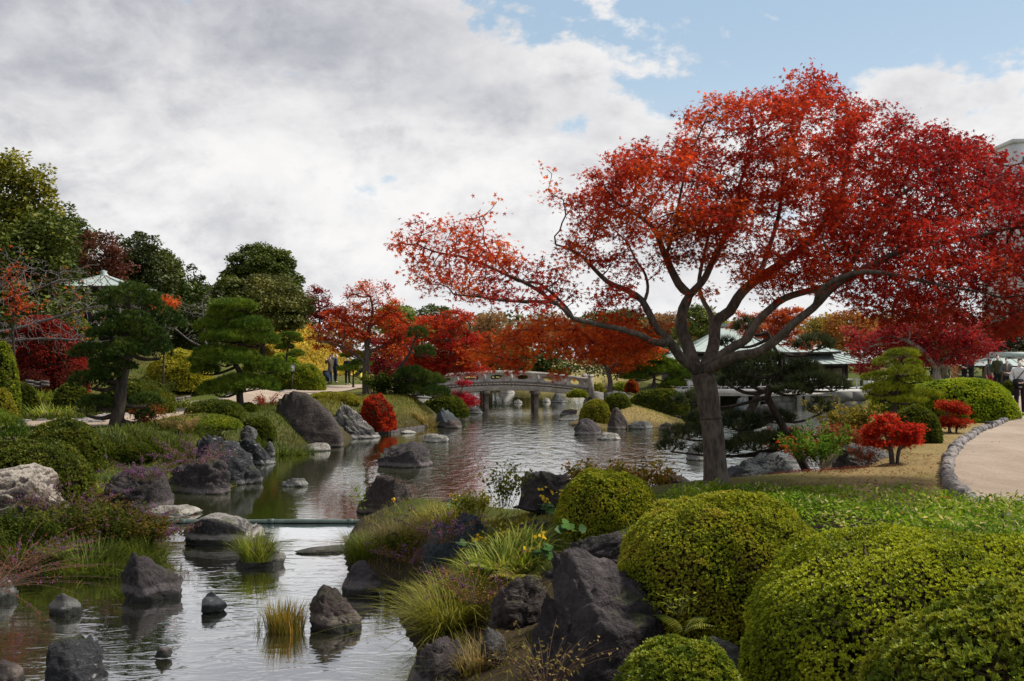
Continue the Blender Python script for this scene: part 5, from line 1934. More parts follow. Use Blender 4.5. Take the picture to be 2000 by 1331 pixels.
maple('orange maple on the island overhanging the bridge rail', (1190, 768), 50.0, [[(1190, 770, 0), (1192, 745, 0), (1185, 720, 0), (1170, 690, 0), (1160, 650, 0)], [(1188, 725, 0), (1225, 700, .3), (1260, 680, .3)], [(1178, 705, 0), (1150, 690, -.4), (1130, 690, -.6)]],
      [(1180, 665, 50, 30), (1235, 675, 50, 30), (1150, 695, 36, 24), (1215, 705, 50, 22), (1275, 690, 30, 22)], [(0.36, 0.024, 0.012), (0.50, 0.065, 0.014), (0.56, 0.125, 0.018), (0.38, 0.06, 0.02)], 900, 10000, .10, .17, .12)
maple('orange brown maple behind the tea house roof', (1500, 720), 52.0, [[(1500, 740, 0), (1500, 700, 0), (1505, 650, 0)]],
      [(1500, 640, 60, 36), (1560, 655, 42, 32), (1450, 632, 30, 24), (1540, 620, 46, 24)], [(0.26, 0.035, 0.014), (0.42, 0.075, 0.014), (0.46, 0.12, 0.02)], 700, 9000, .11, .2, .10, zb=1.0)
maple('crimson maple with pale forked trunk behind the bright hedge', (1830, 752), 34.0, [[(1830, 752, 0), (1828, 730, 0), (1829, 718, 0)], [(1829, 722, 0), (1814, 700, -.3), (1795, 680, -.5), (1770, 665, -.6)], [(1830, 718, 0), (1834, 690, .2), (1835, 665, .3)], [(1831, 720, 0), (1850, 700, .1), (1870, 685, .2), (1900, 676, .3)], [(1829, 724, 0), (1820, 690, .5), (1800, 655, .6)]],
      [(1690, 680, 46, 30), (1740, 655, 60, 34), (1700, 715, 40, 18), (1800, 650, 60, 34), (1860, 645, 60, 36), (1910, 672, 42, 32), (1820, 690, 60, 25), (1890, 700, 40, 16), (1660, 650, 22, 20), (1750, 700, 40, 18), (1850, 615, 46, 22)], [(0.17, 0.010, 0.018), (0.30, 0.020, 0.028), (0.40, 0.055, 0.055), (0.36, 0.012, 0.020)], 1500, 17000, .085, .15, .11, mbark=M_BARKG)
maple('crimson maple shrub leaning over the water by the bridge', (890, 800), 48.0, [[(882, 798, 0), (888, 780, 0), (900, 765, 0)]], [(905, 762, 22, 18), (900, 785, 28, 14), (925, 778, 14, 14), (880, 770, 16, 12)], [(0.26, 0.008, 0.020), (0.42, 0.016, 0.030)], 300, 4000, .085, .13, .05, zb=.25)
maple('small scarlet maple with twin trunks on the dry lawn', (1745, 915), 15.2, [[(1741, 914, 0), (1741, 892, 0), (1738, 872, 0), (1730, 850, 0)], [(1752, 914, .05), (1753, 895, .05), (1757, 875, .05), (1765, 855, .05)], [(1740, 880, 0), (1715, 862, 0)], [(1755, 880, .05), (1775, 865, .1)]],
      [(1740, 825, 40, 20), (1712, 845, 32, 20), (1770, 840, 36, 20), (1735, 862, 48, 15), (1765, 862, 36, 14), (1705, 868, 26, 10), (1750, 808, 12, 10), (1728, 812, 10, 8)], [(0.34, 0.020, 0.012), (0.52, 0.040, 0.014), (0.58, 0.080, 0.02)], 800, 6500, .040, .07, .045, spread=.05, twig=.0025, thr=2)
maple('small rust red maple beside the rounded dark bush', (1855, 838), 21.5, [[(1853, 850, 0), (1853, 830, 0), (1850, 812, 0)], [(1868, 848, .1), (1868, 826, .1), (1872, 808, .1)]],
      [(1850, 790, 22, 12), (1872, 800, 22, 16), (1842, 812, 22, 10), (1868, 822, 28, 12), (1848, 828, 22, 9)], [(0.26, 0.020, 0.010), (0.42, 0.042, 0.014)], 500, 6000, .040, .09, .035, spread=.07, twig=.003)
maple('leafless grey tree with drooping boughs at far left', (-60, 760), 28.0, [[(-60, 760, 0), (-50, 700, 0), (-30, 650, 0), (0, 560, 0), (40, 500, 0)], [(-45, 690, 0), (20, 668, -.3), (90, 662, -.4), (150, 665, -.4)], [(-30, 655, 0), (40, 640, .3), (110, 620, .4), (180, 600, .4)], [(-10, 590, 0), (60, 570, .4), (120, 545, .5)], [(5, 560, 0), (60, 520, -.4)]],
      [(60, 560, 90, 60, 0, 2), (40, 640, 70, 50, 0, 2), (140, 630, 90, 60, 0, 2), (170, 560, 60, 60, 0, 2), (20, 520, 50, 50), (100, 690, 60, 20), (190, 660, 50, 40)], [(0.30, 0.05, 0.02), (0.45, 0.10, 0.03)], 2600, 160, .09, .15, .07, name='bare_tree', mbark=M_TWIGR, twig=.0045, zb=1.1)
maple('red leaf cluster sapling in front of the pavilion at left', (30, 700), 27.0, [[(30, 760, 0), (28, 700, 0), (25, 640, 0), (30, 560, 0)]], [(25, 545, 22, 40), (40, 600, 30, 26), (15, 580, 16, 30)], [(0.34, 0.050, 0.02), (0.50, 0.10, 0.03)], 220, 420, .075, .16, .035, mbark=M_BARKD, zb=1.2)
maple('orange leaved sapling beside the round topped niwaki', (318, 720), 30.0, [[(318, 740, 0), (320, 680, 0), (322, 610, 0)]], [(322, 580, 16, 22), (335, 592, 14, 12), (316, 605, 10, 12)], [(0.42, 0.06, 0.02), (0.58, 0.13, 0.03)], 180, 420, .085, .16, .03, mbark=M_BARKD, zb=1.2)
maple('bare brown tree with thin branches against the left hill', (430, 700), 44.0, [[(400, 710, 0), (402, 670, 0), (398, 630, 0), (395, 590, 0)], [(402, 680, 0), (370, 665, .3), (340, 640, .4)], [(400, 650, 0), (430, 620, .3), (440, 590, .3)]], [(350, 600, 60, 40), (410, 590, 50, 30), (390, 640, 50, 30), (300, 640, 40, 40)], [(0.2, .05, .02)], 1200, 0, .1, .22, .05, name='bare_tree', mbark=M_TWIGR, twig=.006)
for i, (px, py) in enumerate([(238, 450), (262, 448), (285, 455)]):
    pass

# ------------------------------------------------------------------ evergreens on the left and the far tree line
E_YG = [(0.060, 0.080, 0.008), (0.17, 0.17, 0.014), (0.32, 0.29, 0.025)]
E_G = [(0.034, 0.055, 0.009), (0.075, 0.105, 0.014), (0.135, 0.155, 0.022)]
E_D = [(0.022, 0.034, 0.008), (0.048, 0.062, 0.013), (0.085, 0.098, 0.020)]
E_CAM = [(0.038, 0.050, 0.009), (0.090, 0.100, 0.016), (0.18, 0.17, 0.035)]
E_RB = [(0.06, 0.020, 0.012), (0.12, 0.032, 0.018), (0.15, 0.06, 0.02)]
E_BR = [(0.16, 0.09, 0.045), (0.27, 0.15, 0.07), (0.34, 0.21, 0.10)]
E_YB = [(0.16, 0.14, 0.03), (0.28, 0.21, 0.045), (0.36, 0.22, 0.06)]
E_OR = [(0.26, 0.10, 0.03), (0.38, 0.17, 0.045), (0.42, 0.24, 0.06)]
gL = 'trees on the left hill'
crown_tree('tall yellow green evergreen at the top left corner', 10, 40, 700, [(-20, 400, 80, 100), (35, 372, 66, 72), (75, 435, 56, 66), (20, 480, 90, 80), (-30, 560, 90, 80)], E_YG, 19000, .18, clumps=120, group=gL, tm=T_NARROW if False else T_LEAF)
crown_tree('green evergreen in front of the tall yellow green one', 60, 38, 700, [(30, 520, 80, 80), (100, 490, 60, 80), (60, 600, 110, 70)], E_G, 17000, .17, clumps=110, group=gL)
crown_tree('pointed dark evergreen right of the tall yellow green one', 135, 56, 700, [(135, 465, 38, 62), (160, 510, 56, 66), (150, 575, 90, 70)], E_G, 14000, .2, clumps=80, group=gL)
crown_tree('rust brown half bare tree behind the pavilion', 200, 54, 700, [(192, 490, 46, 42), (225, 520, 40, 40)], E_RB, 4200, .16, clumps=50, group=gL, fill=.2)
crown_tree('dark evergreen rising over the pavilion roof', 255, 57, 700, [(262, 503, 46, 48), (290, 545, 56, 60), (230, 565, 66, 60)], E_D, 15000, .2, clumps=90, group=gL)
crown_tree('evergreen right of the pavilion on the hill slope', 325, 59, 700, [(318, 540, 42, 50), (350, 575, 50, 56), (310, 610, 70, 60)], E_G, 14000, .2, clumps=80, group=gL)
crown_tree('loose crowned tree at the lower end of the left hill', 385, 62, 700, [(378, 542, 20, 24), (400, 560, 14, 14), (372, 585, 34, 36), (395, 610, 40, 36)], E_D, 3800, .17, clumps=36, group=gL)
crown_tree('dark filler evergreen behind the bare tree', 100, 60, 700, [(80, 620, 120, 76), (190, 620, 110, 76), (0, 610, 80, 80)], E_D, 15000, .24, clumps=90, group=gL)
crown_tree('deep green evergreen behind the two pines', 330, 50, 700, [(320, 640, 70, 56), (385, 650, 50, 46), (260, 650, 70, 50)], E_D, 12000, .2, clumps=80, group=gL)
crown_tree('rounded olive green tree at hill foot beside the camphor', 425, 64, 700, [(430, 600, 50, 56), (410, 645, 60, 44)], E_G, 12000, .2, clumps=70, group=gL)
crown_tree('big dome crowned evergreen behind its broader neighbour', 510, 78, 700, [(508, 520, 62, 42), (550, 550, 40, 40), (470, 555, 40, 34)], E_G, 26000, .24, clumps=140, group=gL, rc=(.2, .34), zb=2.5)
crown_tree('broad dark dome crowned evergreen above the yellow slope', 515, 66, 700, [(510, 592, 98, 58), (570, 610, 42, 36), (440, 605, 46, 44), (500, 630, 100, 30)], E_CAM, 44000, .20, clumps=230, group=gL, rc=(.15, .26), zb=2.5)
crown_tree('distant wine red tree right of the dome crowned evergreens', 625, 86, 700, [(622, 595, 26, 36), (650, 625, 30, 30), (600, 620, 26, 40)], [(0.18, 0.02, 0.024), (0.30, 0.05, 0.05)], 5000, .2, clumps=50, mt=M_LEAF)
crown_tree('crimson mass behind the orange red maple', 690, 70, 700, [(770, 715, 60, 30), (735, 690, 40, 30)], [(0.12, 0.01, 0.018), (0.22, 0.02, 0.025)], 4000, .18, clumps=40, mt=M_LEAF)
FAR = [('bushy green tree peeping between the two left maples', 775, 84, [(775, 625, 40, 30), (800, 650, 36, 30)], MID),
       ('green conifer like tree left of the bridge in the distance', 850, 100, [(850, 625, 40, 30), (880, 655, 44, 34)], E_G),
       ('pale bare brown tree over the bridge', 960, 112, [(960, 640, 36, 34), (935, 660, 40, 30)], E_BR),
       ('yellowing tree seen through the orange boughs', 1000, 98, [(1000, 690, 28, 40), (1020, 700, 26, 34)], [(0.26, 0.22, 0.04), (0.44, 0.34, 0.07)]),
       ('brown bare wood behind the island maple', 1070, 116, [(1060, 645, 46, 34), (1110, 650, 50, 30)], E_BR),
       ('dark green tree low behind the bridge', 940, 96, [(920, 700, 50, 36), (970, 715, 50, 26)], E_D),
       ('green mound of tree behind the bridge centre', 1040, 99, [(1040, 720, 50, 28), (1080, 710, 40, 30)], E_G),
       ('light green tree above the island maple', 1190, 112, [(1180, 628, 44, 22), (1220, 625, 36, 20)], [(0.06, 0.10, 0.02), (0.12, 0.17, 0.03)]),
       ('russet bare tree left of the big trunk', 1250, 118, [(1240, 650, 50, 30), (1290, 645, 40, 34)], E_BR),
       ('dark wood behind the island pine', 1280, 92, [(1260, 710, 60, 36), (1320, 700, 50, 36), (1190, 720, 60, 30)], E_D),
       ('fresh green tree between the trunk limbs', 1370, 96, [(1365, 630, 34, 34), (1345, 660, 34, 30), (1400, 640, 30, 30)], [(0.08, 0.12, 0.02), (0.17, 0.21, 0.035), (0.26, 0.27, 0.05)]),
       ('brownish tree behind the tea house roof left', 1310, 116, [(1310, 640, 34, 30), (1330, 665, 40, 26)], E_BR),
       ('olive yellow tree right of the tea house', 1600, 104, [(1590, 655, 44, 32), (1620, 650, 40, 34)], E_YB),
       ('orange brown tree behind the crimson maple', 1660, 100, [(1655, 650, 44, 40), (1690, 660, 40, 30)], E_OR),
       ('mixed yellow green tree at the far right wood edge', 1720, 108, [(1720, 650, 50, 34), (1760, 660, 50, 30)], E_YB),
       ('dark bare wood behind the rest house', 1960, 84, [(1950, 660, 50, 50), (2000, 640, 50, 60), (1900, 680, 50, 40)], [(0.020, 0.020, 0.010), (0.045, 0.038, 0.02), (0.07, 0.06, 0.03)]),
       ('dark evergreen behind the crimson maple', 1820, 80, [(1800, 690, 60, 40), (1860, 690, 60, 40)], E_D),
       ('low dark hedge wood beyond the tea house', 1450, 88, [(1420, 710, 60, 30), (1520, 710, 70, 34), (1620, 710, 60, 30)], E_D),
       ('shadowy evergreen filling behind the left maples', 800, 72, [(780, 715, 50, 36), (850, 715, 60, 36), (820, 740, 70, 20)], E_D)]
for lb, px, Y, bl, pal in FAR:
    crown_tree(lb, px, Y, 700, bl, pal, 6500, .27, clumps=60, group='trees beyond the pond', mt=M_LEAF if pal in (E_BR, E_YB, E_OR) else M_EVER, trad=.2, rc=(.24, .42))

# the far wood that reads as one mass behind everything
def far_wood():
    r = np.random.default_rng(5)
    n = 42000
    x = r.uniform(-150, 170, n)
    y = r.uniform(125, 150, n)
    top = 6.2 + 4.0 * fbm(np.stack([x * .11, 0 * x, 0 * x], 1), 4, 3) - 2.0 + 1.6 * vnoise(np.stack([x * .35, y * .2, 0 * x], 1), 8)
    z = top * np.sqrt(r.random(n)) + .6
    pos = np.stack([x, y, z], 1)
    pal = A([(0.03, 0.045, 0.012), (0.10, 0.10, 0.025), (0.20, 0.12, 0.05), (0.26, 0.17, 0.06)])
    c = tint(pal, pos, 9.0, .14, 11)
    bag = Leaves()
    bag.add(T_LEAF, pos, rdir(n, -.6, .8, r), nrm(rdir(n, 0, 1, r) + A([0, -.6, .4])), r.uniform(.4, .95, n), c)
    o = bag.build('far_wood', M_EVER)
    tag(o, 'far autumn wood along the horizon', kind='stuff')


far_wood()

# ------------------------------------------------------------------ pines
pine('tall cloud pruned pine with big round top on the left bank', (217, 862), 23.5, [(217, 862, 0), (232, 800, 0), (238, 745, 0), (248, 700, 0), (258, 650, 0), (256, 600, 0), (252, 570, 0)],
     [(252, 588, 58, 34, 0), (238, 645, 42, 20, -.2), (222, 716, 44, 20, -.1), (292, 655, 32, 18, -.2), (262, 628, 28, 20, -.3), (212, 624, 24, 14, .1), (318, 632, 44, 28, .3), (302, 600, 20, 20, .2), (215, 655, 46, 14, .1), (190, 692, 50, 20, -.1), (250, 690, 40, 24, -.4), (288, 680, 42, 24, 0), (312, 690, 26, 22, .3), (180, 748, 44, 22, 0), (170, 800, 22, 24, .1), (205, 735, 34, 16, -.2), (285, 785, 32, 16, .3), (190, 790, 34, 16, -.1), (285, 815, 22, 14, .5)],
     PINE, 12, .12, 13, .17, wid=.016)
pine('tiered cloud pine right of the round topped pine', (470, 792), 31.5, [(470, 800, 0), (468, 765, 0), (472, 735, 0), (458, 705, 0), (468, 670, 0), (462, 630, 0), (455, 600, 0)],
     [(455, 602, 46, 13, 0), (438, 618, 32, 11, .1), (490, 640, 40, 17, 0), (412, 640, 30, 16, 0), (450, 662, 56, 16, -.1), (510, 668, 36, 16, .2), (440, 705, 60, 22, -.3), (520, 722, 44, 18, .2), (400, 725, 26, 14, .2), (480, 755, 62, 20, .1), (430, 765, 44, 20, -.1), (410, 690, 30, 12, .3)],
     PINEB, 10.0, .20, 12, .12, wid=.017)
pine('small yellowish cloud pine in front of the yellow slope', (560, 715), 50, [(556, 720, 0), (560, 695, 0), (566, 670, 0), (565, 655, 0)], [(566, 657, 20, 7), (578, 666, 14, 6), (556, 680, 18, 8), (578, 693, 16, 8), (552, 668, 12, 6)], PINEB, 12, .16, 10, .07, wid=.02, zb=1.6)
pine('dark green pine crowded between the two left maples', (770, 780), 43, [(780, 785, 0), (776, 750, 0), (782, 720, 0), (800, 690, 0), (815, 650, 0)], [(815, 655, 20, 16), (830, 690, 20, 14), (805, 735, 36, 16), (838, 745, 34, 14), (820, 765, 40, 14), (850, 770, 30, 14)], PINE, 10, .18, 10, .12, wid=.018)
pine('small flat topped pine behind the left maple trunk', (690, 755), 52, [(690, 760, 0), (690, 730, 0), (692, 705, 0)], [(695, 695, 30, 8), (705, 712, 22, 8), (680, 722, 22, 8)], PINEB, 10, .16, 10, .06, wid=.02)
pine('spreading island pine right of the bridge', (1272, 762), 51.5, [(1276, 768, 0), (1278, 740, 0), (1272, 712, 0), (1270, 695, 0)], [(1262, 702, 38, 12), (1240, 716, 26, 10), (1290, 712, 32, 12), (1268, 724, 46, 13), (1308, 722, 28, 12), (1330, 738, 22, 14), (1240, 738, 24, 10), (1315, 752, 24, 10)], PINEB, 10, .22, 11, .10, wid=.02)
pine('dark crooked pine leaning in front of the tea house', (1590, 940), 17.6, [(1588, 942, 0), (1560, 890, 0), (1530, 835, 0), (1503, 785, 0), (1500, 772, 0), (1520, 735, 0), (1524, 705, 0), (1510, 675, 0), (1500, 650, 0)],
     [(1460, 640, 26, 14, .1), (1420, 672, 16, 10, .1), (1500, 700, 30, 10, 0), (1590, 675, 40, 18, .3), (1465, 722, 50, 24, -.1), (1440, 750, 40, 18, .2), (1560, 722, 44, 16, .2), (1580, 748, 56, 22, 0), (1628, 755, 32, 18, .3), (1550, 765, 40, 14, -.2), (1600, 800, 22, 18, .2), (1520, 820, 34, 14, .2), (1445, 830, 50, 22, 0), (1345, 785, 28, 12, .4), (1340, 850, 44, 16, .3), (1370, 820, 30, 14, .4), (1480, 870, 60, 20, -.2), (1310, 875, 26, 14, .4), (1400, 880, 40, 16, .2), (1525, 862, 44, 18, .1)],
     PINED, 10.5, .18, 13, .085, wid=.009)
pine('second dark trunked pine standing behind the maple trunk', (1455, 850), 20, [(1448, 852, 0), (1452, 830, 0), (1475, 785, 0), (1480, 770, 0), (1500, 760, 0)], [(1420, 740, 34, 18), (1500, 745, 40, 18), (1440, 715, 30, 12), (1540, 740, 30, 16)], PINED, 10, .18, 13, .12, wid=.010)
pine('bright yellow green tiered pine right of the tea house', (1745, 800), 25, [(1748, 812, 0), (1750, 780, 0), (1752, 740, 0), (1762, 700, 0)], [(1763, 694, 33, 10), (1730, 712, 26, 11), (1780, 712, 20, 10), (1770, 728, 36, 13), (1722, 740, 38, 12), (1790, 742, 26, 12), (1735, 760, 46, 12), (1790, 772, 50, 12), (1720, 778, 30, 10), (1775, 784, 34, 8), (1700, 765, 16, 10)], PINEY, 11, .13, 11, .08, wid=.011)
pine('bright green young pine poking in at the left edge', (-10, 880), 17.5, [(-20, 890, 0), (-12, 860, 0), (0, 830, 0)], [(5, 838, 40, 22, -.3), (-20, 815, 30, 14, 0), (28, 852, 22, 10, -.4)], PINEB, 9, .15, 13, .05, wid=.009)
# ------------------------------------------------------------------ clipped bushes, foreground first
bush('largest clipped azalea filling the lower right corner', 1835, 1040, 372, 5.75, .80, AZ, 36000, .020, 5, 2.7, .95, lobes=[(-.3, -.6, .5, .7, .05)], flare=.8)
bush('fresh green leafy azalea in the very corner before the largest one', 1985, 1168, 300, 4.45, .75, MID, 11000, .028, 6, 2.5, .9, flare=.85)
bush('broad two lobed clipped azalea in the middle foreground', 1412, 966, 212, 7.7, .66, AZR, 34000, .020, 5, 2.6, .9, lobes=[(-.9, -.3, .2, .5, .08), (.5, -.5, .3, .6, .05)], flare=.8)
bush('low clipped azalea at the bottom edge centre right', 1330, 1254, 152, 5.15, .60, MID, 10000, .021, 5, 2.4, .9, flare=.85)
bush('round bronze tipped azalea left of the bamboo grass', 1190, 917, 106, 11.2, .78, AZR, 14000, .024, 5, 2.3, .9)
# left bank
bush('wide dark clipped bush lowest on the left bank', 55, 858, 122, 17.3, None, DK, 9000, .05, 4, 2.4, .9)
bush('dark clipped bush above the lowest one beside the niwaki foot', 128, 824, 74, 21.0, None, DK, 6500, .055, 4, 2.4, .9)
bush('dark clipped bush across the path behind the niwaki trunk', 268, 742, 70, 29.5, None, DK, 7000, .07, 4, 2.5, .9)
bush('low dark oval bush under the tiered pine', 420, 783, 56, 29.0, None, DK, 5000, .07, 4, 2.4, .8)
bush('small dark bush at the right of the low oval one', 485, 789, 18, 31.0, None, DK, 1500, .07, 4, 2.2, .9)
bush('yellow green clipped bush between path and black rocks', 390, 812, 76, 26.0, None, MID, 7000, .06, 4, 2.4, .85)
bush('round dark bush left of the largest boulder', 502, 816, 34, 29.6, None, DK, 3000, .07, 4, 2.2, .9)
bush('olive clipped bush above the leaning boulder', 650, 767, 52, 38.0, None, OLV[:2] + [MID[2]], 4500, .08, 4, 2.4, .8)
bush('big light green bush under the lantern', 586, 712, 50, 49.0, None, MID, 5500, .10, 4, 2.3, .9)
bush('fresh green mound left of the lantern bush', 555, 690, 40, 52.0, None, BRT[:2], 3500, .10, 4, 2.1, .9)
bush('round green bush at the left frame edge', 2, 663, 34, 26.0, None, MID, 4500, .06, 4, 2.2, .9, zb if False else None) if False else bush('round green bush high at the left frame edge', 2, 663, 34, 26.0, None, MID, 4500, .06, 4, 2.2, .9)
bush('olive round bush low at the left frame edge', -4, 758, 34, 24.0, None, OLV[:2] + [MID[2]], 2500, .06, 4, 2.2, .9)
bush('dark glossy bush between the log edgings', 44, 748, 33, 27.5, None, DK, 2600, .07, 4, 2.0, .9, rag=.06)
bush('dark bush under the lowest boughs of the round topped pine', 140, 748, 40, 28.0, None, DK, 2600, .07, 4, 2.0, .9, rag=.06)
# the bright yellow green mounds across the path
bush('yellow green bamboo grass mound between the two pines', 352, 682, 62, 36.5, None, [(0.15, 0.16, 0.012), (0.31, 0.28, 0.02), (0.42, 0.36, 0.04)], 8000, .08, 4, 2.0, 1.1, flare=.9)
bush('light green strip of bushes below the pavilion', 130, 607, 70, 40.0, None, MID, 3500, .09, 4, 2.2, .5)
bush('wine red clipped shrub bank at the far left', 90, 618, 78, 33.0, None, [(0.11, 0.009, 0.011), (0.23, 0.018, 0.018), (0.33, 0.055, 0.035)], 8000, .075, 4, 2.2, .7, mt=M_LEAF)
bush('scarlet enkianthus bush between boulders and grassy bank', 736, 768, 35, 37.0, .25, [(0.16, 0.010, 0.010), (0.36, 0.022, 0.013), (0.52, 0.08, 0.02)], 4200, .06, 4, 2.0, .9, mt=M_LEAF, lump=.14, rag=.07)
# island and right side
bush('round clipped bush at the island tip', 1163, 781, 30, 41.0, None, OLV[:2] + [MID[1]], 3200, .07, 4, 2.2, .9)
bush('clipped bush behind the round island tip bush', 1204, 768, 27, 44.5, None, DK, 2600, .08, 4, 2.2, .9)
bush('long dark hedge on the island', 1287, 762, 60, 46.0, None, DK, 4500, .09, 4, 2.6, .45)
bush('smaller dark hedge end next to the maple trunk', 1358, 765, 26, 47.0, None, DK, 2000, .09, 4, 2.4, .6)
bush('big bright green hedge beside the right path', 1876, 741, 104, 26.5, None, BRT, 13000, .055, 5, 2.6, .8, lump=.06)
bush('bright green hedge top running left behind the yellow pine', 1780, 738, 80, 30.0, None, BRT, 6000, .06, 4, 2.4, .6)
bush('rounded dark bush behind the small scarlet maple', 1790, 796, 46, 19.4, None, DK, 4500, .045, 4, 2.3, .9)
bush('dark round bush beyond the walker at the right edge', 1972, 744, 16, 42.0, None, DK, 900, .09, 4, 2.2, .9)
bush('dark shrub mass under the bridge left end', 868, 772, 48, 45.5, .2, DK, 4000, .10, 4, 2.0, .7, rag=.08)
bush('small green bush at the right bridge end', 1128, 762, 20, 52.0, .8, MID, 1200, .10, 4, 2.0, .9, rag=.08)
bush('yellowish shrub behind the right bridge end', 1165, 748, 24, 56.0, None, [(0.12, 0.13, 0.015), (0.24, 0.23, 0.03)], 1300, .11, 4, 2.0, .9, rag=.1)
bush('mid green shrub on the island behind the clipped ones', 1210, 748, 26, 55.0, None, MID, 1300, .11, 4, 2.0, .9, rag=.1)
bush('rust orange shrub under the island pine', 1234, 742, 14, 54.0, None, [(0.20, 0.04, 0.014), (0.34, 0.08, 0.02)], 800, .10, 4, 2.0, .9, rag=.1, mt=M_LEAF)
bush('olive flowering shrub right of the island pine', 1300, 742, 22, 53.0, None, OLV, 1300, .10, 4, 2.0, .9, rag=.1)
# loose shrubs
leafy('loose reddish green shrub at the pond edge behind the azalea', 1170, 950, 14.8, 26, .55, .75, 2600, [(0.04, 0.06, 0.01), (0.11, 0.11, 0.02), (0.20, 0.07, 0.02)], .06, T_LEAF, z=.75)
leafy('loose yellow green shrub left of the maple trunk', 1262, 948, 14.2, 18, .55, .5, 1300, [(0.07, 0.08, 0.012), (0.17, 0.14, 0.02), (0.20, 0.07, 0.02)], .055, T_LEAF, z=.85)
leafy('red brown twiggy shrub behind the grey slab', 1640, 875, 18.2, 40, .62, .8, 4200, [(0.13, 0.03, 0.014), (0.22, 0.05, 0.02), (0.24, 0.10, 0.03)], .045, z=1.05)
leafy('fresh green shrub at the right of the crooked pine', 1600, 935, 16.2, 26, .72, .42, 2600, [(0.03, 0.07, 0.010), (0.08, 0.16, 0.016), (0.15, 0.24, 0.03)], .055, z=1.05)
leafy('yellow tinged rhododendron behind the twiggy shrub', 1655, 838, 22, 26, .95, .9, 2600, [(0.06, 0.07, 0.012), (0.14, 0.13, 0.02), (0.30, 0.20, 0.03)], .075, z=1.05)
leafy('scarlet seedling shrub beside the crooked pine foot', 1562, 912, 16.8, 14, .40, .4, 700, [(0.40, 0.04, 0.012), (0.55, 0.09, 0.02)], .045, z=1.1)
leafy('orange red low shrub under the dark pine boughs', 1535, 870, 18.5, 20, .45, .7, 1300, [(0.22, 0.04, 0.014), (0.40, 0.06, 0.02)], .045, z=1.05)
leafy('small rusty sapling left of the scarlet maple', 1693, 915, 15.2, 12, .38, .26, 500, [(0.20, 0.03, 0.012), (0.32, 0.09, 0.02)], .035, z=1.13)
leafy('multi stemmed green shrub around the left maple trunk', 730, 773, 43.5, 16, 1.05, .5, 1300, [(0.025, 0.045, 0.008), (0.065, 0.09, 0.014), (0.11, 0.13, 0.02)], .12, z=1.1, rad=.018, lo=.5)
leafy('green shrub right of the left maple trunk', 765, 774, 43.0, 20, 1.1, 1.0, 2200, [(0.020, 0.036, 0.008), (0.05, 0.07, 0.012)], .12, z=1.05, rad=.018, lo=.45)
leafy('red brown nandina beside the niwaki trunk', 275, 852, 24.2, 20, .75, .6, 1100, [(0.14, 0.03, 0.02), (0.28, 0.06, 0.03), (0.05, .06, .012)], .06, z=1.0)
leafy('pinkish yellow shrub before the yellow green clipped bush', 345, 870, 23.8, 24, .62, .9, 1700, [(0.10, 0.10, 0.02), (0.25, 0.19, 0.07), (0.30, 0.19, 0.11)], .05, z=.95)
leafy('small rust red twiggy shrub left of the largest boulder', 522, 800, 33, 20, .6, .5, 900, [(0.18, 0.03, 0.014), (0.28, 0.05, 0.02)], .055, z=1.1)
leafy('shadowy shrub along the terrace behind the dark round bush', 300, 770, 33, 24, .9, 1.6, 2200, E_D, .09, z=1.2)
leafy('dark understory shrub below the wine red bank', 110, 700, 32, 30, 1.0, 2.0, 2600, [(0.05, 0.012, 0.01), (0.11, 0.02, 0.014)], .09, z=1.6)

# ------------------------------------------------------------------ bamboo grass field and other ground cover
def sasa():
    r = np.random.default_rng(12)
    poly = A([(1.6, 11.3), (2.45, 12.0), (3.55, 11.65), (3.95, 11.1), (4.67, 10.7), (5.4, 10.55), (9, 10.3), (10, 6.2), (3.2, 6.2), (2.6, 7.6), (2.2, 9.0), (1.7, 10.2)])
    n = 120000
    xy = np.stack([r.uniform(1.4, 8, n), r.uniform(6.0, 12.4, n)], 1)
    sd = poly_sd(xy, poly) + (vnoise(np.stack([xy[:, 0] * 3, xy[:, 1] * 3, 0 * xy[:, 0]], 1), 4) - .5) * .35
    xy = xy[(sd < 0) & (r.random(n) < .35 + 1.3 * sstep(fbm(np.stack([xy[:, 0] * 1.3, xy[:, 1] * 1.3, 0 * xy[:, 0]], 1), 3, 14), .36, .58))]
    k = len(xy)
    z0 = ground(xy)
    h = .11 + .17 * vnoise(np.stack([xy[:, 0] * 1.1, xy[:, 1] * 1.1, 0 * xy[:, 0]], 1), 6)
    pos = np.stack([xy[:, 0], xy[:, 1], z0 + h * r.uniform(.45, 1.05, k)], 1)
    D = nrm(rdir(k, -.25, .9, r))
    c = tint([(0.040, 0.085, 0.006), (0.085, 0.155, 0.008), (0.14, 0.22, 0.012), (0.20, 0.27, 0.02)], pos, .5, .26, 3)
    pale = (r.random(k) < .13 * (fbm(np.stack([xy[:, 0] * 1.6, xy[:, 1] * 1.6, 0 * xy[:, 0]], 1), 2, 9) > .44) + .012)
    c[pale] = A([0.46, 0.40, 0.18]) * r.uniform(.6, 1.1, (pale.sum(), 1))
    bag = Leaves()
    L = r.uniform(.035, .072, k)
    bag.add(T_LEAF, pos, D, nrm(A([0, -.1, 1]) + r.normal(0, .45, (k, 3))), L, c, sx=L * .62)
    tag(bag.build('bamboo_grass', M_SASA), 'low dwarf bamboo carpet with pale dead tips', kind='stuff')


sasa()


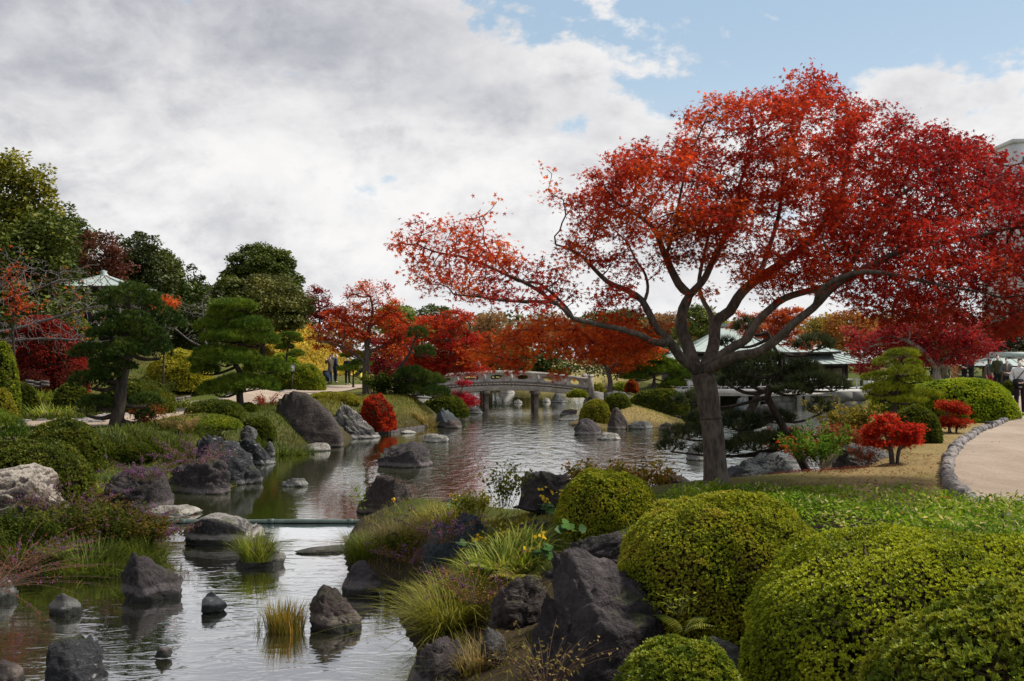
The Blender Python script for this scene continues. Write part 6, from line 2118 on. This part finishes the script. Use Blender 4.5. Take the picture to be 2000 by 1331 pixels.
def turf(name, label, poly, n, hgt, wid, pal, seed, keep=None, clump=1.0, bend=.4):
    r = np.random.default_rng(seed)
    poly = A(poly)
    lo, hi = poly.min(0), poly.max(0)
    xy = lo + r.random((n, 2)) * (hi - lo)
    sd = poly_sd(xy, poly)
    xy = xy[sd < 0]
    z = ground(xy)
    ok = (z > 0.02) & (np.linalg.norm(xy[:, None] - lxy[None, ::3], axis=2).min(1) > 1.35)
    xy, z = xy[ok], z[ok]
    k = len(xy)
    B = np.column_stack([xy, z - .01])
    bag = Leaves()
    blades(B, k, r.uniform(0, 6.28, k), np.abs(r.normal(0, .45, k)), hgt * r.uniform(.5, 1.3, k), np.full(k, wid), bend * r.uniform(.3, 1.4, k), tint(pal, B, clump, .22, seed), bag)
    tag(bag.build(name, M_BLADE), label, kind='stuff')


LAWNP = [(0.13, 0.12, 0.035), (0.26, 0.19, 0.075), (0.36, 0.27, 0.12)]
turf('lawn_grass', 'short dry straw coloured lawn grass beside the right path', [(2.2, 12.4), (3.6, 11.6), (4.2, 11.0), (5.3, 10.6), (5.8, 12.3), (6.0, 15.5), (8.3, 18.5), (10.6, 21.5), (11.5, 23.5), (8.6, 22.0), (6.6, 18.8), (5.0, 16.2)], 38000, .035, .006, LAWNP, 41, clump=.6)
turf('bank_grass', 'olive grass on the low bank below the scarlet bush', [(-7.5, 33.5), (-5.2, 35.6), (-4.6, 37.4), (-3.7, 39.4), (-3.1, 42), (-5, 44), (-8, 42)], 14000, .16, .022, [(0.06, 0.075, 0.01), (0.14, 0.13, 0.02), (0.24, 0.19, 0.045)], 42, clump=.7)
turf('left_bank_grass', 'mixed grasses between the left bank bushes', [(-12, 17), (-7.6, 17), (-7.2, 20.4), (-5.8, 22), (-6.9, 26), (-6.8, 29.5), (-6.2, 31), (-6.0, 35), (-9, 36), (-14, 26)], 60000, .17, .016, [(0.028, 0.048, 0.006), (0.065, 0.090, 0.010), (0.13, 0.14, 0.018)], 43, clump=.6)
turf('island_grass', 'short pale turf on the island behind the standing stone', [(2.6, 38), (3.6, 39.4), (4.6, 40.4), (6.4, 39.6), (7.4, 42), (7.6, 47), (3.4, 47)], 16000, .06, .022, [(0.16, 0.15, 0.04), (0.28, 0.23, 0.08), (0.36, 0.29, 0.12)], 48, clump=.8)
turf('slope_grass', 'yellow dwarf bamboo covering the slope behind the group of people', [(-26, 66), (-11.5, 66), (-12.0, 78), (-15, 92), (-28, 92)], 42000, .35, .12, [(0.20, 0.17, 0.02), (0.42, 0.31, 0.045), (0.55, 0.42, 0.08)], 44, clump=1.2, bend=.7)
turf('terrace_grass', 'dim grassy terraces behind the log edging', [(-22, 26), (-11.5, 26), (-10.5, 33), (-14, 42), (-26, 42)], 20000, .20, .025, [(0.05, 0.05, 0.01), (0.12, 0.09, 0.02), (0.10, 0.11, 0.02)], 45, clump=1.0)
turf('near_bank_grass', 'undergrowth between the near rocks', [(-1.1, 9.4), (-1.4, 12.4), (-2.3, 13.6), (-2.4, 16.6), (0, 17.0), (1.6, 15.2), (1.6, 11), (.9, 9), (1.0, 6.0), (-.6, 6.2)], 7000, .12, .009, GR_Y[:2] + [(0.12, 0.12, 0.02)], 46, clump=.4, bend=.6)
turf('left_edge_grass', 'dark undergrowth below the berry shrubs on the left bank', [(-8.2, 12.4), (-6.6, 12.7), (-5.5, 13.4), (-5.2, 14.6), (-5.8, 16), (-7, 17), (-9, 17)], 6000, .20, .012, [(0.035, 0.04, 0.008), (0.06, 0.075, 0.012)], 47, clump=.4, bend=.6)


def litter(name, label, poly, n, size, pal, seed, lift=.02):
    r = np.random.default_rng(seed)
    poly = A(poly)
    lo, hi = poly.min(0), poly.max(0)
    xy = lo + r.random((n, 2)) * (hi - lo)
    xy = xy[poly_sd(xy, poly) < 0]
    k = len(xy)
    pos = np.column_stack([xy, ground(xy) + lift + r.random(k) * .02])
    bag = Leaves()
    bag.add(T_TRI, pos, nrm(rdir(k, -.2, .2, r)), nrm(A([0, 0, 1]) + r.normal(0, .3, (k, 3))), size * r.uniform(.6, 1.2, k), tint(pal, pos, .5, .3, 2))
    tag(bag.build(name, M_LEAF), label, kind='stuff')


litter('fallen_leaves', 'fallen maple leaves scattered on the dry lawn', [(2.4, 12.6), (3.6, 11.8), (5.2, 11.0), (5.7, 13), (7.4, 15.6), (6.6, 18), (5.0, 16.8), (3.2, 15)], 3600, .034, [(0.10, 0.02, 0.012), (0.20, 0.05, 0.03), (0.22, 0.10, 0.05)], 3)
litter('fallen_leaves', 'thick drift of dark red leaves at the crooked pine foot', [(3.4, 14.2), (4.6, 13.6), (5.2, 14.6), (4.6, 15.8), (3.8, 15.6)], 1500, .035, [(0.08, 0.02, 0.014), (0.17, 0.04, 0.025)], 4)
litter('fallen_leaves', 'scattered leaves along the edge of the sandy path', [(5.6, 12.3), (6.3, 12.4), (6.6, 15), (9.5, 19), (8.6, 19), (6.2, 15.5)], 160, .03, [(0.16, 0.05, 0.03), (0.30, 0.12, 0.05)], 6, .06)

litter('fallen_leaves', 'few red maple leaves dropped on the bamboo carpet', [(1.8, 11), (2.4, 11.8), (3.5, 11.4), (5, 10.4), (6, 9), (4, 7.5), (2.6, 9)], 110, .04, [(0.22, 0.03, 0.02), (0.34, 0.08, 0.03)], 9, .22)

# ------------------------------------------------------------------ grass clumps, ferns, flowers, berries of the near banks
grass('green reed tuft on its own stone below the pipe', 502, 1094, 13.6, 620, .46, .26, GR_G, .008, .35, z=.03)
grass('amber green rush tuft beside the brown sloping rock', 556, 1222, 10.4, 560, .36, .25, [(0.05, 0.07, 0.01), (0.14, 0.14, 0.02), (0.30, 0.17, 0.03)], .007, .22, z=-.06, lean=.25)
grass('three thin reeds left of the amber rush tuft', 506, 1218, 10.45, 14, .24, .06, GR_G, .006, .2, z=-.06, lean=.2)
grass('big green grass clump at the right end of the pipe', 722, 1092, 13.6, 900, .52, .36, GR_G, .008, .45, z=.02)
grass('straw coloured grass behind the green clump', 790, 1058, 13.6, 620, .42, .45, GR_T, .007, .5)
grass('strappy yellow grass above the blue rocks', 880, 1000, 14.6, 420, .36, .6, GR_Y, .012, .6)
grass('long arching grass fountain over the water', 880, 1222, 10.0, 900, .68, .36, GR_Y[:2] + GR_G[2:], .009, .75, lean=.7)
grass('broad bladed yellow green bamboo grass on the near bank', 985, 1118, 10.8, 760, .42, .55, GR_L, .017, .6)
grass('second yellow green patch nearer the boulder hump', 905, 1140, 10.6, 520, .40, .42, GR_Y, .013, .6)
grass('fine tan grass at the bottom of the picture', 1045, 1385, 6.15, 1300, .40, .36, GR_T, .0045, .45)
grass('green bladed grass mixed in at the bottom edge', 1000, 1390, 6.2, 620, .32, .40, GR_L, .011, .6)
grass('thin brown grass between hump and cracked rock', 930, 1268, 8.5, 360, .36, .30, GR_T, .005, .5)
grass('dark green liriope below the berry stems at far left', 40, 1098, 13.4, 900, .42, .75, [(0.035, 0.055, 0.008), (0.075, 0.105, 0.012), (0.15, 0.165, 0.02)], .012, .6)
grass('dark green liriope in the middle of the left bank edge', 170, 1108, 13.2, 1100, .45, .75, [(0.035, 0.055, 0.008), (0.080, 0.110, 0.012), (0.15, 0.165, 0.02)], .012, .6)
grass('dark green liriope reaching the water at right end of the bank', 268, 1085, 14.0, 800, .40, .5, [(0.035, 0.055, 0.008), (0.085, 0.115, 0.012), (0.16, 0.17, 0.02)], .011, .6)
grass('light yellow green liriope behind the berry boulder', 232, 920, 19.4, 520, .45, .62, GR_L, .015, .75)
grass('light strappy clump at upper terrace left', 75, 742, 31, 240, .6, .8, GR_L, .03, .7)
grass('light strappy clump on the logs by the path', 105, 806, 26.8, 300, .5, .9, GR_L, .025, .7)
grass('light strappy leaves beside the short logs', 350, 780, 32.0, 240, .5, .7, GR_L, .028, .7)
LIR = [(0.026, 0.046, 0.006), (0.062, 0.090, 0.010), (0.13, 0.15, 0.02)]
grass('dark liriope drift behind the berry draped boulder', 245, 905, 20.2, 900, .42, 1.0, LIR, .016, .7)
grass('dark liriope drift left of the tall black rock', 325, 892, 22.6, 900, .42, 1.1, LIR, .017, .7)
grass('dark liriope at the niwaki foot', 240, 876, 22.2, 800, .40, 1.0, LIR, .017, .7)
grass('dark liriope in front of the yellow green clipped bush', 350, 866, 24.6, 700, .40, 1.1, LIR, .019, .7)
grass('dark liriope sweeping down beside the largest boulder', 555, 850, 29.2, 700, .45, 1.1, LIR, .022, .7)
bush('dark clipped mound in front of the niwaki foot', 262, 866, 40, 22.0, None, DK, 3600, .05, 4, 2.2, .8)
grass('pale strappy clump under the niwaki low boughs', 300, 868, 24, 420, .4, 1.1, GR_G, .02, .6)
grass('tan reeds beside the grey wedge boulder', 832, 818, 40.5, 260, .55, .5, GR_T, .025, .5)
grass('dark weeds in front of the rock behind the trunk', 1460, 948, 14.9, 420, .34, .6, [(0.02, 0.032, 0.008), (0.05, 0.06, 0.012)], .008, .4)
grass('dark weeds right of the trunk foot', 1520, 948, 15.2, 320, .32, .5, [(0.02, 0.032, 0.008), (0.05, 0.06, 0.012)], .008, .4)
fern('yellow green fern on the near bank', 960, 1122, 10.6, 12, .40, GR_L)
fern('yellow fern over the hump rock', 1012, 1140, 9.9, 9, .36, [(0.16, 0.16, 0.02), (0.34, 0.28, 0.04)])
fern('green fern between the azalea and the boulder', 1335, 1238, 6.9, 8, .26, GR_G)
fern('fern at the left bank under purple berries', 195, 1010, 15.8, 10, .42, GR_L)
fern('fern low on the left bank edge', 110, 1090, 13.0, 10, .40, GR_G)
flowers('yellow leopard plant beside the bronze tipped azalea', 1072, 1010, 12.2, 5, .30, .12)
flowers('yellow leopard plant against the dark slab', 1058, 1098, 9.6, 3, .24, .08)
flowers('yellow leopard plant above the blue grey rock', 918, 1082, 11.6, 4, .22, .14)
flowers('lone yellow leopard plant by the weir end', 890, 1000, 15.2, 3, .30, .14)
flowers('single yellow bloom beside the rough dark rock', 768, 1008, 16.6, 2, .28, .05, leaves=3, heads=3)
flowers('big leaved leopard plant under the bronze tipped azalea', 1108, 1052, 10.4, 1, .10, .09, leaves=12, heads=1)
leafy('upright leafy weeds with long stalks behind the yellow flowers', 985, 990, 14.0, 16, .62, .30, 620, [(0.05, 0.08, 0.012), (0.14, 0.15, 0.02), (0.22, 0.20, 0.03)], .055, mstem=M_STEMG, lean=.15)
leafy('leafy green weeds on the ledge near the weir', 930, 1002, 14.6, 22, .36, .5, 900, [(0.05, 0.08, 0.012), (0.13, 0.14, 0.02), (0.22, 0.19, 0.03)], .05, mstem=M_STEMG)
leafy('yellowing leafy plants beside the layered rock', 1010, 1060, 12.4, 22, .34, .42, 1000, [(0.08, 0.10, 0.012), (0.22, 0.19, 0.022), (0.32, 0.26, 0.04)], .05, mstem=M_STEMG)
leafy('single bright stalk on the rough rock by the weir', 706, 1005, 17.4, 2, .42, .04, 60, [(0.09, 0.15, 0.015), (0.16, 0.22, 0.03)], .09, T_NARROW, mstem=M_STEMG, lean=.08, z=.12)
leafy('leafy sprout between the azalea lobes', 1325, 1200, 6.85, 7, .16, .08, 60, GR_L, .05, T_NARROW, mstem=M_STEMG)
PB = [(0.045, 0.060, 0.012), (0.10, 0.10, 0.02), (0.17, 0.06, 0.03)]
leafy('dark leafy perennials at the far left below the tan boulder', 60, 1075, 13.9, 70, .62, 1.0, 5200, [(0.03, 0.05, 0.008), (0.075, 0.10, 0.014), (0.14, 0.14, 0.025)], .055, z=.12)
leafy('dark leafy perennials in the middle of the berry bank', 190, 1070, 14.2, 70, .62, 1.0, 5200, [(0.03, 0.05, 0.008), (0.075, 0.095, 0.014), (0.15, 0.09, 0.025)], .055, z=.12)
leafy('reddish tinged perennials at the tip of the berry bank', 285, 1055, 14.6, 40, .42, .5, 2200, [(0.04, 0.055, 0.008), (0.10, 0.08, 0.014), (0.17, 0.06, 0.03)], .05, z=.1)
leafy('yellow green leafy plants filling behind the broad bladed grass', 1010, 1090, 11.4, 40, .36, .6, 2400, [(0.08, 0.11, 0.012), (0.20, 0.20, 0.022), (0.32, 0.29, 0.05)], .05, mstem=M_STEMG)
leafy('low ferny greens between the blue rocks and the water', 770, 1085, 13.0, 36, .30, .5, 1600, [(0.05, 0.08, 0.012), (0.14, 0.14, 0.02), (0.20, 0.12, 0.04)], .05, mstem=M_STEMG)
berry_shrub('beautyberry arching across the left bank with dense berries', 210, 1060, 14.4, 60, .80, .9, 2600, 2600, PB)
berry_shrub('beautyberry spilling past the tan boulder', 130, 1010, 14.6, 44, .72, .6, 2200, 2000, PB)
berry_shrub('beautyberry at the right tip of the left bank', 290, 1060, 14.6, 40, .55, .5, 1800, 1700, PB, lean=.8)
berry_shrub('beautyberry hanging low over the stream at far left', 30, 1180, 11.8, 46, .75, .5, 1100, 700, [(0.10, 0.05, 0.02), (0.18, 0.05, 0.03)], z=.3, lean=.95)
berry_shrub('reddish leafless stems drooping to the stream at left edge', -10, 1230, 10.6, 60, .85, .4, 300, 500, [(0.13, 0.04, 0.02), (0.20, 0.06, 0.03)], z=.35, lean=1.1, curve=.5)
berry_shrub('beautyberry draped over the dark low boulder', 285, 940, 18.2, 30, .62, .5, 1500, 500, PB, bsize=.014, lean=.8)
berry_shrub('pink purple haze of stems before the tall black rock', 380, 905, 19.8, 50, .75, .7, 1900, 800, [(0.10, 0.09, 0.02), (0.20, 0.13, 0.05)], bsize=.014, lean=.8)
berry_shrub('purple stemmed shrub on the blue grey rock', 862, 1062, 11.6, 26, .55, .35, 900, 300, PB, lean=.5)
berry_shrub('purple tinged shrub beside the brown block', 800, 1100, 12.4, 34, .42, .38, 900, 700, [(0.12, 0.10, 0.02), (0.22, 0.12, 0.05)], lean=.8)
berry_shrub('red stemmed spray over the grass fountain', 935, 1180, 9.6, 34, .62, .40, 420, 420, [(0.20, 0.10, 0.03), (0.30, 0.16, 0.06)], lean=.7)
berry_shrub('fine reddish dry stems in front of the boulder', 1065, 1350, 6.3, 40, .46, .26, 0, 260, GR_T, lean=.45)
# ------------------------------------------------------------------ people
M_SKIN = plain('skin', (.56, .36, .27), (.50, .31, .23), 5, .5, 0)


def cloth(name, c, rough=.85):
    return plain('cloth_' + name, c, tuple(x * .75 for x in c), 14, rough, .15, spec=.15)


C_BLACK, C_NAVY, C_BROWN = cloth('black', (.018, .018, .020)), cloth('navy', (.022, .030, .050)), cloth('brown', (.10, .075, .05))
C_JEAN, C_WHITE, C_GREEN, C_GREY = cloth('denim', (.035, .065, .16)), cloth('white', (.72, .70, .71)), cloth('green', (.055, .06, .03)), cloth('grey', (.12, .12, .12))
C_ORANGE, C_PLUM, C_LILAC, C_RED = cloth('orange', (.48, .22, .09)), cloth('plum', (.030, .018, .030)), cloth('lilac', (.30, .28, .42)), cloth('red', (.34, .03, .05))
M_HAIR = plain('hair_dark', (.012, .010, .009), (.03, .024, .02), 12, .45, .2)
M_HAIRG = plain('hair_grey', (.30, .29, .28), (.18, .17, .17), 12, .5, .2)
M_MASK = plain('mask_white', (.80, .80, .80), (.75, .75, .76), 4, .8, 0)
M_EYE = plain('eye_dark', (.01, .01, .01), None, 4, .3, 0)


def skin_mesh(name, chains, m, parent, loc, rot, sub=1):
    """one continuous surface grown with the Skin modifier round connected joints; chains share joints by name"""
    vid, co, ra, ed = {}, [], [], []
    for ch in chains:
        prev = None
        for key, p, r_ in ch:
            if key not in vid:
                vid[key] = len(co)
                co.append(p)
                ra.append(r_)
            if prev is not None and (prev, vid[key]) not in ed:
                ed.append((prev, vid[key]))
            prev = vid[key]
    me = bpy.data.meshes.new(name)
    me.from_pydata(co, ed, [])
    o = bpy.data.objects.new(name, me)
    sc.collection.objects.link(o)
    sk = o.modifiers.new('skin', 'SKIN')
    sk.use_smooth_shade = True
    if not me.skin_vertices:
        bpy.context.view_layer.objects.active = o
        bpy.ops.mesh.customdata_skin_add()
    for i, v in enumerate(me.skin_vertices[0].data):
        q = ra[i]
        v.radius = (q, q) if not isinstance(q, tuple) else q
        v.use_root = i == 0
    if sub:
        s_ = o.modifiers.new('sub', 'SUBSURF')
        s_.levels = sub
    dg = bpy.context.evaluated_depsgraph_get()
    nm = bpy.data.meshes.new_from_object(o.evaluated_get(dg))
    nm.name = name
    o.modifiers.clear()
    o.data = nm
    nm.materials.clear()
    nm.materials.append(m)
    o.parent = parent
    o.rotation_euler = rot
    return o


def person(label, px, py, Y, h, face, coat, trousers, hair=None, long=.0, arms='down', mask=False, cap=None, bag=None, stride=0.0, hairlong=False, shoes=None, z=None, group=None, scarf=None):
    """face: direction the person looks at, degrees clockwise from +Y"""
    hair = hair or M_HAIR
    X = (px - 1000) / F * Y
    z = gz(X, Y) + .045 if z is None else z
    t = thing('person', label, 'person', (X, Y, z), group)
    rot = (0, 0, -R(face))
    s = h / 1.70
    def J(x, y, zz): return (x * s, y * s, zz * s)
    hipz, kneez, anz = .90, .49, .085
    st_ = stride
    leg = {}
    for sd, sg in (('l', -1), ('r', 1)):
        f = st_ * sg
        leg[sd] = [('hip' + sd, J(.085 * sg, 0, hipz - .05), .085 * s), ('knee' + sd, J(.095 * sg, .02 + .5 * f, kneez), .056 * s), ('ank' + sd, J(.10 * sg, -.01 + f * .9, anz), .040 * s), ('toe' + sd, J(.115 * sg, .13 + f * .9, .035), .034 * s)]
    ar = {}
    for sd, sg in (('l', -1), ('r', 1)):
        sh = J(.175 * sg, 0, 1.37)
        if arms == 'down':
            el, wr, hd = J(.225 * sg, -.03, 1.09), J(.235 * sg, .05, .86), J(.23 * sg, .08, .78)
        elif arms == 'phone':
            el, wr, hd = J(.235 * sg, .02, 1.11), J(.12 * sg, .23, 1.13), J(.06 * sg, .29, 1.16)
        elif arms == 'camera':
            el, wr, hd = J(.25 * sg, .13, 1.18), J(.12 * sg, .24, 1.42), J(.07 * sg, .25, 1.49)
        else:
            el, wr, hd = J(.24 * sg, 0, 1.10), J(.13 * sg, .19, 1.00), J(.05 * sg, .23, .99)
        ar[sd] = [('sh' + sd, sh, .062 * s), ('el' + sd, el, .044 * s), ('wr' + sd, wr, .030 * s), ('hand' + sd, hd, .034 * s)]
    torso = [('pel', J(0, 0, .93), (.120 * s, .085 * s)), ('waist', J(0, 0, 1.08), (.108 * s, .078 * s)), ('chest', J(0, 0, 1.28), (.130 * s, .088 * s)), ('neckb', J(0, 0, 1.42), .065 * s), ('neck', J(0, .01, 1.48), .050 * s), ('jaw', J(0, .028, 1.535), .062 * s), ('head', J(0, .016, 1.60), .083 * s), ('crown', J(0, .0, 1.665), .052 * s)]
    ch = [torso]
    for sd in 'lr':
        hd = A(ar[sd][-1][1])
        wr = A(ar[sd][-2][1])
        d = nrm(hd - wr)
        side = nrm(np.cross(d, A([0, .3, 1])))
        fl = []
        for i, (o_, ln) in enumerate(((-.026, .062), (-.009, .072), (.009, .068), (.026, .052))):
            b = hd + side * o_ * s
            fl.append([ar[sd][-1], ('f%d%s' % (i, sd), tuple(b + d * .04 * s), .010 * s), ('g%d%s' % (i, sd), tuple(b + d * (.04 + ln) * s + A([0, .012, -.008]) * s), .008 * s)])
        fl.append([ar[sd][-1], ('th' + sd, tuple(hd - side * .045 * s + d * .015 * s), .010 * s), ('tt' + sd, tuple(hd - side * .055 * s + d * .05 * s), .009 * s)])
        ch += [[torso[2]] + ar[sd]] + fl
        ch.append([torso[0]] + leg[sd])
    skin_mesh('body', ch, M_SKIN, t, None, rot)
    # jacket: torso and sleeves, slightly outside the body
    gr = .022 * s
    jk = [[('hem', J(0, 0, .80 - long), (.175 * s, .135 * s)), ('pel', J(0, 0, .93), (.168 * s, .128 * s)), ('w', J(0, 0, 1.08), (.155 * s, .118 * s)), ('c', J(0, 0, 1.28), (.178 * s, .130 * s)), ('n', J(0, 0, 1.43), .082 * s), ('n2', J(0, .005, 1.475), .070 * s)]]
    for sd in 'lr':
        a = [(k_, p_, (r_ + gr)) for k_, p_, r_ in ar[sd][:3]]
        wr, el = A(a[2][1]), A(a[1][1])
        a[2] = (a[2][0], tuple(wr + (el - wr) * .06), a[2][2] - .004)
        jk.append([jk[0][3]] + a)
    skin_mesh('coat' if long > .1 else 'jacket', jk, coat, t, None, rot)
    tr = [[('pel', J(0, 0, 1.04), (.145 * s, .104 * s)), ('p2', J(0, 0, .88), (.146 * s, .108 * s))]]
    for sd in 'lr':
        l = [(k_, p_, r_ + .016 * s) for k_, p_, r_ in leg[sd][:3]]
        tr.append([tr[0][1]] + l)
    skin_mesh('trousers', tr, trousers, t, None, rot)
    for sd in 'lr':
        an, to = leg[sd][2], leg[sd][3]
        skin_mesh('shoe', [[('a', tuple(A(an[1]) + A([0, -.03, -.02]) * s), .045 * s), ('b', tuple(A(an[1]) + A([0, .05, -.04]) * s), .044 * s), ('c', to[1], .040 * s)]], shoes or C_BLACK, t, None, rot)
    hr = [[('a', J(0, -.03, 1.60), .088 * s), ('b', J(0, -.005, 1.665), .080 * s), ('c', J(0, .03, 1.69), .05 * s)]]
    if hairlong:
        hr.append([('a', J(0, -.03, 1.60), .088 * s), ('d', J(0, -.06, 1.50), .075 * s), ('e', J(0, -.07, 1.40), .06 * s)])
    skin_mesh('hair', hr, hair, t, None, rot)
    def loc_part(name, m, boxes, tubes=()):
        g = Mesh()
        for c, sz in boxes:
            g.box(A(J(*c)), A(sz) * s)
        for p_, r_ in tubes:
            g.tube([J(*q) for q in p_], A(r_) * s, 8)
        V = np.concatenate(g.V)
        o = mk(name, V, [np.concatenate(x) for x in (g.Q, g.T) if x], m, None, (0, 0, 0), smooth=bool(tubes))
        o.parent = t
        o.rotation_euler = rot
        return o
    loc_part('eye', M_EYE, [((-.030, .092, 1.605), (.018, .01, .010)), ((.030, .092, 1.605), (.018, .01, .010))])
    loc_part('nose', M_SKIN, [], [([(0, .088, 1.60), (0, .112, 1.567), (0, .09, 1.560)], (.008, .014, .010))])
    if mask:
        loc_part('face_mask', M_MASK, [], [([(0, .050, 1.585), (0, .075, 1.555), (0, .060, 1.515)], (.048, .052, .040))])
    else:
        loc_part('mouth', cloth('lip', (.30, .12, .10)), [((0, .088, 1.535), (.036, .008, .008))])
    if cap is not None:
        loc_part('cap', cap, [((0, .12, 1.655), (.15, .10, .014))], [([(0, 0, 1.63), (0, -.003, 1.70), (0, -.005, 1.735)], (.105, .095, .035))])
    if scarf is not None:
        loc_part('scarf', scarf, [], [([(.03, .10, 1.43), (.02, .15, 1.3), (.03, .155, 1.1)], (.05, .045, .04))])
    if bag:
        m, kind = bag
        if kind == 'cross':
            loc_part('strap', m, [], [([(-.16, .05, 1.42), (0, .15, 1.2), (.15, .14, 1.02)], (.012, .012, .012))])
            b = thing('shoulder_bag', label.split(' ')[0] + ' bag worn by the person with %s' % ' '.join(label.split(' ')[-3:]), 'bag', (X, Y, z + .95 * s))
            g = Mesh()
            c_, s_ = math.cos(-R(face)), math.sin(-R(face))
            for (bx_, by_, bz_), (sx_, sy_, sz_) in (((.05, .19, .02), (.30, .10, .20)), ((.05, .245, .0), (.22, .03, .12)), ((.05, .19, .13), (.26, .07, .03))):
                q = A([bx_ * c_ - by_ * s_, bx_ * s_ + by_ * c_, bz_]) * s
                g.box(A(b.location) + q, A([sx_, sy_, sz_]) * s, -R(face))
            g.build('pouch', m, b)
    return t


def zpath(px, Y):
    return gz((px - 1000) / F * Y, Y) + .06


gp = 'visitors standing on the left path'
person('person in brown coat raising a camera on the left path', 645, 757, 56.0, 1.62, 305, C_BROWN, C_JEAN, long=.22, arms='camera', group=gp)
person('person in dark navy jacket and jeans beside the brown coat', 656, 757, 56.6, 1.68, 80, C_NAVY, C_BLACK, hair=M_HAIRG, arms='front', mask=True, group=gp)
person('dark haired person half hidden between the other two', 650, 757, 57.6, 1.66, 0, C_GREY, C_BLACK, arms='down', group=gp)
person('person in black with cap and white mask looking at hands', 679, 757, 55.2, 1.60, 182, C_BLACK, C_BLACK, arms='phone', mask=True, cap=C_NAVY, group=gp)


def trolley():
    Y = 55.4
    X = (637 - 1000) / F * Y
    z = zpath(637, Y)
    t = thing('shopping_trolley', 'dark two wheeled shopping trolley beside the brown coat', 'trolley', (X, Y, z))
    bx('bag', C_NAVY, t, (X, Y, z + .42), (.32, .26, .56), .3)
    bx('flap', C_BLACK, t, (X, Y, z + .72), (.34, .28, .06), .3)
    s = Mesh()
    s.tube([(X - .12, Y + .14, z + .1), (X - .12, Y + .16, z + .95), (X + .12, Y + .20, z + .95), (X + .12, Y + .18, z + .1)], .014, 6)
    s.build('handle', C_BLACK, t)
    for a in (-.15, .15):
        s = Mesh()
        s.tube([(X + a - .02, Y + .1, z + .08), (X + a + .02, Y + .1, z + .08)], .08, 12)
        s.build('wheel', C_BLACK, t)


trolley()
person('walker in pale puffer jacket at the right frame edge', 1992, 832, 26.6, 1.52, 205, C_WHITE, C_PLUM, hair=cloth('hairbrown', (.10, .055, .03)), arms='front', mask=True, bag=(C_BLACK, 'cross'), stride=.10, z=zpath(1992, 26.6))
gr_ = 'visitors gathered behind the bright hedge'
person('person in olive green jacket with white mask behind the hedge', 1948, 745, 46, 1.76, 185, C_GREEN, C_BLACK, mask=True, group=gr_)
person('person in dark patterned scarf and white mask right of green jacket', 1966, 745, 45, 1.62, 190, C_GREY, C_BLACK, mask=True, arms='front', scarf=cloth('tan', (.30, .24, .18)), group=gr_)
person('person with red and teal bag left of the green jacket', 1933, 745, 47, 1.55, 170, cloth('taupe', (.16, .12, .10)), C_RED, hairlong=True, group=gr_, scarf=cloth('teal', (.03, .16, .18)))
person('person in black suit turned left under the crimson leaves', 1897, 740, 42, 1.70, 280, C_BLACK, C_BLACK, arms='phone', group=gr_)
person('person in black with white collar behind the crimson boughs', 1884, 740, 43, 1.72, 100, C_BLACK, C_NAVY, group=gr_, scarf=C_WHITE)
person('person in orange patterned kimono coat behind the hedge', 1866, 740, 43, 1.52, 150, C_ORANGE, C_ORANGE, long=.3, arms='front', group=gr_)
person('person in khaki behind the forked crimson maple', 1845, 740, 44, 1.60, 180, cloth('khaki', (.16, .13, .08)), C_GREY, group=gr_)
person('person in lilac top crossing the bridge', 935, 745, 54.0, 1.62, 90, C_LILAC, C_NAVY, stride=.12, z=1.42)
person('person in orange top at the left end of the bridge', 893, 752, 54.0, 1.60, 270, C_ORANGE, C_GREY, stride=.1, z=1.28)
bpy.context.view_layer.update()
